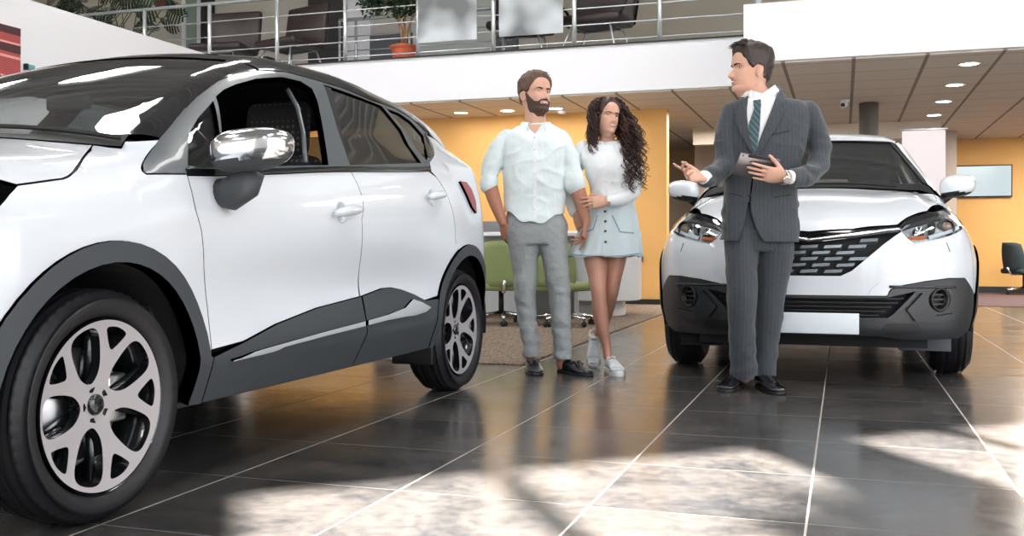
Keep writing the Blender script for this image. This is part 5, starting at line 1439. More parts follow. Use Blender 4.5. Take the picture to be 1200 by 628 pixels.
# windscreen, pillars, roof
wsx = X2([(1087, 216.5), (1079, 205), (1066, 189), (1056, 177), (1049, 168.5)])
wR = [(float(p[0]), float(p[1])) for p in wsx]
xt, yt = wR[-1]; xb, yb = wR[0]
wb_ = [(xb + .13 * (1 - (k / 8) ** 2), yb * k / 8) for k in range(8, -9, -1)]; wt_ = [(xt + .05 * (1 - (k / 6) ** 2), yt * k / 6) for k in range(6, -7, -1)]
loop = wR[::-1] + wb_[1:-1] + [(x, -y) for x, y in wR] + wt_[::-1][1:-1]
panel(fr, 'windscreen', fr.to3(TOP, [(x, -y) for x, y in loop]), TOP, [M_wind, M_gap], car2, mirror=False, h=.06, thick=.005, off=-.004, gap=-.004)
cowo = [(x + .07, y * 1.06) for x, y in wb_]
panel(fr, 'cowl', fr.to3(TOP, [(x, -y) for x, y in wb_ + cowo[::-1]]), TOP, [M_rub, M_gap], car2, mirror=False, h=.06, gap=0, off=-.004)
fo3 = SS([(1.02, bz(1.0)), (.62, 1.27), (.36, 1.43), (.12, 1.51)])
panel(fr, 'a_pillar', np.concatenate([wsx, fo3[::-1]]), OBL, two, car2, h=.03, gap=0, off=.003, thick=.03)
# dark inner pillar border on the glass
wi_ = [(x - .0, y - .035) for x, y in wR]
panel(fr, 'windscreen_seal', fr.to3(TOP, [(x, -y) for x, y in wR + wi_[::-1]]), TOP, [M_gloss, M_gap], car2, h=.03, gap=0, off=.0, thick=.008)
ti = [(x - .022, y) for x, y in wt_]
panel(fr, 'windscreen_seal', fr.to3(TOP, [(x, -y) for x, y in wt_ + ti[::-1]]), TOP, [M_gloss, M_gap], car2, mirror=False, h=.03, gap=0, off=.001, thick=.008)
rl = SS([(.12, 1.512), (-.3, 1.537), (-.9, 1.522), (-1.4, 1.462), (-1.75, 1.362)])
rh = [(float(p[0]), float(p[1])) for p in rl]
rh = [(xt - .022, yt)] + rh + [(-1.98, .45)]
wt2 = ti
loop = wt2[::-1][:-1] + rh[0:] if False else [(x, y) for x, y in ti[::-1]] + rh[1:] + [(x, -y) for x, y in rh[1:][::-1]]
loop = [(x, -y) for x, y in ti] ; loop = [(x, y) for x, y in ti[::-1]] + rh[1:] + [(x, -y) for x, y in rh[1:][::-1]]
panel(fr, 'roof', fr.to3(TOP, [(x, -y) for x, y in loop]), TOP, two, car2, mirror=False, h=.06, thick=.03)
re2 = SS([(-2.08, .36), (-2.12, .8), (-2.08, 1.12), (-1.9, 1.2), (-1.75, 1.362)])
rt2 = [(math.atan2(float(p[1]), -(float(p[0]) + 1.0)), float(p[2])) for p in re2]
rear_panel(fr, 'tailgate', [(-a, z) for a, z in rt2[:3]] + [(a, z) for a, z in rt2[:3][::-1]], two, car2)
rear_panel(fr, 'rear_window', [(-a, z) for a, z in rt2[2:]] + [(-.3, 1.45), (.3, 1.45)] + [(a, z) for a, z in rt2[2:][::-1]], [M_winc, M_gap], car2, thick=.006)
# door mirrors: body white above, dark below
for sg in (1, -1):
    m_ = mirror_unit(car2, Vector((.86, sg * .885, 1.165)), sg, [M_paint, M_black], (.12, .215, .155))
    MB().tube([(.84, sg * .76, 1.06), (.85, sg * .80, 1.07), (.86, sg * .85, 1.11)], [.03, .032, .03], 12).build('mirror_arm', [M_black], m_)
# wheels
for sg in (1, -1):
    wheel(car2, 1.323, sg * .78, R2, .215, .222, sg, 0); wheel(car2, -1.323, sg * .78, R2, .215, .222, sg, 20)
    well(car2, 1.323, .387, R2, .52, .88, sg); well(car2, -1.323, .387, R2, .52, .88, sg)
MB().box((-2.0, -.62, .20), (2.0, .62, .32)).build('underbody', [M_gap], car2)
MB().box((-.95, -.80, .28), (.90, .80, .42)).build('cabin_floor', [M_cabin], car2)
MB().box((.62, -.74, .80), (1.10, .74, 1.045), bev=.05).build('dashboard', [M_cabin], car2)
MB().box((-1.75, -.70, .40), (-.85, .70, 1.0), bev=.05).build('rear_bench', [M_cabin], car2)
for sg in (1, -1): MB().box((-.85, sg * .77 - .02, .42), (.92, sg * .77 + .02, 1.0), bev=.015).build('door_card', [M_cabin], car2)
seat(car2, .05, .37, M_cabin, M_cabin); seat(car2, .05, -.37, M_cabin, M_cabin)
pts = [(.56 + .07 * math.sin(a), .37 + .185 * math.cos(a), 1.04 + .165 * math.sin(a)) for a in np.linspace(0, 2 * math.pi, 29)]
MB().tube(pts, .014, 8, cap=False).tube([(.56, .20, 1.03), (.60, .37, 1.02), (.56, .54, 1.03)], .012, 6).build('steering_wheel', [M_black], car2)
MB().box((.45, -.13, 1.39), (.49, .13, 1.46), bev=.015).build('inside_mirror', [M_black], car2)
for (y0, y1) in ((.50, -.10), (-.05, -.62)):
    q = fr.to3(TOP, [(1.13 + .05 * t, -(y0 + (y1 - y0) * t)) for t in np.linspace(0, 1, 8)])
    MB().tube([tuple(p + np.array([0, 0, .02])) for p in q], .008, 6).build('wiper', [M_rub], car2)
# ================================================================== people
M_skin = mat('skin', srgb(216, 168, 146), 0.48, sub=.12, noise_col=(30, .05))
M_skin_t = mat('skin_tanned', srgb(182, 126, 102), 0.5, sub=.10, noise_col=(30, .06))
M_skin_l = mat('skin_leg', srgb(200, 148, 126), 0.45, sub=.10, noise_col=(12, .06))
M_lip = mat('lips', srgb(190, 104, 98), 0.4)
M_teeth = mat('teeth', srgb(240, 236, 230), 0.3)
M_eyew = mat('eye_white', srgb(205, 198, 194), 0.3)
M_iris = mat('iris', srgb(38, 26, 22), 0.1)
M_hairb = mat('hair_brown', srgb(92, 68, 54), 0.5, noise_col=(90, .45, (1, 1, .25)), bump=(160, .6, .004, (1, 1, .2)))
M_hairk = mat('hair_dark', srgb(46, 34, 30), 0.45, noise_col=(90, .45, (1, 1, .25)), bump=(160, .6, .004, (1, 1, .2)))
M_curl = mat('hair_curly', srgb(58, 36, 30), 0.42, noise_col=(14, .5))
M_beard = mat('beard', srgb(84, 64, 56), 0.8, noise_col=(160, .4), bump=(260, .8, .004))

def ringloft(rings, n=28, close=True):
    """rings: (centre, a-vector, b-vector, exponent) superellipse sections"""
    V = []; F = []
    for c, a, b, e in rings:
        c = Vector(c); a = Vector(a); b = Vector(b)
        for k in range(n):
            t = 2 * math.pi * k / n; ct, st = math.cos(t), math.sin(t)
            V.append(c + a * math.copysign(abs(ct) ** (2 / e), ct) + b * math.copysign(abs(st) ** (2 / e), st))
    m = len(rings)
    for j in range(m - 1):
        for k in range(n): F.append((j * n + k, j * n + (k + 1) % n, (j + 1) * n + (k + 1) % n, (j + 1) * n + k))
    if close: F.append(tuple(range(n))[::-1]); F.append(tuple((m - 1) * n + k for k in range(n)))
    return V, F
def limb(pts, side=(1, 0, 0), n=20, e=2.0, sub=4):
    """pts: (x,y,z, ra, rb): ra along side, rb across; smooth path; rounded ends"""
    P_ = catmull(pts, sub); rings = []
    C_ = [Vector(p[:3]) for p in P_]
    for i, p in enumerate(P_):
        t = (C_[min(i + 1, len(C_) - 1)] - C_[max(i - 1, 0)]).normalized(); s = Vector(side); s = (s - t * s.dot(t)).normalized(); b = t.cross(s)
        rings.append((C_[i], s * p[3], b * p[4], e))
    # round the ends
    def cap(i, sg):
        c, a, b, e_ = rings[i]; t = (C_[1] - C_[0]).normalized() if i == 0 else (C_[-1] - C_[-2]).normalized()
        r = min(a.length, b.length); return [(c + t * sg * r * s_, a * q, b * q, e_) for s_, q in ((.35, .93), (.7, .7), (.93, .36))]
    rings = cap(0, -1)[::-1] + rings + cap(len(rings) - 1, 1)
    return ringloft(rings, n)
def torso(rows, n=40, e=2.5, sub=4):
    """rows: (z, cx, cy, halfwidth, halfdepth)"""
    P_ = catmull(rows, sub); return ringloft([(Vector((p[1], p[2], p[0])), Vector((p[3], 0, 0)), Vector((0, p[4], 0)), e) for p in P_], n)

def fuse(name, parts, voxel, mats_, parent, smooth=3, wrinkle=None, mifn=None, keep=None):
    """join closed shapes into one continuous skin"""
    b = MB()
    for V, F in parts: b.add(V, F, True)
    me = bpy.data.meshes.new('t'); me.from_pydata(b.V, [], b.F); bm = bmesh.new(); bm.from_mesh(me); bmesh.ops.recalc_face_normals(bm, faces=bm.faces[:]); bm.to_mesh(me); bm.free()
    o = bpy.data.objects.new('t', me); C.objects.link(o)
    md = o.modifiers.new('r', 'REMESH'); md.mode = 'VOXEL'; md.voxel_size = voxel; md.use_smooth_shade = True
    if smooth:
        m2 = o.modifiers.new('s', 'SMOOTH'); m2.factor = .5; m2.iterations = smooth
    dg = bpy.context.evaluated_depsgraph_get(); ev = o.evaluated_get(dg); out = bpy.data.meshes.new_from_object(ev, depsgraph=dg)
    bpy.data.objects.remove(o); bpy.data.meshes.remove(me)
    out.name = name; nv = len(out.vertices)
    co = np.zeros(nv * 3); out.vertices.foreach_get('co', co); co = co.reshape(-1, 3)
    if wrinkle:
        nn = np.zeros(nv * 3); out.vertices.foreach_get('normal', nn); nn = nn.reshape(-1, 3)
        d = np.array([wrinkle(Vector(c)) for c in co]); co = co + nn * d[:, None]; out.vertices.foreach_set('co', co.ravel())
    if keep:      # drop geometry outside
        bm = bmesh.new(); bm.from_mesh(out); bmesh.ops.delete(bm, geom=[v for v in bm.verts if not keep(v.co)], context='VERTS')
        for _ in range(6):
            bd = [v for v in bm.verts if v.is_boundary]; new = {}
            for v in bd:
                nb = [e.other_vert(v).co for e in v.link_edges if e.is_boundary]
                if len(nb) == 2: new[v] = v.co * .4 + (nb[0] + nb[1]) * .3
            for v, c in new.items(): v.co = c
        bm.to_mesh(out); bm.free()
    out.materials.clear()
    o = link(name, out, mats_, parent)
    out.polygons.foreach_set('use_smooth', [True] * len(out.polygons))
    if mifn:
        out.polygons.foreach_set('material_index', [mifn(p.center) for p in out.polygons])
    out.update()
    return o

def cloth_noise(amp, fx, fz, seed, amp2=0.0):
    def w(p):
        q = Vector((p.x * fx + seed, p.y * fx, p.z * fz)); v = noise.noise(q) + .5 * noise.noise(q * 2.1)
        r = 1 - abs(noise.noise(Vector((p.x * fx * .7 + p.z * fz * .5, p.y * fx, p.z * fz * .8 - p.x * fx * .4 + seed)))) * 2.2
        return amp * v + amp * .7 * max(0, r) ** 3
    return w

class Person:
    """figure frame: x right in view, y away from viewer, z up, standing at (px, depth)"""
    def __init__(s, label, px, Y, name='person'):
        s.Y = Y; s.px = px; X = (px - 600) / FPX * Y
        loc = (X * CA - Y * SA, X * SA + Y * CA, 0); s.X0 = X
        s.root = thing(name, label, 'person', loc, ALPHA)
    def L(s, px, py, d=0.0):
        Y = s.Y + d; return Vector(((px - 600) / FPX * Y - s.X0, d, CAMH - (py - HOR) / FPX * Y))
    def r(s, px): return px * s.Y / FPX
    def limb(s, pts, **k):      # pts: (px,py,d, half width px, half depth px)
        return limb([tuple(s.L(a, b, d)) + (s.r(ra), s.r(rb)) for a, b, d, ra, rb in pts], **k)
    def torso(s, rows, **k):    # rows: (py, cx px, d, halfwidth px, halfdepth px)
        return torso([(s.L(cx, py, d).z, s.L(cx, py, d).x, d, s.r(hw), s.r(hd)) for py, cx, d, hw, hd in rows], **k)
    def bvh(s, objs):
        V = []; F = []
        for o in objs:
            k = len(V); V += [v.co.copy() for v in o.data.vertices]; F += [[i + k for i in p.vertices] for p in o.data.polygons]
        return BVHTree.FromPolygons(V, F)
    def patch(s, name, poly, bvh, mats_, off=.003, thick=.004, h=.012, dmax=None, parent=None, smooth_map=True, dref=0.0, wr=None, front=-1.5, disp=None):
        """a sewn-on piece: view outline dropped along the sight direction on to the garment"""
        pts = [s.L(a, b, dref) for a, b in poly]; P2 = [(p.x, p.z) for p in pts]
        V2, T, bnd = tri2d(P2, (), h)
        O0 = Vector((0 - s.X0, -s.Y, CAMH))
        pos = []; nor = []; last = None
        for u, v in V2:
            tgt = Vector((u, dref, v)); d = (tgt - O0).normalized()
            hit, n, i, dist = bvh.ray_cast(O0, d)
            if hit is None or (dmax is not None and hit.y > dmax): pos.append(None); nor.append(None)
            else: pos.append(hit); nor.append(n if n.y < 0 else -n)
        good = [i for i, p in enumerate(pos) if p is not None]
        if not good: return None
        G = np.array([V2[i] for i in good])
        for i, p in enumerate(pos):
            if p is None:
                j = good[int(((G - V2[i]) ** 2).sum(1).argmin())]; k = pos[j].y
                tgt = Vector((V2[i][0], dref, V2[i][1])); d = (tgt - O0); t = (k - O0.y) / d.y; pos[i] = O0 + d * t; nor[i] = nor[j]
        pos = np.array([tuple(p) for p in pos]); nor = np.array([tuple(n) for n in nor])
        # relax normals so the piece lies smooth
        nb = [set() for _ in range(len(pos))]
        for t in T:
            for a in range(3): nb[t[a]].update((t[(a + 1) % 3], t[(a + 2) % 3]))
        for _ in range(3):
            nor = np.array([nor[i] + nor[list(nb[i])].sum(0) if nb[i] else nor[i] for i in range(len(pos))]); nor /= np.linalg.norm(nor, axis=1, keepdims=True)
        if disp is not None: pos = pos + nor * np.array([disp(Vector(p)) for p in pos])[:, None]
        return sheet(name, V2, T, bnd, lambda uv: (pos, nor), mats_, parent or s.root, off, thick, 0)

# ------------------------------------------------------------------ head
zf = [-.02, 0, .008, .022, .033, .043, .052, .060, .070, .085, .105, .117, .127, .138, .160, .19, .212, .226, .235]
PF = pchip(zf, [.055, .074, .086, .089, .083, .0885, .0885, .0905, .088, .088, .087, .083, .090, .0945, .094, .083, .060, .034, .0])
PB = pchip([-.02, 0, .03, .06, .10, .14, .17, .20, .222, .235], [.0, .01, .045, .075, .092, .102, .102, .086, .052, 0])
PW = pchip([-.02, 0, .01, .03, .06, .09, .12, .15, .18, .205, .225, .235], [.02, .030, .042, .054, .063, .069, .0725, .076, .073, .058, .034, 0])
def head_geo(scale=1.0, narrow=1.0, nose=1.0, offs=None, nz=64, na=84, smile=.0, jaw=1.0):
    """face toward -y; origin under the chin between the ears; offs(th,z)->extra outward"""
    V = []; F = []
    # face-detail levels denser
    zs = np.concatenate([np.linspace(-.02, .135, int(nz * .72)), np.linspace(.137, .2349, int(nz * .28) + 2)])
    for z in zs:
        f, b, w_ = float(PF(z)), float(PB(z)), float(PW(z)) * narrow
        if z < .05: w_ *= 1 + (jaw - 1) * (1 - z / .05 if z > 0 else 1)
        for k in range(na):
            t = 2 * math.pi * k / na; c, s_ = math.cos(t), math.sin(t)      # t=0 front
            e = 2.25
            x = w_ * math.copysign(abs(s_) ** (2 / e), s_)
            y = (f if c > 0 else b) * math.copysign(abs(c) ** (2 / e), c)
            if c > 0:
                g = lambda x0, z0, sx, sz: math.exp(-((x - x0) / sx) ** 2 - ((z - z0) / sz) ** 2)
                ax_ = abs(x)
                # nose
                if .058 < z < .126:
                    if z >= .077: h_ = .027 * (1 - (z - .077) / .049) ** 1.05
                    else: h_ = .027 * (1 - ((.077 - z) / .016) ** 1.6) if z > .061 else 0
                    sg = .0105 + (.0055 * math.exp(-((z - .074) / .012) ** 2))
                    y += max(0, h_) * nose * math.exp(-(x / sg) ** 2)
                    y += .006 * math.exp(-((ax_ - .014) / .006) ** 2 - ((z - .073) / .008) ** 2)
                y -= .009 * math.exp(-((ax_ - .031) / .015) ** 2 - ((z - .116) / .011) ** 2)
                y += .0035 * math.exp(-((ax_ - .030) / .020) ** 2 - ((z - .133) / .007) ** 2)
                y += .005 * math.exp(-((ax_ - .044) / .017) ** 2 - ((z - .088) / .016) ** 2)
                y += .004 * math.exp(-(x / .022) ** 2 - ((z - .050) / .011) ** 2)
                y -= .0025 * math.exp(-(x / .024) ** 2 - ((z - .0525) / .003) ** 2)
                y += .004 * math.exp(-(x / .018) ** 2 - ((z - .010) / .012) ** 2)
                y += smile * .004 * math.exp(-((ax_ - .036) / .010) ** 2 - ((z - .066) / .014) ** 2)
            p = Vector((x, -y, z))
            if offs is not None:
                o_ = offs(t if t <= math.pi else t - 2 * math.pi, z, p)
                cen = Vector((0, 0, min(z, .14))); d = (p - cen); 
                if d.length > 1e-5: p = p + d.normalized() * o_
            V.append(p * scale)
    m = len(zs)
    for j in range(m - 1):
        for k in range(na): F.append((j * na + k, j * na + (k + 1) % na, (j + 1) * na + (k + 1) % na, (j + 1) * na + k))
    F.append(tuple(range(na))[::-1]); F.append(tuple((m - 1) * na + k for k in range(na)))
    return V, F
def ear_geo(sg, scale=1.0, narrow=1.0):
    V = []; F = []; n, m = 16, 10
    for j in range(m + 1):
        v = math.pi * j / m
        for k in range(n):
            t = 2 * math.pi * k / n
            y = .0175 * math.sin(v) * math.cos(t); z = .031 * math.cos(v); x = .008 * math.sin(v) * math.sin(t)
            y *= 1 + .25 * (z / .031)
            x += .010 * (y / .0175 * .5 + .5)
            V.append(Vector((sg * (.0735 * narrow + x), y + .012 + z * .15, .098 + z)) * scale)
    for j in range(m):
        for k in range(n): F.append((j * n + k, j * n + (k + 1) % n, (j + 1) * n + (k + 1) % n, (j + 1) * n + k))
    return V, F
def xf(geo, M): V, F = geo; return [M @ Vector(v) for v in V], F
def eyes(pers, M, sc_, body, size=.0116, x=.031, z=.1165, y=-.0600, look=0.0):
    for sg in (1, -1):
        T = M @ Matrix.Scale(sc_, 4) @ Matrix.Translation((sg * x, y, z)) 
        e = MB().lathe([(size * math.sin(a), size * math.cos(a)) for a in np.linspace(0.001, math.pi - .001, 12)], T @ Matrix.Rotation(math.radians(90), 4, 'X'), 18).build('eyeball', [M_eyew], body)
        R = T @ Matrix.Rotation(look, 4, 'Z') @ Matrix.Rotation(math.radians(90), 4, 'X')
        MB().lathe([(0.0001, size * 1.035), (.0035, size * 1.02), (.0056, size * .92)], R, 16, True, False).build('iris', [M_iris], e)
        lid = MB()
        pts = [(size * 1.05 * math.sin(a), -size * .86 * math.cos(a) * 1.02, .0045 + .0015 * math.cos(a * 1.4)) for a in np.linspace(-1.15, 1.15, 9)]
        lid.tube([T @ Vector(p) for p in pts], [.001, .0017, .0022, .0024, .0024, .0024, .0022, .0017, .001], 6); lid.build('eyelashes', [M_hairk], e)
def facepatch(M, sc_, poly, y0, dpt, name, m, parent, narrow=1.0, bv=None, off=.0015, thick=.003, h=.004):
    """outline in head x,z pushed on to the face"""
    V2, T, bnd = tri2d(poly, (), h)
    Mi = M.inverted(); pos = []; nor = []
    for u, v in V2:
        a = M @ (Vector((u, -.30, v)) * sc_); b = M @ (Vector((u, 0, v)) * sc_)
        hit, n, i, d = bv.ray_cast(a, (b - a).normalized())
        if hit is None: hit = b; n = (a - b).normalized()
        pos.append(tuple(hit)); nor.append(tuple(n))
    pos = np.array(pos); nor = np.array(nor)
    return sheet(name, V2, T, bnd, lambda uv: (pos, nor), [m], parent, off, thick, 0)
def face(pers, M, sc_, body, browm, lipm=M_lip, smile=1.0, lipw=.025, brow=1.0, teeth=True):
    bv = pers.bvh([body])
    for sg in (1, -1):
        br = [(sg * .012, .1315), (sg * .022, .1345), (sg * .036, .1365), (sg * .050, .1315), (sg * .049, .1300), (sg * .036, .1365 - .0052 * brow), (sg * .022, .1345 - .0068 * brow), (sg * .012, .1315 - .0055 * brow)]
        facepatch(M, sc_, br, 0, 0, 'eyebrow', browm, body, bv=bv, off=.002, thick=.004)
    w_ = lipw; c = .004 * smile
    up = [(-w_, .0530 + c), (-w_ * .5, .0570 + c * .3), (-.003, .0588), (0, .0578), (.003, .0588), (w_ * .5, .0570 + c * .3), (w_, .0530 + c)]
    lo = [(w_ * .55, .0455), (0, .0425), (-w_ * .55, .0455)]
    facepatch(M, sc_, up + lo, 0, 0, 'lips', lipm, body, bv=bv, off=.0012, thick=.003, h=.004)
    if teeth:
        th = [(-w_ * .78, .0530 + c * .8), (-w_ * .4, .0545 + c * .2), (0, .0545), (w_ * .4, .0545 + c * .2), (w_ * .78, .0530 + c * .8), (w_ * .45, .0488), (0, .0475), (-w_ * .45, .0488)]
        facepatch(M, sc_, th, 0, 0, 'teeth', M_teeth, body, bv=bv, off=.0022, thick=.003, h=.004)
    return bv
def smooth01(a, b, x): t = min(1, max(0, (x - a) / (b - a))); return t * t * (3 - 2 * t)

def tufts(M, sc_, n, seed, fn, r0=.0035, name='hair_tufts', m=M_hairk, parent=None):
    r = random.Random(seed); b = MB()
    for i in range(n):
        q = fn(r)
        if q is None: continue
        p0, p1, p2 = q; b.tube([M @ (Vector(p) * sc_) for p in (p0, p1, p2)], [r0, r0 * .8, r0 * .15], 5)
    return b.build(name, [m], parent)

# ------------------------------------------------------------------ hand
def hand(M, curl, spread=.10, thumb=(.9, .35), side=1, scale=1.0, flat=.0, lens=None):
    """palm along +y from the wrist, palm facing -z, thumb on +x*side; M places it. curl: list of 4 (mcp,pip,dip) radians"""
    parts = []
    rr = lambda v: M @ (Vector(v) * scale)
    def cap_limb(pts, n=12):
        V, F = limb([tuple(p) for p in pts], side=(1, 0, 0) , n=n, sub=2); return [M @ (Vector(v) * scale) for v in V], F
    parts.append(cap_limb([(0, -.02, 0, .027, .019), (0, .01, 0, .031, .016), (side * .0, .045, 0, .040, .0145), (0, .082, 0, .040, .0125)], 20))
    L_ = lens or [(.044, .026, .020), (.048, .030, .021), (.045, .028, .021), (.035, .021, .018)]
    for i in range(4):
        x = side * (.030 - i * .0195); az = side * (spread * (1.5 - i) * .5); p = Vector((x, .080 - .006 * abs(i - 1), .0)); pitch = 0.0; pts = [(x * .85, .050, 0.0, .0095, .0095), tuple(p) + (.0095, .0095)]
        for j in range(3):
            pitch += curl[i][j]; d = Vector((math.sin(az) * math.cos(pitch), math.cos(az) * math.cos(pitch), -math.sin(pitch)))
            p = p + d * L_[i][j]; rad = (.0085, .0078, .0068)[j]
            if i == 3: rad *= .88
            pts.append(tuple(p - d * L_[i][j] * .5) + (rad, rad)); pts.append(tuple(p) + (rad * .92, rad * .92))
        parts.append(cap_limb(pts))
    a, b_ = thumb; p = Vector((side * .026, .020, -.004)); pts = [(side * .012, .008, -.002, .014, .014), tuple(p) + (.0145, .0145)]
    d = Vector((side * math.sin(a), math.cos(a) * math.cos(b_), -math.sin(b_))).normalized()
    p = p + d * .040; pts.append(tuple(p) + (.0115, .0115)); d = Vector((side * math.sin(a * .75), math.cos(a * .75) * math.cos(b_), -math.sin(b_) * 1.1)).normalized()
    p = p + d * .030; pts.append(tuple(p) + (.0100, .0100)); p = p + d * .022; pts.append(tuple(p) + (.0080, .0080))
    parts.append(cap_limb(pts))
    return parts
def frame_to(origin, ydir, zdir):
    y = Vector(ydir).normalized(); z = Vector(zdir); z = (z - y * z.dot(y)).normalized(); x = y.cross(z)
    return Matrix(((x.x, y.x, z.x, origin[0]), (x.y, y.y, z.y, origin[1]), (x.z, y.z, z.z, origin[2]), (0, 0, 0, 1)))

def shoe(parent, name, at, yaw, length, m_up, m_sole, width=.048, height=.085, sneaker=False, pitch=0.0, lift=0.0):
    """at: heel-centre on ground in figure frame; toe toward -y when yaw 0"""
    T = Matrix.Translation((at[0], at[1], lift)) @ Matrix.Rotation(yaw, 4, 'Z') @ Matrix.Rotation(pitch, 4, 'X')
    def ring(y, w_, h0, h1, e=2.3): return (Vector((0, -y, (h0 + h1) / 2)), Vector((w_, 0, 0)), Vector((0, 0, (h1 - h0) / 2)), e)
    Lh = length; W_ = width; s0 = .028 if sneaker else .018
    rows = [(-.005, .35, s0, .04), (.01, .66, s0, .062), (.035, .76, s0, .078), (.075, .78, s0, height), (.12, .80, s0, height * .96), (.16, .92, s0, height * .78), (.20, 1.0, s0, height * .60), (Lh - .05, .98, s0, height * .52), (Lh - .02, .80, s0, height * .44), (Lh - .005, .45, s0, s0 + .02)]
    rg = [ring(*[r_[0] * 1.0, r_[1] * W_, r_[2] - .004, r_[3]]) for r_ in catmull(rows, 3)]
    V, F = ringloft(rg, 24); o = MB().add([T @ v for v in V], F, True).build(name, [m_up], parent)
    sole = [(0, W_ * .35)] 
    out = []
    for y, w_ in ((-.012, .30), (0, .62), (.03, .80), (.08, .82), (.13, .84), (.18, .98), (.22, 1.05), (Lh - .05, 1.0), (Lh - .015, .78), (Lh + .004, .35)): out.append((W_ * w_, -y))
    poly = [tuple(q) for q in catmull([(x, y) for x, y in out], 3)]; poly = poly + [(-x, y) for x, y in poly[::-1]]
    MB().prism(poly, 0.0, s0, T, True).build('sole', [m_sole], o, bev=.004)
    return o, T
deg = math.radians
def stripe_mat(name, c0, c1, period, width, axis=0, rough=.8, slant=0.0, bump=None):
    m = mat(name, c0, rough, sheen=.25, noise_col=(60, .12), bump=bump)
    nt = m.node_tree; b = nt.nodes['Principled BSDF']; N = nt.nodes.new; L = nt.links.new
    tc = N('ShaderNodeTexCoord'); sp = N('ShaderNodeSeparateXYZ'); L(tc.outputs['Object'], sp.inputs[0])
    a = N('ShaderNodeMath'); a.operation = 'MULTIPLY_ADD'; L(sp.outputs[2], a.inputs[0]); a.inputs[1].default_value = slant; L(sp.outputs[axis], a.inputs[2])
    f = N('ShaderNodeMath'); f.operation = 'DIVIDE'; L(a.outputs[0], f.inputs[0]); f.inputs[1].default_value = period
    g = N('ShaderNodeMath'); g.operation = 'FRACT'; L(f.outputs[0], g.inputs[0])
    h = N('ShaderNodeMath'); h.operation = 'LESS_THAN'; L(g.outputs[0], h.inputs[0]); h.inputs[1].default_value = width
    mx = N('ShaderNodeMix'); mx.data_type = 'RGBA'; old = b.inputs['Base Color'].links[0].from_socket
    L(h.outputs[0], mx.inputs[0]); L(old, mx.inputs[6]); mx.inputs[7].default_value = c1; L(mx.outputs[2], b.inputs['Base Color'])
    return m
M_suit = stripe_mat('pinstripe_suit', srgb(58, 63, 69), srgb(69, 75, 80), .021, .14, bump=(16, .35, .02, (1, 1, .5)))
M_tie = stripe_mat('striped_tie', srgb(40, 66, 72), srgb(96, 128, 132), .028, .16, rough=.45, slant=.8)
M_shirtw = mat('white_shirt', srgb(240, 241, 243), .7)
M_linen = mat('pale_linen', srgb(230, 240, 241), .85, bump=(14, .45, .02, (1, 1, .6)), noise_col=(240, .03, (1, .3, 1)))
M_blouse = mat('white_blouse', srgb(244, 247, 248), .75, bump=(18, .4, .015, (1, 1, .5)))
M_denim = mat('pale_denim', srgb(212, 226, 230), .85, bump=(12, .4, .02, (1.4, 1.4, .3)), noise_col=(10, .05, (1, 1, .3)))
M_denimd = mat('denim_seam', srgb(140, 168, 178), .85)
M_chino = mat('grey_chinos', srgb(160, 164, 164), .85, bump=(16, .55, .02, (1, 1, 1.3)))
M_loafer = mat('black_leather', srgb(24, 26, 34), .35, coat=.3)
M_oxford = mat('polished_leather', srgb(20, 20, 24), .18, coat=.8)
M_sneak = mat('white_sneaker', srgb(206, 210, 212), .6, bump=(60, .3, .005)); M_sneaks = mat('sneaker_sole', srgb(232, 232, 230), .5)
M_lace = mat('grey_lace', srgb(120, 126, 132), .7)
M_button = mat('button_brown', srgb(96, 84, 70), .4)

def keep_px(pers, fn):
    def k(co):
        Y = pers.Y + co.y; px = 600 + (co.x + pers.X0) * FPX / Y; py = HOR - (co.z - CAMH) * FPX / Y
        return fn(px, py, co)
    return k
def collar(pers, name, c, rx, ry, h, m, gap=.55, flare=.012, tilt=.25, parent=None, leaf=.045, spread=.35):
    """stand-and-fall shirt collar round the neck with two pointed leaves"""
    V = []; F = []; n = 44; c = Vector(c)
    prof = [(0, 0), (.003, h * .9), (.006, h), (.012, h * .85), (.014 + flare, -.004)]
    for i in range(n + 1):
        t = -math.pi + gap + (2 * math.pi - 2 * gap) * i / n      # 0 = back, +-pi = front
        fr_ = abs(t) / math.pi; lf = smooth01(.62, 1 - gap / math.pi, fr_)
        for j, (o_, z) in enumerate(prof):
            dr = o_ + (.010 * lf if j >= 3 else 0); zz = z - (leaf * lf if j == 4 else 0) - tilt * (fr_ ** 2) * .10
            tt = t + (math.copysign(spread * lf * .25, t) if j == 4 else 0)
            x = math.sin(t) * (rx + dr) ; y = math.cos(t) * (ry + dr)
            V.append(c + Vector((x, y, zz)))
    m_ = len(prof)
    for i in range(n):
        for j in range(m_ - 1): F.append((i * m_ + j, (i + 1) * m_ + j, (i + 1) * m_ + j + 1, i * m_ + j + 1))
    o = MB().add(V, F, True).build(name, [m], parent or pers.root)
    md = o.modifiers.new('s', 'SOLIDIFY'); md.thickness = .0025
    return o

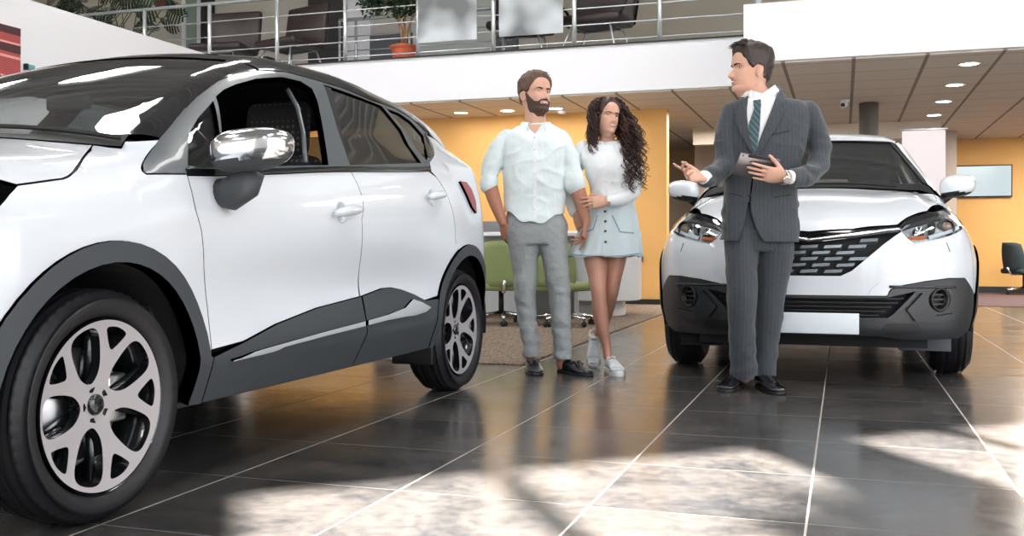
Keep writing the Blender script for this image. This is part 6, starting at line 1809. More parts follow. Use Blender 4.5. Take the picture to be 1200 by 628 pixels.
# ================================================================== bearded man
m1 = Person('bearded man in pale shirt and grey chinos, one hand in his pocket', 632, 6.10)
def headM(p, px, py, d, yaw, pitch, roll=0): return Matrix.Translation(p.L(px, py, d)) @ Matrix.Rotation(deg(roll), 4, 'Y') @ Matrix.Rotation(deg(yaw), 4, 'Z') @ Matrix.Rotation(deg(-pitch), 4, 'X')
HM = headM(m1, 628, 134.5, 0.0, 34, 7, 2); hs_ = 1.08
sc3 = lambda geo, s: ([v * s for v in geo[0]], geo[1])
parts = [xf(head_geo(hs_, smile=1, jaw=1.12), HM), xf(ear_geo(1, hs_), HM), xf(ear_geo(-1, hs_), HM)]
parts.append(m1.limb([(626, 118, .03, 12, 13), (627, 134, .02, 12, 13), (628, 148, .01, 13.5, 13), (628, 160, .01, 18, 15)]))
parts.append(m1.torso([(150, 628, .0, 17, 11), (160, 627, 0, 33, 15), (175, 626, 0, 33, 17), (200, 625, 0, 32, 18), (235, 625, 0, 31, 17), (262, 628, 0, 32, 18), (285, 630, 0, 29, 17)]))
aL = [(594, 162, 0, 9, 9), (583, 176, 0, 9, 9), (577, 196, 0, 8.5, 9), (574, 214, -.01, 8.8, 9), (578, 230, -.03, 8.3, 8.5), (583.5, 246, -.05, 6.8, 7), (589, 260, -.05, 5.6, 6.2)]
aR = [(656, 164, 0, 9, 9), (665, 182, 0, 9, 9), (671, 198, -.01, 8.5, 9), (674, 214, -.02, 9.5, 9.5), (680, 232, -.04, 8.6, 9), (684, 248, -.06, 6.6, 7), (686, 261, -.07, 5.2, 6)]
parts += [m1.limb(aL), m1.limb(aR)]
lL = [(612, 268, 0, 16, 17), (615, 300, 0, 13, 14), (615.5, 335, -.01, 10, 11), (618, 377, 0, 9, 10), (621, 405, 0, 6, 7), (621.5, 426, .02, 6, 7)]
lR = [(646, 268, 0, 16, 17), (650, 300, -.01, 13, 14), (654, 340, -.05, 10, 11), (657, 377, -.06, 9, 10), (658.5, 405, -.06, 6, 7), (658, 427, -.05, 6.2, 7)]
parts += [m1.limb(lL), m1.limb(lR)]
parts += hand(frame_to(m1.L(590, 263, -.05), (.35, .25, -1), (-.5, -1, -.2)), [(.3, .3, .2)] * 4, side=-1, thumb=(.5, .2), scale=1.0)
hm = hand(frame_to(m1.L(686, 262, -.075), (-.10, -.10, -1), (.9, -.25, .1)), [(.15, .25, .15), (.55, .7, .4), (.7, .8, .4), (.8, .8, .4)], side=-1, thumb=(.7, .5), scale=.98)
parts += hm
body1 = fuse('body', parts, .0036, [M_skin_t, M_skin], m1.root, smooth=2, mifn=lambda c: 1 if c.z > 1.44 else 0)
eyes(m1, HM, hs_, body1, look=.35); 
def hair_offs(hl, thick, top, seed, amp=.005):
    def f(t, z, p):
        a = abs(t) * 180 / math.pi; lim = np.interp(a, [h[0] for h in hl], [h[1] for h in hl])
        k = smooth01(lim - .004, lim + .012, z)
        if k <= 0: return -.008
        n_ = noise.noise(Vector((p.x * 45 + seed, p.y * 45, p.z * 18))) + .6 * noise.noise(Vector((p.x * 110, p.y * 110 + seed, p.z * 40)))
        return -.008 * (1 - k) + k * (thick + (top - thick) * smooth01(.15, .22, z) + amp * n_)
    return f
hl1 = [(0, .196), (22, .192), (38, .178), (50, .158), (62, .140), (70, .118), (80, .112), (92, .128), (104, .118), (118, .075), (180, .055)]
Vh, Fh = xf(head_geo(hs_, offs=hair_offs(hl1, .010, .022, 3), nz=80, na=110), HM)
hair = MB().add(Vh, Fh, True).build('hair', [M_hairb], m1.root)
def beard_offs(t, z, p):
    a = abs(t) * 180 / math.pi; x = abs(p.x)
    up = np.interp(a, [0, 20, 34, 50, 66, 78, 90], [.0705, .0690, .058, .062, .085, .115, .12])
    k = smooth01(up + .004, up - .005, z) * smooth01(92, 84, a) if True else 0
    if x < .026 and .0435 < z < .0605 and a < 60: k = min(k, smooth01(.023, .030, x) if x > .018 else 0)
    return -.006 + k * (.0105 + .002 * noise.noise(p * 120))
Vb, Fb = xf(head_geo(hs_, offs=beard_offs, nz=110, na=130, smile=1, jaw=1.12), HM)
MB().add(Vb, Fb, True).build('beard', [M_beard], m1.root)
face(m1, HM, hs_, body1, M_hairk, lipw=.023)
# shirt
sh = [m1.torso([(146, 629, .005, 15, 13), (150, 628, .0, 24, 15), (155, 627, 0, 33, 17), (163, 626, 0, 38, 20), (176, 626, 0, 38.5, 22), (195, 625.5, 0, 36.5, 23), (220, 625.5, 0, 35, 22), (245, 626, 0, 35.5, 22), (262, 627, 0, 37, 24), (272, 627, 0, 37, 24)])]
sh.append(m1.limb([(595, 161, 0, 10, 12), (584.5, 174, 0, 11.2, 12.5), (578, 190, 0, 11, 12.5), (573.5, 205, 0, 10, 11.5), (572.5, 216, -.01, 10, 11.5)]))
sh.append(m1.limb([(656, 162, 0, 10, 12), (664.5, 178, 0, 11, 12.5), (670, 196, -.01, 11, 12), (673, 215, -.02, 12, 12)]))
def hem1(px, py, co):
    lim = 249 + 12.5 * math.exp(-((px - 627) / 24) ** 4) + 1.5 * math.sin(px * .25)
    if 588 < px < 664: return py < lim
    return py < 221
shirt = fuse('shirt', sh, .007, [M_linen], m1.root, smooth=3, wrinkle=cloth_noise(.0085, 7, 10, 3), keep=keep_px(m1, hem1))
# rolled cuffs
for (a, b, d, r_, c, e) in ((572.5, 217, -.01, 10.6, 573.5, 211), (673.5, 216, -.02, 13, 672, 209.5)):
    V, F = m1.limb([(c, e, d, r_, r_ * 1.12), (a, b, d, r_ * 1.02, r_ * 1.15)]); MB().add(V, F, True).build('rolled_cuff', [M_linen], shirt)
bv = m1.bvh([shirt, body1])
m1.patch('placket', [(624.5, 153), (628.5, 153), (628.5, 200), (629.5, 258), (625, 258), (624.5, 200)], bv, [M_shirtw], off=.003, thick=.004, parent=shirt)
m1.patch('neck_opening', [(618, 146), (634.5, 146), (631, 151), (627, 157)], bv, [M_skin], off=.006, thick=.004, parent=body1)
for py in (161, 175, 189, 203, 217, 231, 245):
    q = m1.L(626.5, py, 0); h_, n_, _, _ = bv.ray_cast(Vector((-m1.X0, -m1.Y, CAMH)), (q - Vector((-m1.X0, -m1.Y, CAMH))).normalized())
    if h_: MB().lathe([(0, .009), (.0045, .009), (.005, .006), (.005, .004)], Matrix.Translation(h_) @ n_.to_track_quat('Z', 'Y').to_matrix().to_4x4(), 12).build('button', [M_shirtw], shirt)
collar(m1, 'collar', m1.L(628, 147.5, .008), .078, .076, .030, M_linen, gap=.50, leaf=.035, parent=shirt)
# chinos
ch = [m1.torso([(242, 627, 0, 31, 17), (249, 627, 0, 32, 18), (258, 628, 0, 34.5, 20.5), (272, 629, 0, 36, 22.5), (286, 630, 0, 34, 21)])]
ch.append(m1.limb([(611, 266, 0, 18.5, 20), (614, 290, 0, 18, 19), (615.5, 315, 0, 14.5, 16), (615.5, 335, -.01, 13, 14.5), (618, 377, 0, 11, 12.5), (622, 400, 0, 10.2, 12), (622.5, 417, .0, 9.8, 11.5)]))
ch.append(m1.limb([(646.5, 266, 0, 18.5, 20), (649, 290, -.01, 17, 18.5), (652, 315, -.03, 14.5, 16), (655, 340, -.05, 13.2, 14.5), (657.5, 377, -.06, 11.2, 12.5), (659, 400, -.065, 10.4, 12), (659.5, 418, -.07, 10.2, 11.5)]))
def w_leg(kz):
    base = cloth_noise(.006, 7, 8, 11)
    def f(p):
        r = base(p); low = smooth01(.75, .12, p.z)
        r += low * .0022 * math.sin(p.z * 75 + 4 * noise.noise(p * 5) + p.x * 18)
        return r
    return f
pants = fuse('trousers', ch, .0065, [M_chino], m1.root, smooth=2, wrinkle=w_leg(1), keep=keep_px(m1, lambda px, py, co: py > 244.5 and py < (419 if px < 640 else 421.5)))
bv = m1.bvh([pants])
m1.patch('fly_seam', [(629.5, 258), (632, 258), (633.5, 290), (632, 290)], bv, [M_chino], off=.002, thick=.004, parent=pants)
m1.patch('pocket_edge', [(593, 274), (596, 266), (601, 258), (603, 259), (598, 268), (595, 276)], bv, [M_chino], off=.003, thick=.006, parent=pants)
def loafer(par, name, at, yaw, m, lift=0, pitch=0):
    o, T = shoe(par, name, at, yaw, .285, m, M_black, width=.050, height=.082, lift=lift, pitch=pitch)
    tb = MB(); 
    for sx in (-1, 1):
        for k in range(3): tb.tube([T @ Vector((sx * .004, -.155, .078)), T @ Vector((sx * (.012 + .005 * k), -.175, .073)), T @ Vector((sx * (.014 + .006 * k), -.192, .062))], .0035, 6)
    tb.box((-.04, -.150, .066), (.04, -.135, .082), T, bev=.006)
    tb.build('tassel', [m], o); return o
loafer(m1.root, 'loafer', (-.053, .075), deg(6), M_loafer)
loafer(m1.root, 'loafer', (.130, -.01), deg(34), M_loafer, lift=.0)
# ================================================================== woman
w1 = Person('smiling woman with long dark curls in white blouse and pale denim skirt', 713, 6.15)
HW = headM(w1, 709.5, 158.5, -.02, 24, 5, 5); ws = .955
parts = [xf(head_geo(ws, narrow=.95, smile=1.3, jaw=.92, nose=.85), HW), xf(ear_geo(1, ws, .95), HW), xf(ear_geo(-1, ws, .95), HW)]
parts.append(w1.limb([(710, 143, .015, 9, 9.5), (711, 156, .01, 8.8, 9.5), (711.5, 166, .01, 10, 10), (711.5, 175, .01, 14, 12)]))
parts.append(w1.torso([(169, 711, .01, 17, 10), (176, 711, 0, 27, 13), (190, 712, -.01, 25, 15), (205, 713, -.01, 23, 15), (222, 716, 0, 21, 13), (240, 717, 0, 23, 14), (262, 713, 0, 29, 17), (288, 709, 0, 26, 17)]))
wl = [(683, 176, .01, 7.5, 8), (676, 190, .03, 7.5, 8), (670, 208, .05, 7, 7.5), (667, 226, .06, 6.5, 7), (671, 240, .02, 5.6, 6), (675.5, 252, -.03, 4.4, 4.8)]
wr = [(736, 178, 0, 7.5, 8), (741, 192, 0, 7.5, 8), (742.5, 210, -.01, 7, 7.5), (741, 226, -.04, 6.8, 7), (730, 233, -.09, 6, 6.2), (717, 234.5, -.145, 4.8, 5.2), (711, 235.5, -.16, 4.2, 4.6)]
parts += [w1.limb(wl), w1.limb(wr, side=(0, 0, 1))]
parts.append(w1.limb([(697, 285, -.01, 14.5, 15.5), (697.5, 303, -.03, 13.5, 14.5), (700, 322, -.06, 11, 12), (701, 338, -.09, 9.4, 10.5), (702, 350, -.09, 8.6, 10), (703.5, 368, -.08, 9.0, 10.5), (707, 388, -.075, 7.0, 8.5), (710.5, 404, -.07, 5.2, 6.4), (712, 418, -.075, 5, 6.5)]))
parts.append(w1.limb([(722, 285, 0, 14.5, 15.5), (721.5, 303, 0, 12.6, 14), (719, 322, -.01, 10.2, 12), (716.5, 340, .0, 8.8, 10), (714, 352, .05, 8.2, 9.5), (709.5, 368, .13, 8.2, 9.5), (704, 384, .22, 6, 7.2), (699.5, 397, .29, 4.8, 5.8)]))
# her left hand laid over his forearm, her right hand taking his
parts += hand(frame_to(w1.L(711, 235.5, -.165), (-1, -.02, -.10), (.05, -1, .25)), [(.05, .25, .2), (.12, .3, .25), (.2, .35, .3), (.3, .4, .3)], side=1, thumb=(.45, .35), scale=.92, spread=.16)
parts += hand(frame_to(w1.L(675.5, 252.5, -.035), (.30, -.25, -1), (-.75, -.6, .1)), [(.5, .7, .4), (.55, .75, .4), (.6, .8, .4), (.7, .8, .4)], side=1, thumb=(.6, .5), scale=.88)
body2 = fuse('body', parts, .0036, [M_skin, M_skin_l], w1.root, smooth=2, mifn=lambda c: 1 if c.z < .8 else 0)
eyes(w1, HW, ws, body2, size=.0122, look=.3)
face(w1, HW, ws, body2, M_hairk, lipm=mat('lips_rose', srgb(186, 88, 90), .35), smile=1.6, lipw=.026, brow=.65)
# curls
hlw = [(0, .203), (20, .196), (35, .178), (50, .150), (60, .120), (72, .07), (90, .03), (180, .0)]
Vh, Fh = xf(head_geo(ws, narrow=.95, offs=hair_offs(hlw, .014, .016, 9, .006), nz=70, na=90), HW)
hairw = MB().add(Vh, Fh, True).build('hair', [M_curl], w1.root)
def curl_strands(n, seed):
    r = random.Random(seed); b = MB()
    for i in range(n):
        a = r.uniform(78, 292) if i % 3 else r.uniform(62, 120)
        zl = r.uniform(.09, .225)
        t = deg(a); wv = float(PW(zl)) * .95; q = Vector((math.sin(t) * (wv + .012), -math.cos(t) * (.085 if math.cos(t) > 0 else .095), zl)) * ws
        p0 = HW @ q; o_ = HW.to_3x3() @ Vector((math.sin(t), -math.cos(t), .15)).normalized()
        right = p0.x > w1.L(712, 150).x
        if right: endz = r.uniform(1.08, 1.40); ex = r.uniform(.075, .215) ; ey = r.uniform(-.155, .06)
        else: endz = r.uniform(1.27, 1.42); ex = r.uniform(-.120, -.080); ey = r.uniform(-.09, .08)
        if i % 9 == 0: ex += .02 * (1 if right else -1)
        if not right and r.random() < .45: endz += .08
        p1 = p0 + o_ * (r.uniform(.015, .045) if right else r.uniform(.008, .022)); p3 = Vector((ex, ey, endz)); 
        p2 = Vector(((p1.x * .35 + ex * .65), p1.y * .4 + ey * .6 , (p1.z + endz) / 2 + .03))
        base = catmull([tuple(p0), tuple(p1), tuple(p2), tuple(p3)], 24); L_ = len(base); tot = (p0 - p3).length
        ph = r.uniform(0, 6.28); turns = tot / r.uniform(.045, .07); rad = r.uniform(.008, .015); pts = []; rs = []
        for k, c in enumerate(base):
            s = k / (L_ - 1); am = rad * smooth01(0, .25, s) * (1 + .5 * s)
            pts.append(Vector(c) + Vector((math.cos(ph + 6.283 * turns * s), math.sin(ph + 6.283 * turns * s), .35 * math.sin(ph + 6.283 * turns * s))) * am); rs.append(.0041 * (1 - .65 * s ** 3))
        b.tube(pts, rs, 4)
    return b
curl_strands(400, 5).build('curls', [M_curl], hairw)
fz_ = MB(); r = random.Random(2)
for i in range(46):
    t = deg(r.uniform(-150, 150)); q = Vector((math.sin(t) * .06, -math.cos(t) * .06 + .01, .225 + r.uniform(-.02, .012))) * ws; p0 = HW @ q
    ph = r.uniform(0, 6.28); pts = [p0 + Vector((math.cos(ph + k) * .010 + math.sin(t) * .006 * k, math.sin(ph + k) * .010, .003 * k - .0012 * k * k)) for k in range(7)]
    fz_.tube(pts, [.0022] * 6 + [.0006], 5)
fz_.build('flyaway_curls', [M_curl], hairw)
# blouse
bl_p = [w1.torso([(166.5, 711, .01, 11, 11), (169.5, 711, .005, 19, 13), (173, 711, .0, 29, 15), (180, 711, 0, 32, 17.5), (191, 712, -.012, 29, 20), (203, 713, -.012, 26.5, 20), (218, 715.5, -.003, 24, 17), (233, 717, 0, 24.5, 16), (243, 717, 0, 26, 17)])]
bl_p.append(w1.limb([(684, 175, .01, 10, 11), (677, 189, .03, 9.5, 10.5), (671, 207, .05, 8.8, 9.5), (667.5, 226, .06, 8.3, 8.5), (671, 239, .025, 7.6, 7.6), (674, 249, -.015, 6.8, 7)]))
bl_p.append(w1.limb([(735.5, 177, 0, 10.5, 12), (741, 191, 0, 10, 11.5), (742.5, 209, -.01, 9, 10), (741, 225, -.04, 8.6, 9), (730, 232.5, -.09, 8.2, 8.2), (720, 234.3, -.13, 7.2, 7.4), (714.5, 235, -.150, 6.6, 6.9)], side=(0, 0, 1)))
blouse = fuse('blouse', bl_p, .0065, [M_blouse], w1.root, smooth=3, wrinkle=cloth_noise(.0065, 9, 10, 8))
bv = w1.bvh([blouse, body2])
w1.patch('placket', [(711, 170), (715, 170), (715.5, 200), (716, 236), (711.5, 236), (711, 200)], bv, [M_blouse], off=.003, thick=.004, parent=blouse)
collar(w1, 'collar', w1.L(711.5, 167.5, .010), .062, .062, .022, M_blouse, gap=.36, leaf=.026, flare=.016, parent=blouse)
# skirt with folds
rows = [(233, 717, 0, 25.5, 17), (238, 717, 0, 26.5, 17.5), (246, 716, 0, 29, 19), (256, 714.5, 0, 32, 21), (270, 713, 0, 35.5, 23.5), (285, 711.5, 0, 39, 26), (300.5, 709.5, 0, 42.5, 28)]
P_ = catmull(rows, 6); V = []; F = []; n = 120; mrow = len(P_)
for j, p in enumerate(P_):
    s = j / (mrow - 1)
    for k in range(n):
        t = 2 * math.pi * k / n; fo_ = 1 + s * (.035 * math.sin(9 * t + .8) + .03 * math.sin(14 * t + 2 * s) + .02 * math.sin(5 * t))
        c = w1.L(p[1], p[0], p[2]); V.append((c.x + math.cos(t) * w1.r(p[3]) * fo_, p[2] + math.sin(t) * w1.r(p[4]) * fo_, c.z + s * .006 * math.sin(6 * t)))
for j in range(mrow - 1):
    for k in range(n): F.append((j * n + k, (j + 1) * n + k, (j + 1) * n + (k + 1) % n, j * n + (k + 1) % n))
skirt = MB().add(V, F, True).build('skirt', [M_denim], w1.root); md = skirt.modifiers.new('s', 'SOLIDIFY'); md.thickness = .004; md.offset = -1
bv = w1.bvh([skirt])
w1.patch('front_band', [(706, 238), (712, 238), (712.5, 300), (705.5, 300)], bv, [M_denim], off=.003, thick=.003, parent=skirt)
w1.patch('waistband', [(692, 236), (700, 237), (715, 238), (735, 237), (742, 236), (742.5, 242), (730, 243.5), (715, 244), (700, 243), (691.5, 242)], bv, [M_denim], off=.004, thick=.004, parent=skirt)
w1.patch('hem_stitch', [(668, 297.5), (690, 299), (709, 300), (730, 299), (750.5, 296), (750.5, 297.5), (730, 300.5), (709, 301.4), (690, 300.5), (668, 299)], bv, [M_denimd], off=.003, thick=.003, parent=skirt)
for poly in ([(718, 252), (727, 271), (743, 272.5), (743, 273.7), (726, 272.3), (716.8, 252.5)], [(700, 252), (695, 268), (686, 272), (686, 273), (695.8, 269.2), (701, 252.5)]):
    w1.patch('pocket_stitch', poly, bv, [M_denimd], off=.003, thick=.003, h=.008, parent=skirt)
for py in (248, 259.5, 271, 283.5):
    q = w1.L(709.2, py, 0); O0 = Vector((-w1.X0, -w1.Y, CAMH)); h_, n_, _, _ = bv.ray_cast(O0, (q - O0).normalized())
    if h_: MB().lathe([(0, .011), (.007, .011), (.008, .008), (.008, .004)], Matrix.Translation(h_) @ n_.to_track_quat('Z', 'Y').to_matrix().to_4x4(), 14).build('button', [M_button], skirt)
def sneaker(par, at, yaw, pitch=0, lift=0):
    o, T = shoe(par, 'sneaker', at, yaw, .25, M_sneak, M_sneaks, width=.043, height=.088, sneaker=True, pitch=pitch, lift=lift)
    lc = MB()
    for k in range(5):
        y = -.085 - k * .022; z = .092 - k * .009
        for sg in (1, -1): lc.tube([T @ Vector((sg * .022, y, z - .010)), T @ Vector((0, y - .008, z + .002)), T @ Vector((-sg * .022, y - .018, z - .016))], .0028, 6)
    lc.build('laces', [M_lace], o)
    cl = MB().lathe([(.030, .070), (.034, .092), (.031, .098), (.026, .092)], T @ Matrix.Translation((0, -.045, 0)) @ Matrix.Scale(1.25, 4, (0, 1, 0)), 20, True, False).build('ankle_padding', [M_sneaks], o)
sneaker(w1.root, (-.005, -.035), deg(10))
sneaker(w1.root, (-.055, .345), deg(-8), pitch=deg(42), lift=.165)
# ================================================================== man in the suit
s1 = Person('man in charcoal pinstripe suit gesturing with one hand and holding a tablet', 890, 5.35)
HS = headM(s1, 878.5, 110, 0.0, -80, 3, 0); ss = 1.10
parts = [xf(head_geo(ss, smile=.8, narrow=.98, nose=1.1), HS), xf(ear_geo(1, ss, .98), HS), xf(ear_geo(-1, ss, .98), HS)]
parts.append(s1.limb([(883, 89, .01, 13.5, 14), (883.5, 102, .0, 13.2, 13.5), (888, 112, 0, 14, 14), (893, 122, 0, 20, 16)]))
parts.append(s1.torso([(116, 895, 0, 22, 13), (126, 899, 0, 40, 18), (150, 899, 0, 39, 21), (185, 895, 0, 36, 21), (225, 891, 0, 34, 20), (265, 890, 0, 37, 21), (285, 889, 0, 33, 20)]))
sl = [(858, 132, 0, 9.5, 10), (852, 155, 0, 9.5, 10), (850, 178, -.03, 9, 10), (848, 195, -.06, 9, 9.5), (836, 204, -.13, 7.5, 8), (824, 208.5, -.20, 6, 6.8)]
sr = [(946, 134, 0, 9.5, 10), (956, 157, 0, 9.5, 10), (960, 180, -.03, 9, 10), (955, 197, -.09, 9, 9.5), (940, 206, -.18, 7.5, 8), (922, 207, -.262, 6, 6.8)]
parts += [s1.limb(sl), s1.limb(sr)]
parts.append(s1.limb([(869, 275, 0, 16, 17), (869, 320, -.03, 13, 14), (869.5, 350, -.04, 11, 12), (870, 400, -.01, 9, 10), (873, 442, .03, 7, 8)]))
parts.append(s1.limb([(910, 275, 0, 16, 17), (906, 320, .01, 13, 14), (902, 350, .02, 11, 12), (899, 400, .04, 9, 10), (895, 440, .05, 7, 8)]))
parts += hand(frame_to(s1.L(821.5, 207.5, -.215), (-1, -.35, .12), (-.15, .80, -.60)), [(.10, .20, .15), (.55, .75, .45), (.65, .85, .5), (.7, .9, .5)], side=-1, thumb=(1.0, -.15), scale=1.0, spread=.2)
parts += hand(frame_to(s1.L(919, 207.5, -.275), (-1, -.02, .17), (.05, -1, -.45)), [(.08, .10, .06), (.08, .10, .06), (.10, .12, .06), (.12, .14, .08)], side=1, thumb=(.75, .45), scale=1.06, spread=.10)
body3 = fuse('body', parts, .0036, [M_skin], s1.root, smooth=2)
eyes(s1, HS, ss, body3, look=0)
face(s1, HS, ss, body3, M_hairk, smile=1.0, lipw=.024)
hl3 = [(0, .192), (20, .190), (38, .182), (50, .160), (60, .148), (68, .122), (80, .108), (92, .130), (104, .116), (116, .070), (180, .050)]
Vh, Fh = xf(head_geo(ss, narrow=.98, offs=hair_offs(hl3, .008, .026, 6, .006), nz=80, na=110), HS)
hair3 = MB().add(Vh, Fh, True).build('hair', [M_hairk], s1.root)
def quiff(r):
    a = r.uniform(-55, 55); t = deg(a); z = r.uniform(.195, .232); f = float(PF(z)); w_ = float(PW(z))
    p0 = (math.sin(t) * w_ * 1.0, -math.cos(t) * f * .9, z + .006); l = r.uniform(.02, .045)
    return p0, (p0[0] * 1.05 + r.uniform(-.01, .01), p0[1] - l * .5, p0[2] + l * .6), (p0[0] * 1.1 + r.uniform(-.015, .015), p0[1] - l * 1.1, p0[2] + l * .45)
tufts(HS, ss, 130, 4, quiff, .0045, 'quiff', M_hairk, hair3)
def quiff1(r):
    a = r.uniform(-70, 70); t = deg(a); z = r.uniform(.200, .232); f = float(PF(z)); w_ = float(PW(z))
    p0 = (math.sin(t) * w_, -math.cos(t) * f * .9, z + .006); l = r.uniform(.015, .028)
    return p0, (p0[0] + r.uniform(-.01, .01), p0[1] - l * .3, p0[2] + l * .7), (p0[0] + r.uniform(-.015, .025), p0[1] - l * .6, p0[2] + l * .6)
tufts(HM, hs_, 110, 8, quiff1, .004, 'quiff', M_hairb, hair)
# jacket
jk = [s1.torso([(113.5, 893, .005, 17, 15), (116.5, 896, 0, 28, 17), (120, 899, 0, 41, 21), (129, 901, 0, 48, 25), (145, 900, 0, 48, 28), (170, 897, 0, 46, 29), (200, 893, 0, 43, 27), (225, 891, 0, 42.5, 27), (250, 890, 0, 43.5, 28), (270, 890, 0, 44.5, 29), (290, 890, 0, 45, 29)])]
jk.append(s1.limb([(859, 131, 0, 13, 15), (852, 150, 0, 12.5, 15), (850, 175, -.02, 12, 14), (848.5, 194, -.06, 12, 13), (838, 203.5, -.12, 10.5, 11), (827.5, 209, -.175, 9.6, 10)]))
jk.append(s1.limb([(946, 132, 0, 14, 16), (956, 154, 0, 13.5, 15.5), (960.5, 178, -.02, 13, 14.5), (956, 197, -.08, 12.5, 13.5), (943, 206.5, -.165, 11, 11.5), (929, 208, -.225, 9.6, 10)]))
def hem3(px, py, co):
    if py > 284.5 - max(0, (868 - px)) * .12: return False
    if co.y < 0 and py > 236:
        t = (py - 236) / 48; l = 877 - 12 * t ** 1.5; r_ = 879 + 16 * t ** 2.2
        if l < px < r_: return False
    return True
def w_jk(p):
    r = cloth_noise(.004, 6, 7, 21)(p)
    if abs(p.x) > .19 and p.z < 1.32: r += .005 * math.sin(p.z * 60 + 5 * noise.noise(p * 6))
    return r
jacket = fuse('jacket', jk, .0065, [M_suit], s1.root, smooth=3, wrinkle=w_jk, keep=keep_px(s1, hem3))
md = jacket.modifiers.new('s', 'SOLIDIFY'); md.thickness = .004; md.offset = -1
bv = s1.bvh([jacket])
s1.patch('dress_shirt', [(876, 110), (880, 106), (893, 110), (908, 100), (913, 106), (905, 128), (897, 150), (887, 181), (883, 181), (877, 152), (875, 128)], bv, [M_shirtw], off=.003, thick=.008, parent=jacket)
tie = s1.patch('tie', [(883, 120), (890, 119), (891.5, 125), (891, 134), (890, 152), (885.5, 181), (881, 180), (877.5, 160), (877.5, 146), (881.5, 134), (884, 127)], bv, [M_tie], off=.011, thick=.008, parent=s1.root)
s1.patch('tie_knot', [(882.5, 119.5), (891, 118.5), (891.8, 125), (889.5, 129), (885.5, 129), (883, 125)], bv, [M_tie], off=.018, thick=.010, parent=tie)
s1.patch('lapel', [(877.5, 112), (870, 121), (861, 132), (864.5, 136), (862, 141), (869, 158), (882.5, 183), (884, 181), (879, 163), (876, 145), (875.5, 128)], bv, [M_suit], off=.012, thick=.006, parent=jacket)
s1.patch('lapel', [(910, 100), (917, 107), (921, 115), (913.5, 126), (920, 129), (916, 138), (902, 160), (888, 181.5), (884.5, 183), (889, 166), (897, 146), (904, 128), (910, 112)], bv, [M_suit], off=.012, thick=.006, parent=jacket)
M_suitd = mat('suit_seam', srgb(40, 44, 48), .8)
for poly in ([(904.5, 157), (925, 152.5), (925.3, 154.5), (905, 159)], [(884, 182), (885.2, 182), (879.6, 236), (878.2, 236)], [(856, 226), (870, 229), (870, 230.6), (856, 227.6)], [(905, 231), (926, 227), (926.3, 228.8), (905.2, 232.6)]):
    s1.patch('seam', poly, bv, [M_suitd], off=.002, thick=.003, h=.008, parent=jacket)
O0 = Vector((-s1.X0, -s1.Y, CAMH))
for px, py in ((881.5, 205), (880, 229)):
    h_, n_, _, _ = bv.ray_cast(O0, (s1.L(px, py, 0) - O0).normalized())
    if h_: MB().lathe([(0, .010), (.009, .010), (.011, .007), (.011, .003)], Matrix.Translation(h_) @ n_.to_track_quat('Z', 'Y').to_matrix().to_4x4(), 16).build('button', [M_black], jacket)
collar(s1, 'collar', s1.L(888, 112, .0), .071, .069, .030, M_shirtw, gap=.55, leaf=.022, parent=s1.root)
for (p_, q_) in (((830, 208.8, -.165, 8.3, 8.8), (824.5, 208.2, -.195, 7.8, 8.3)), ((928, 208, -.235, 7.6, 8.2), (923, 207.4, -.255, 7.2, 7.8))):
    V, F = s1.limb([p_, q_]); MB().add(V, F, True).build('shirt_cuff', [M_shirtw], jacket)
# trousers
tr = [s1.torso([(228, 890, 0, 35, 21), (255, 890, 0, 37, 22), (270, 890, 0, 39, 23), (284, 889, 0, 38, 22), (294, 889, 0, 35, 20)])]
tr.append(s1.limb([(869.5, 272, 0, 20, 22), (869, 295, -.01, 19.5, 21), (869, 320, -.03, 18.2, 19), (869.5, 345, -.045, 17.2, 18), (869.5, 380, -.03, 15.8, 17), (870, 410, -.01, 15.2, 16.5), (871.5, 436, .01, 15.3, 17), (872, 444, .015, 15.3, 17)]))
tr.append(s1.limb([(909, 272, 0, 21, 22), (909, 295, 0, 20, 21), (906, 320, .015, 18.5, 19), (903, 345, .03, 17.2, 18), (900, 385, .045, 15, 16), (898, 410, .05, 13.8, 15.5), (895.5, 432, .05, 13.2, 15.5), (895, 440, .05, 13.2, 15.5)]))
def w_tr(p):
    r = cloth_noise(.0045, 7, 7, 31)(p); low = smooth01(.5, .05, p.z)
    r += low * .003 * math.sin(p.z * 60 + 4 * noise.noise(p * 5) - p.x * 22)
    return r
trous = fuse('trousers', tr, .0065, [M_suit], s1.root, smooth=2, wrinkle=w_tr, keep=keep_px(s1, lambda px, py, co: py > 232 and py < (446 if px < 884 else 441)))
def oxford(at, yaw, pitch=0, lift=0):
    o, T = shoe(s1.root, 'dress_shoe', at, yaw, .295, M_oxford, M_black, width=.050, height=.080, pitch=pitch, lift=lift)
    lc = MB()
    for k in range(4):
        y = -.125 - k * .016; z = .083 - k * .006; lc.tube([T @ Vector((-.016, y, z - .006)), T @ Vector((0, y, z)), T @ Vector((.016, y, z - .006))], .0025, 6)
    lc.build('laces', [M_black], o)
oxford((-.085, .115), deg(-28)); oxford((.018, .06), deg(6))
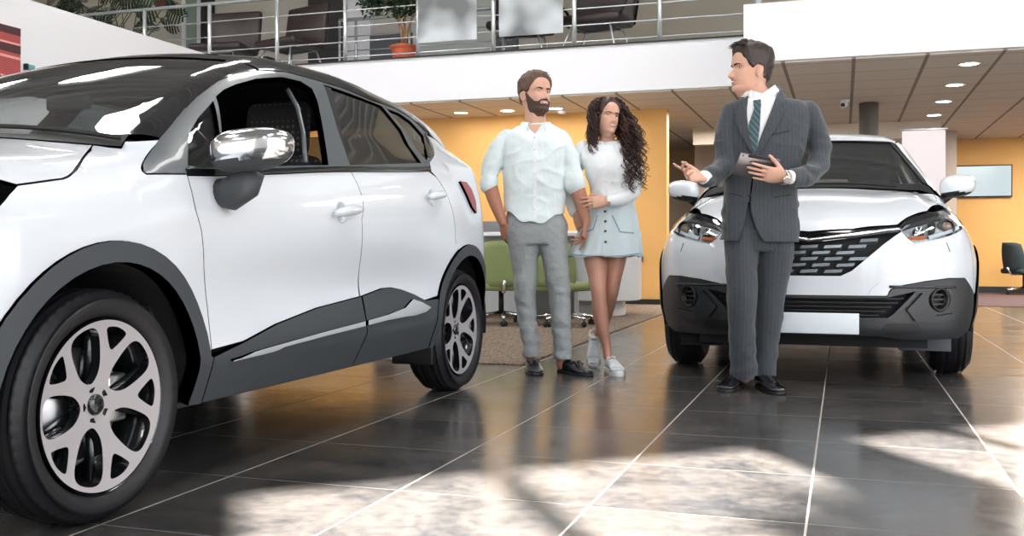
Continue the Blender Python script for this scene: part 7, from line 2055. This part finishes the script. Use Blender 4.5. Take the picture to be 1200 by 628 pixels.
# watch
wc = s1.L(918.8, 207.6, -.277); d = (s1.L(926, 208, -.22) - s1.L(915, 206.5, -.26)).normalized()
R = Matrix.Translation(wc) @ d.to_track_quat('Z', 'Y').to_matrix().to_4x4()
t = thing('wristwatch', 'steel wristwatch on the suited man\'s wrist', 'watch', (0, 0, 0)); t.matrix_world = s1.root.matrix_basis.copy()
t.location = s1.root.location; t.rotation_euler = s1.root.rotation_euler
MB().lathe([(.031, -.008), (.036, -.008), (.036, .008), (.031, .008)], R @ Matrix.Scale(1.1, 4, (0, 1, 0)), 30, True, False).build('strap', [M_steel], t)
fcp = Matrix.Translation(wc + Vector((0.004, -.034, -.016))) @ Vector((.05, -1, -.45)).normalized().to_track_quat('Z', 'Y').to_matrix().to_4x4()
MB().lathe([(.019, -.004), (.021, 0), (.020, .008), (.017, .0095)], fcp, 28, True).build('case', [M_chrome], t)
MB().lathe([(.0165, .0098), (0, .0098)], fcp, 24, True, False).build('dial', [mat('watch_dial', srgb(150, 146, 142), .3)], t)
# tablet
c0 = s1.L(864.5, 178.3, -.30); c1_ = s1.L(911, 186.8, -.265); c2_ = s1.L(907.5, 212, -.195); c3 = s1.L(861, 204.5, -.23)
ux = ((c1_ - c0) + (c2_ - c3)).normalized(); uy = ((c0 - c3) + (c1_ - c2_)).normalized(); uy = (uy - ux * uy.dot(ux)).normalized(); uz = ux.cross(uy)
cc = (c0 + c1_ + c2_ + c3) / 4; W2 = ((c1_ - c0).length + (c2_ - c3).length) / 4; H2 = ((c0 - c3).length + (c1_ - c2_).length) / 4
TM = Matrix(((ux.x, uy.x, uz.x, cc.x), (ux.y, uy.y, uz.y, cc.y), (ux.z, uy.z, uz.z, cc.z), (0, 0, 0, 1)))
t = thing('tablet', 'silver tablet computer held by the man in the suit', 'tablet', s1.root.location, ALPHA)
M_alu = mat('tablet_aluminium', srgb(112, 108, 110), .38, .7)
MB().box((-W2, -H2, -.004), (W2, H2, .004), TM, bev=.0035).build('case', [M_alu], t)
sd = 1 if (TM.to_3x3() @ Vector((0, 0, 1))).y < 0 else -1
MB().box((-W2 + .006, -H2 + .006, -sd * .0045), (W2 - .006, H2 - .006, -sd * .0038), TM).build('screen', [M_black], t)
MB().box((-W2 + .045, H2 - .016, sd * .0035), (W2 - .040, H2 + .0008, sd * .0052), TM).build('antenna_strip', [M_black], t)
MB().lathe([(.0045, 0), (.0045, .0015), (0, .0015)], TM @ Matrix.Translation((-W2 + .018, H2 - .012, sd * .0035)), 14).build('camera_lens', [M_black], t)
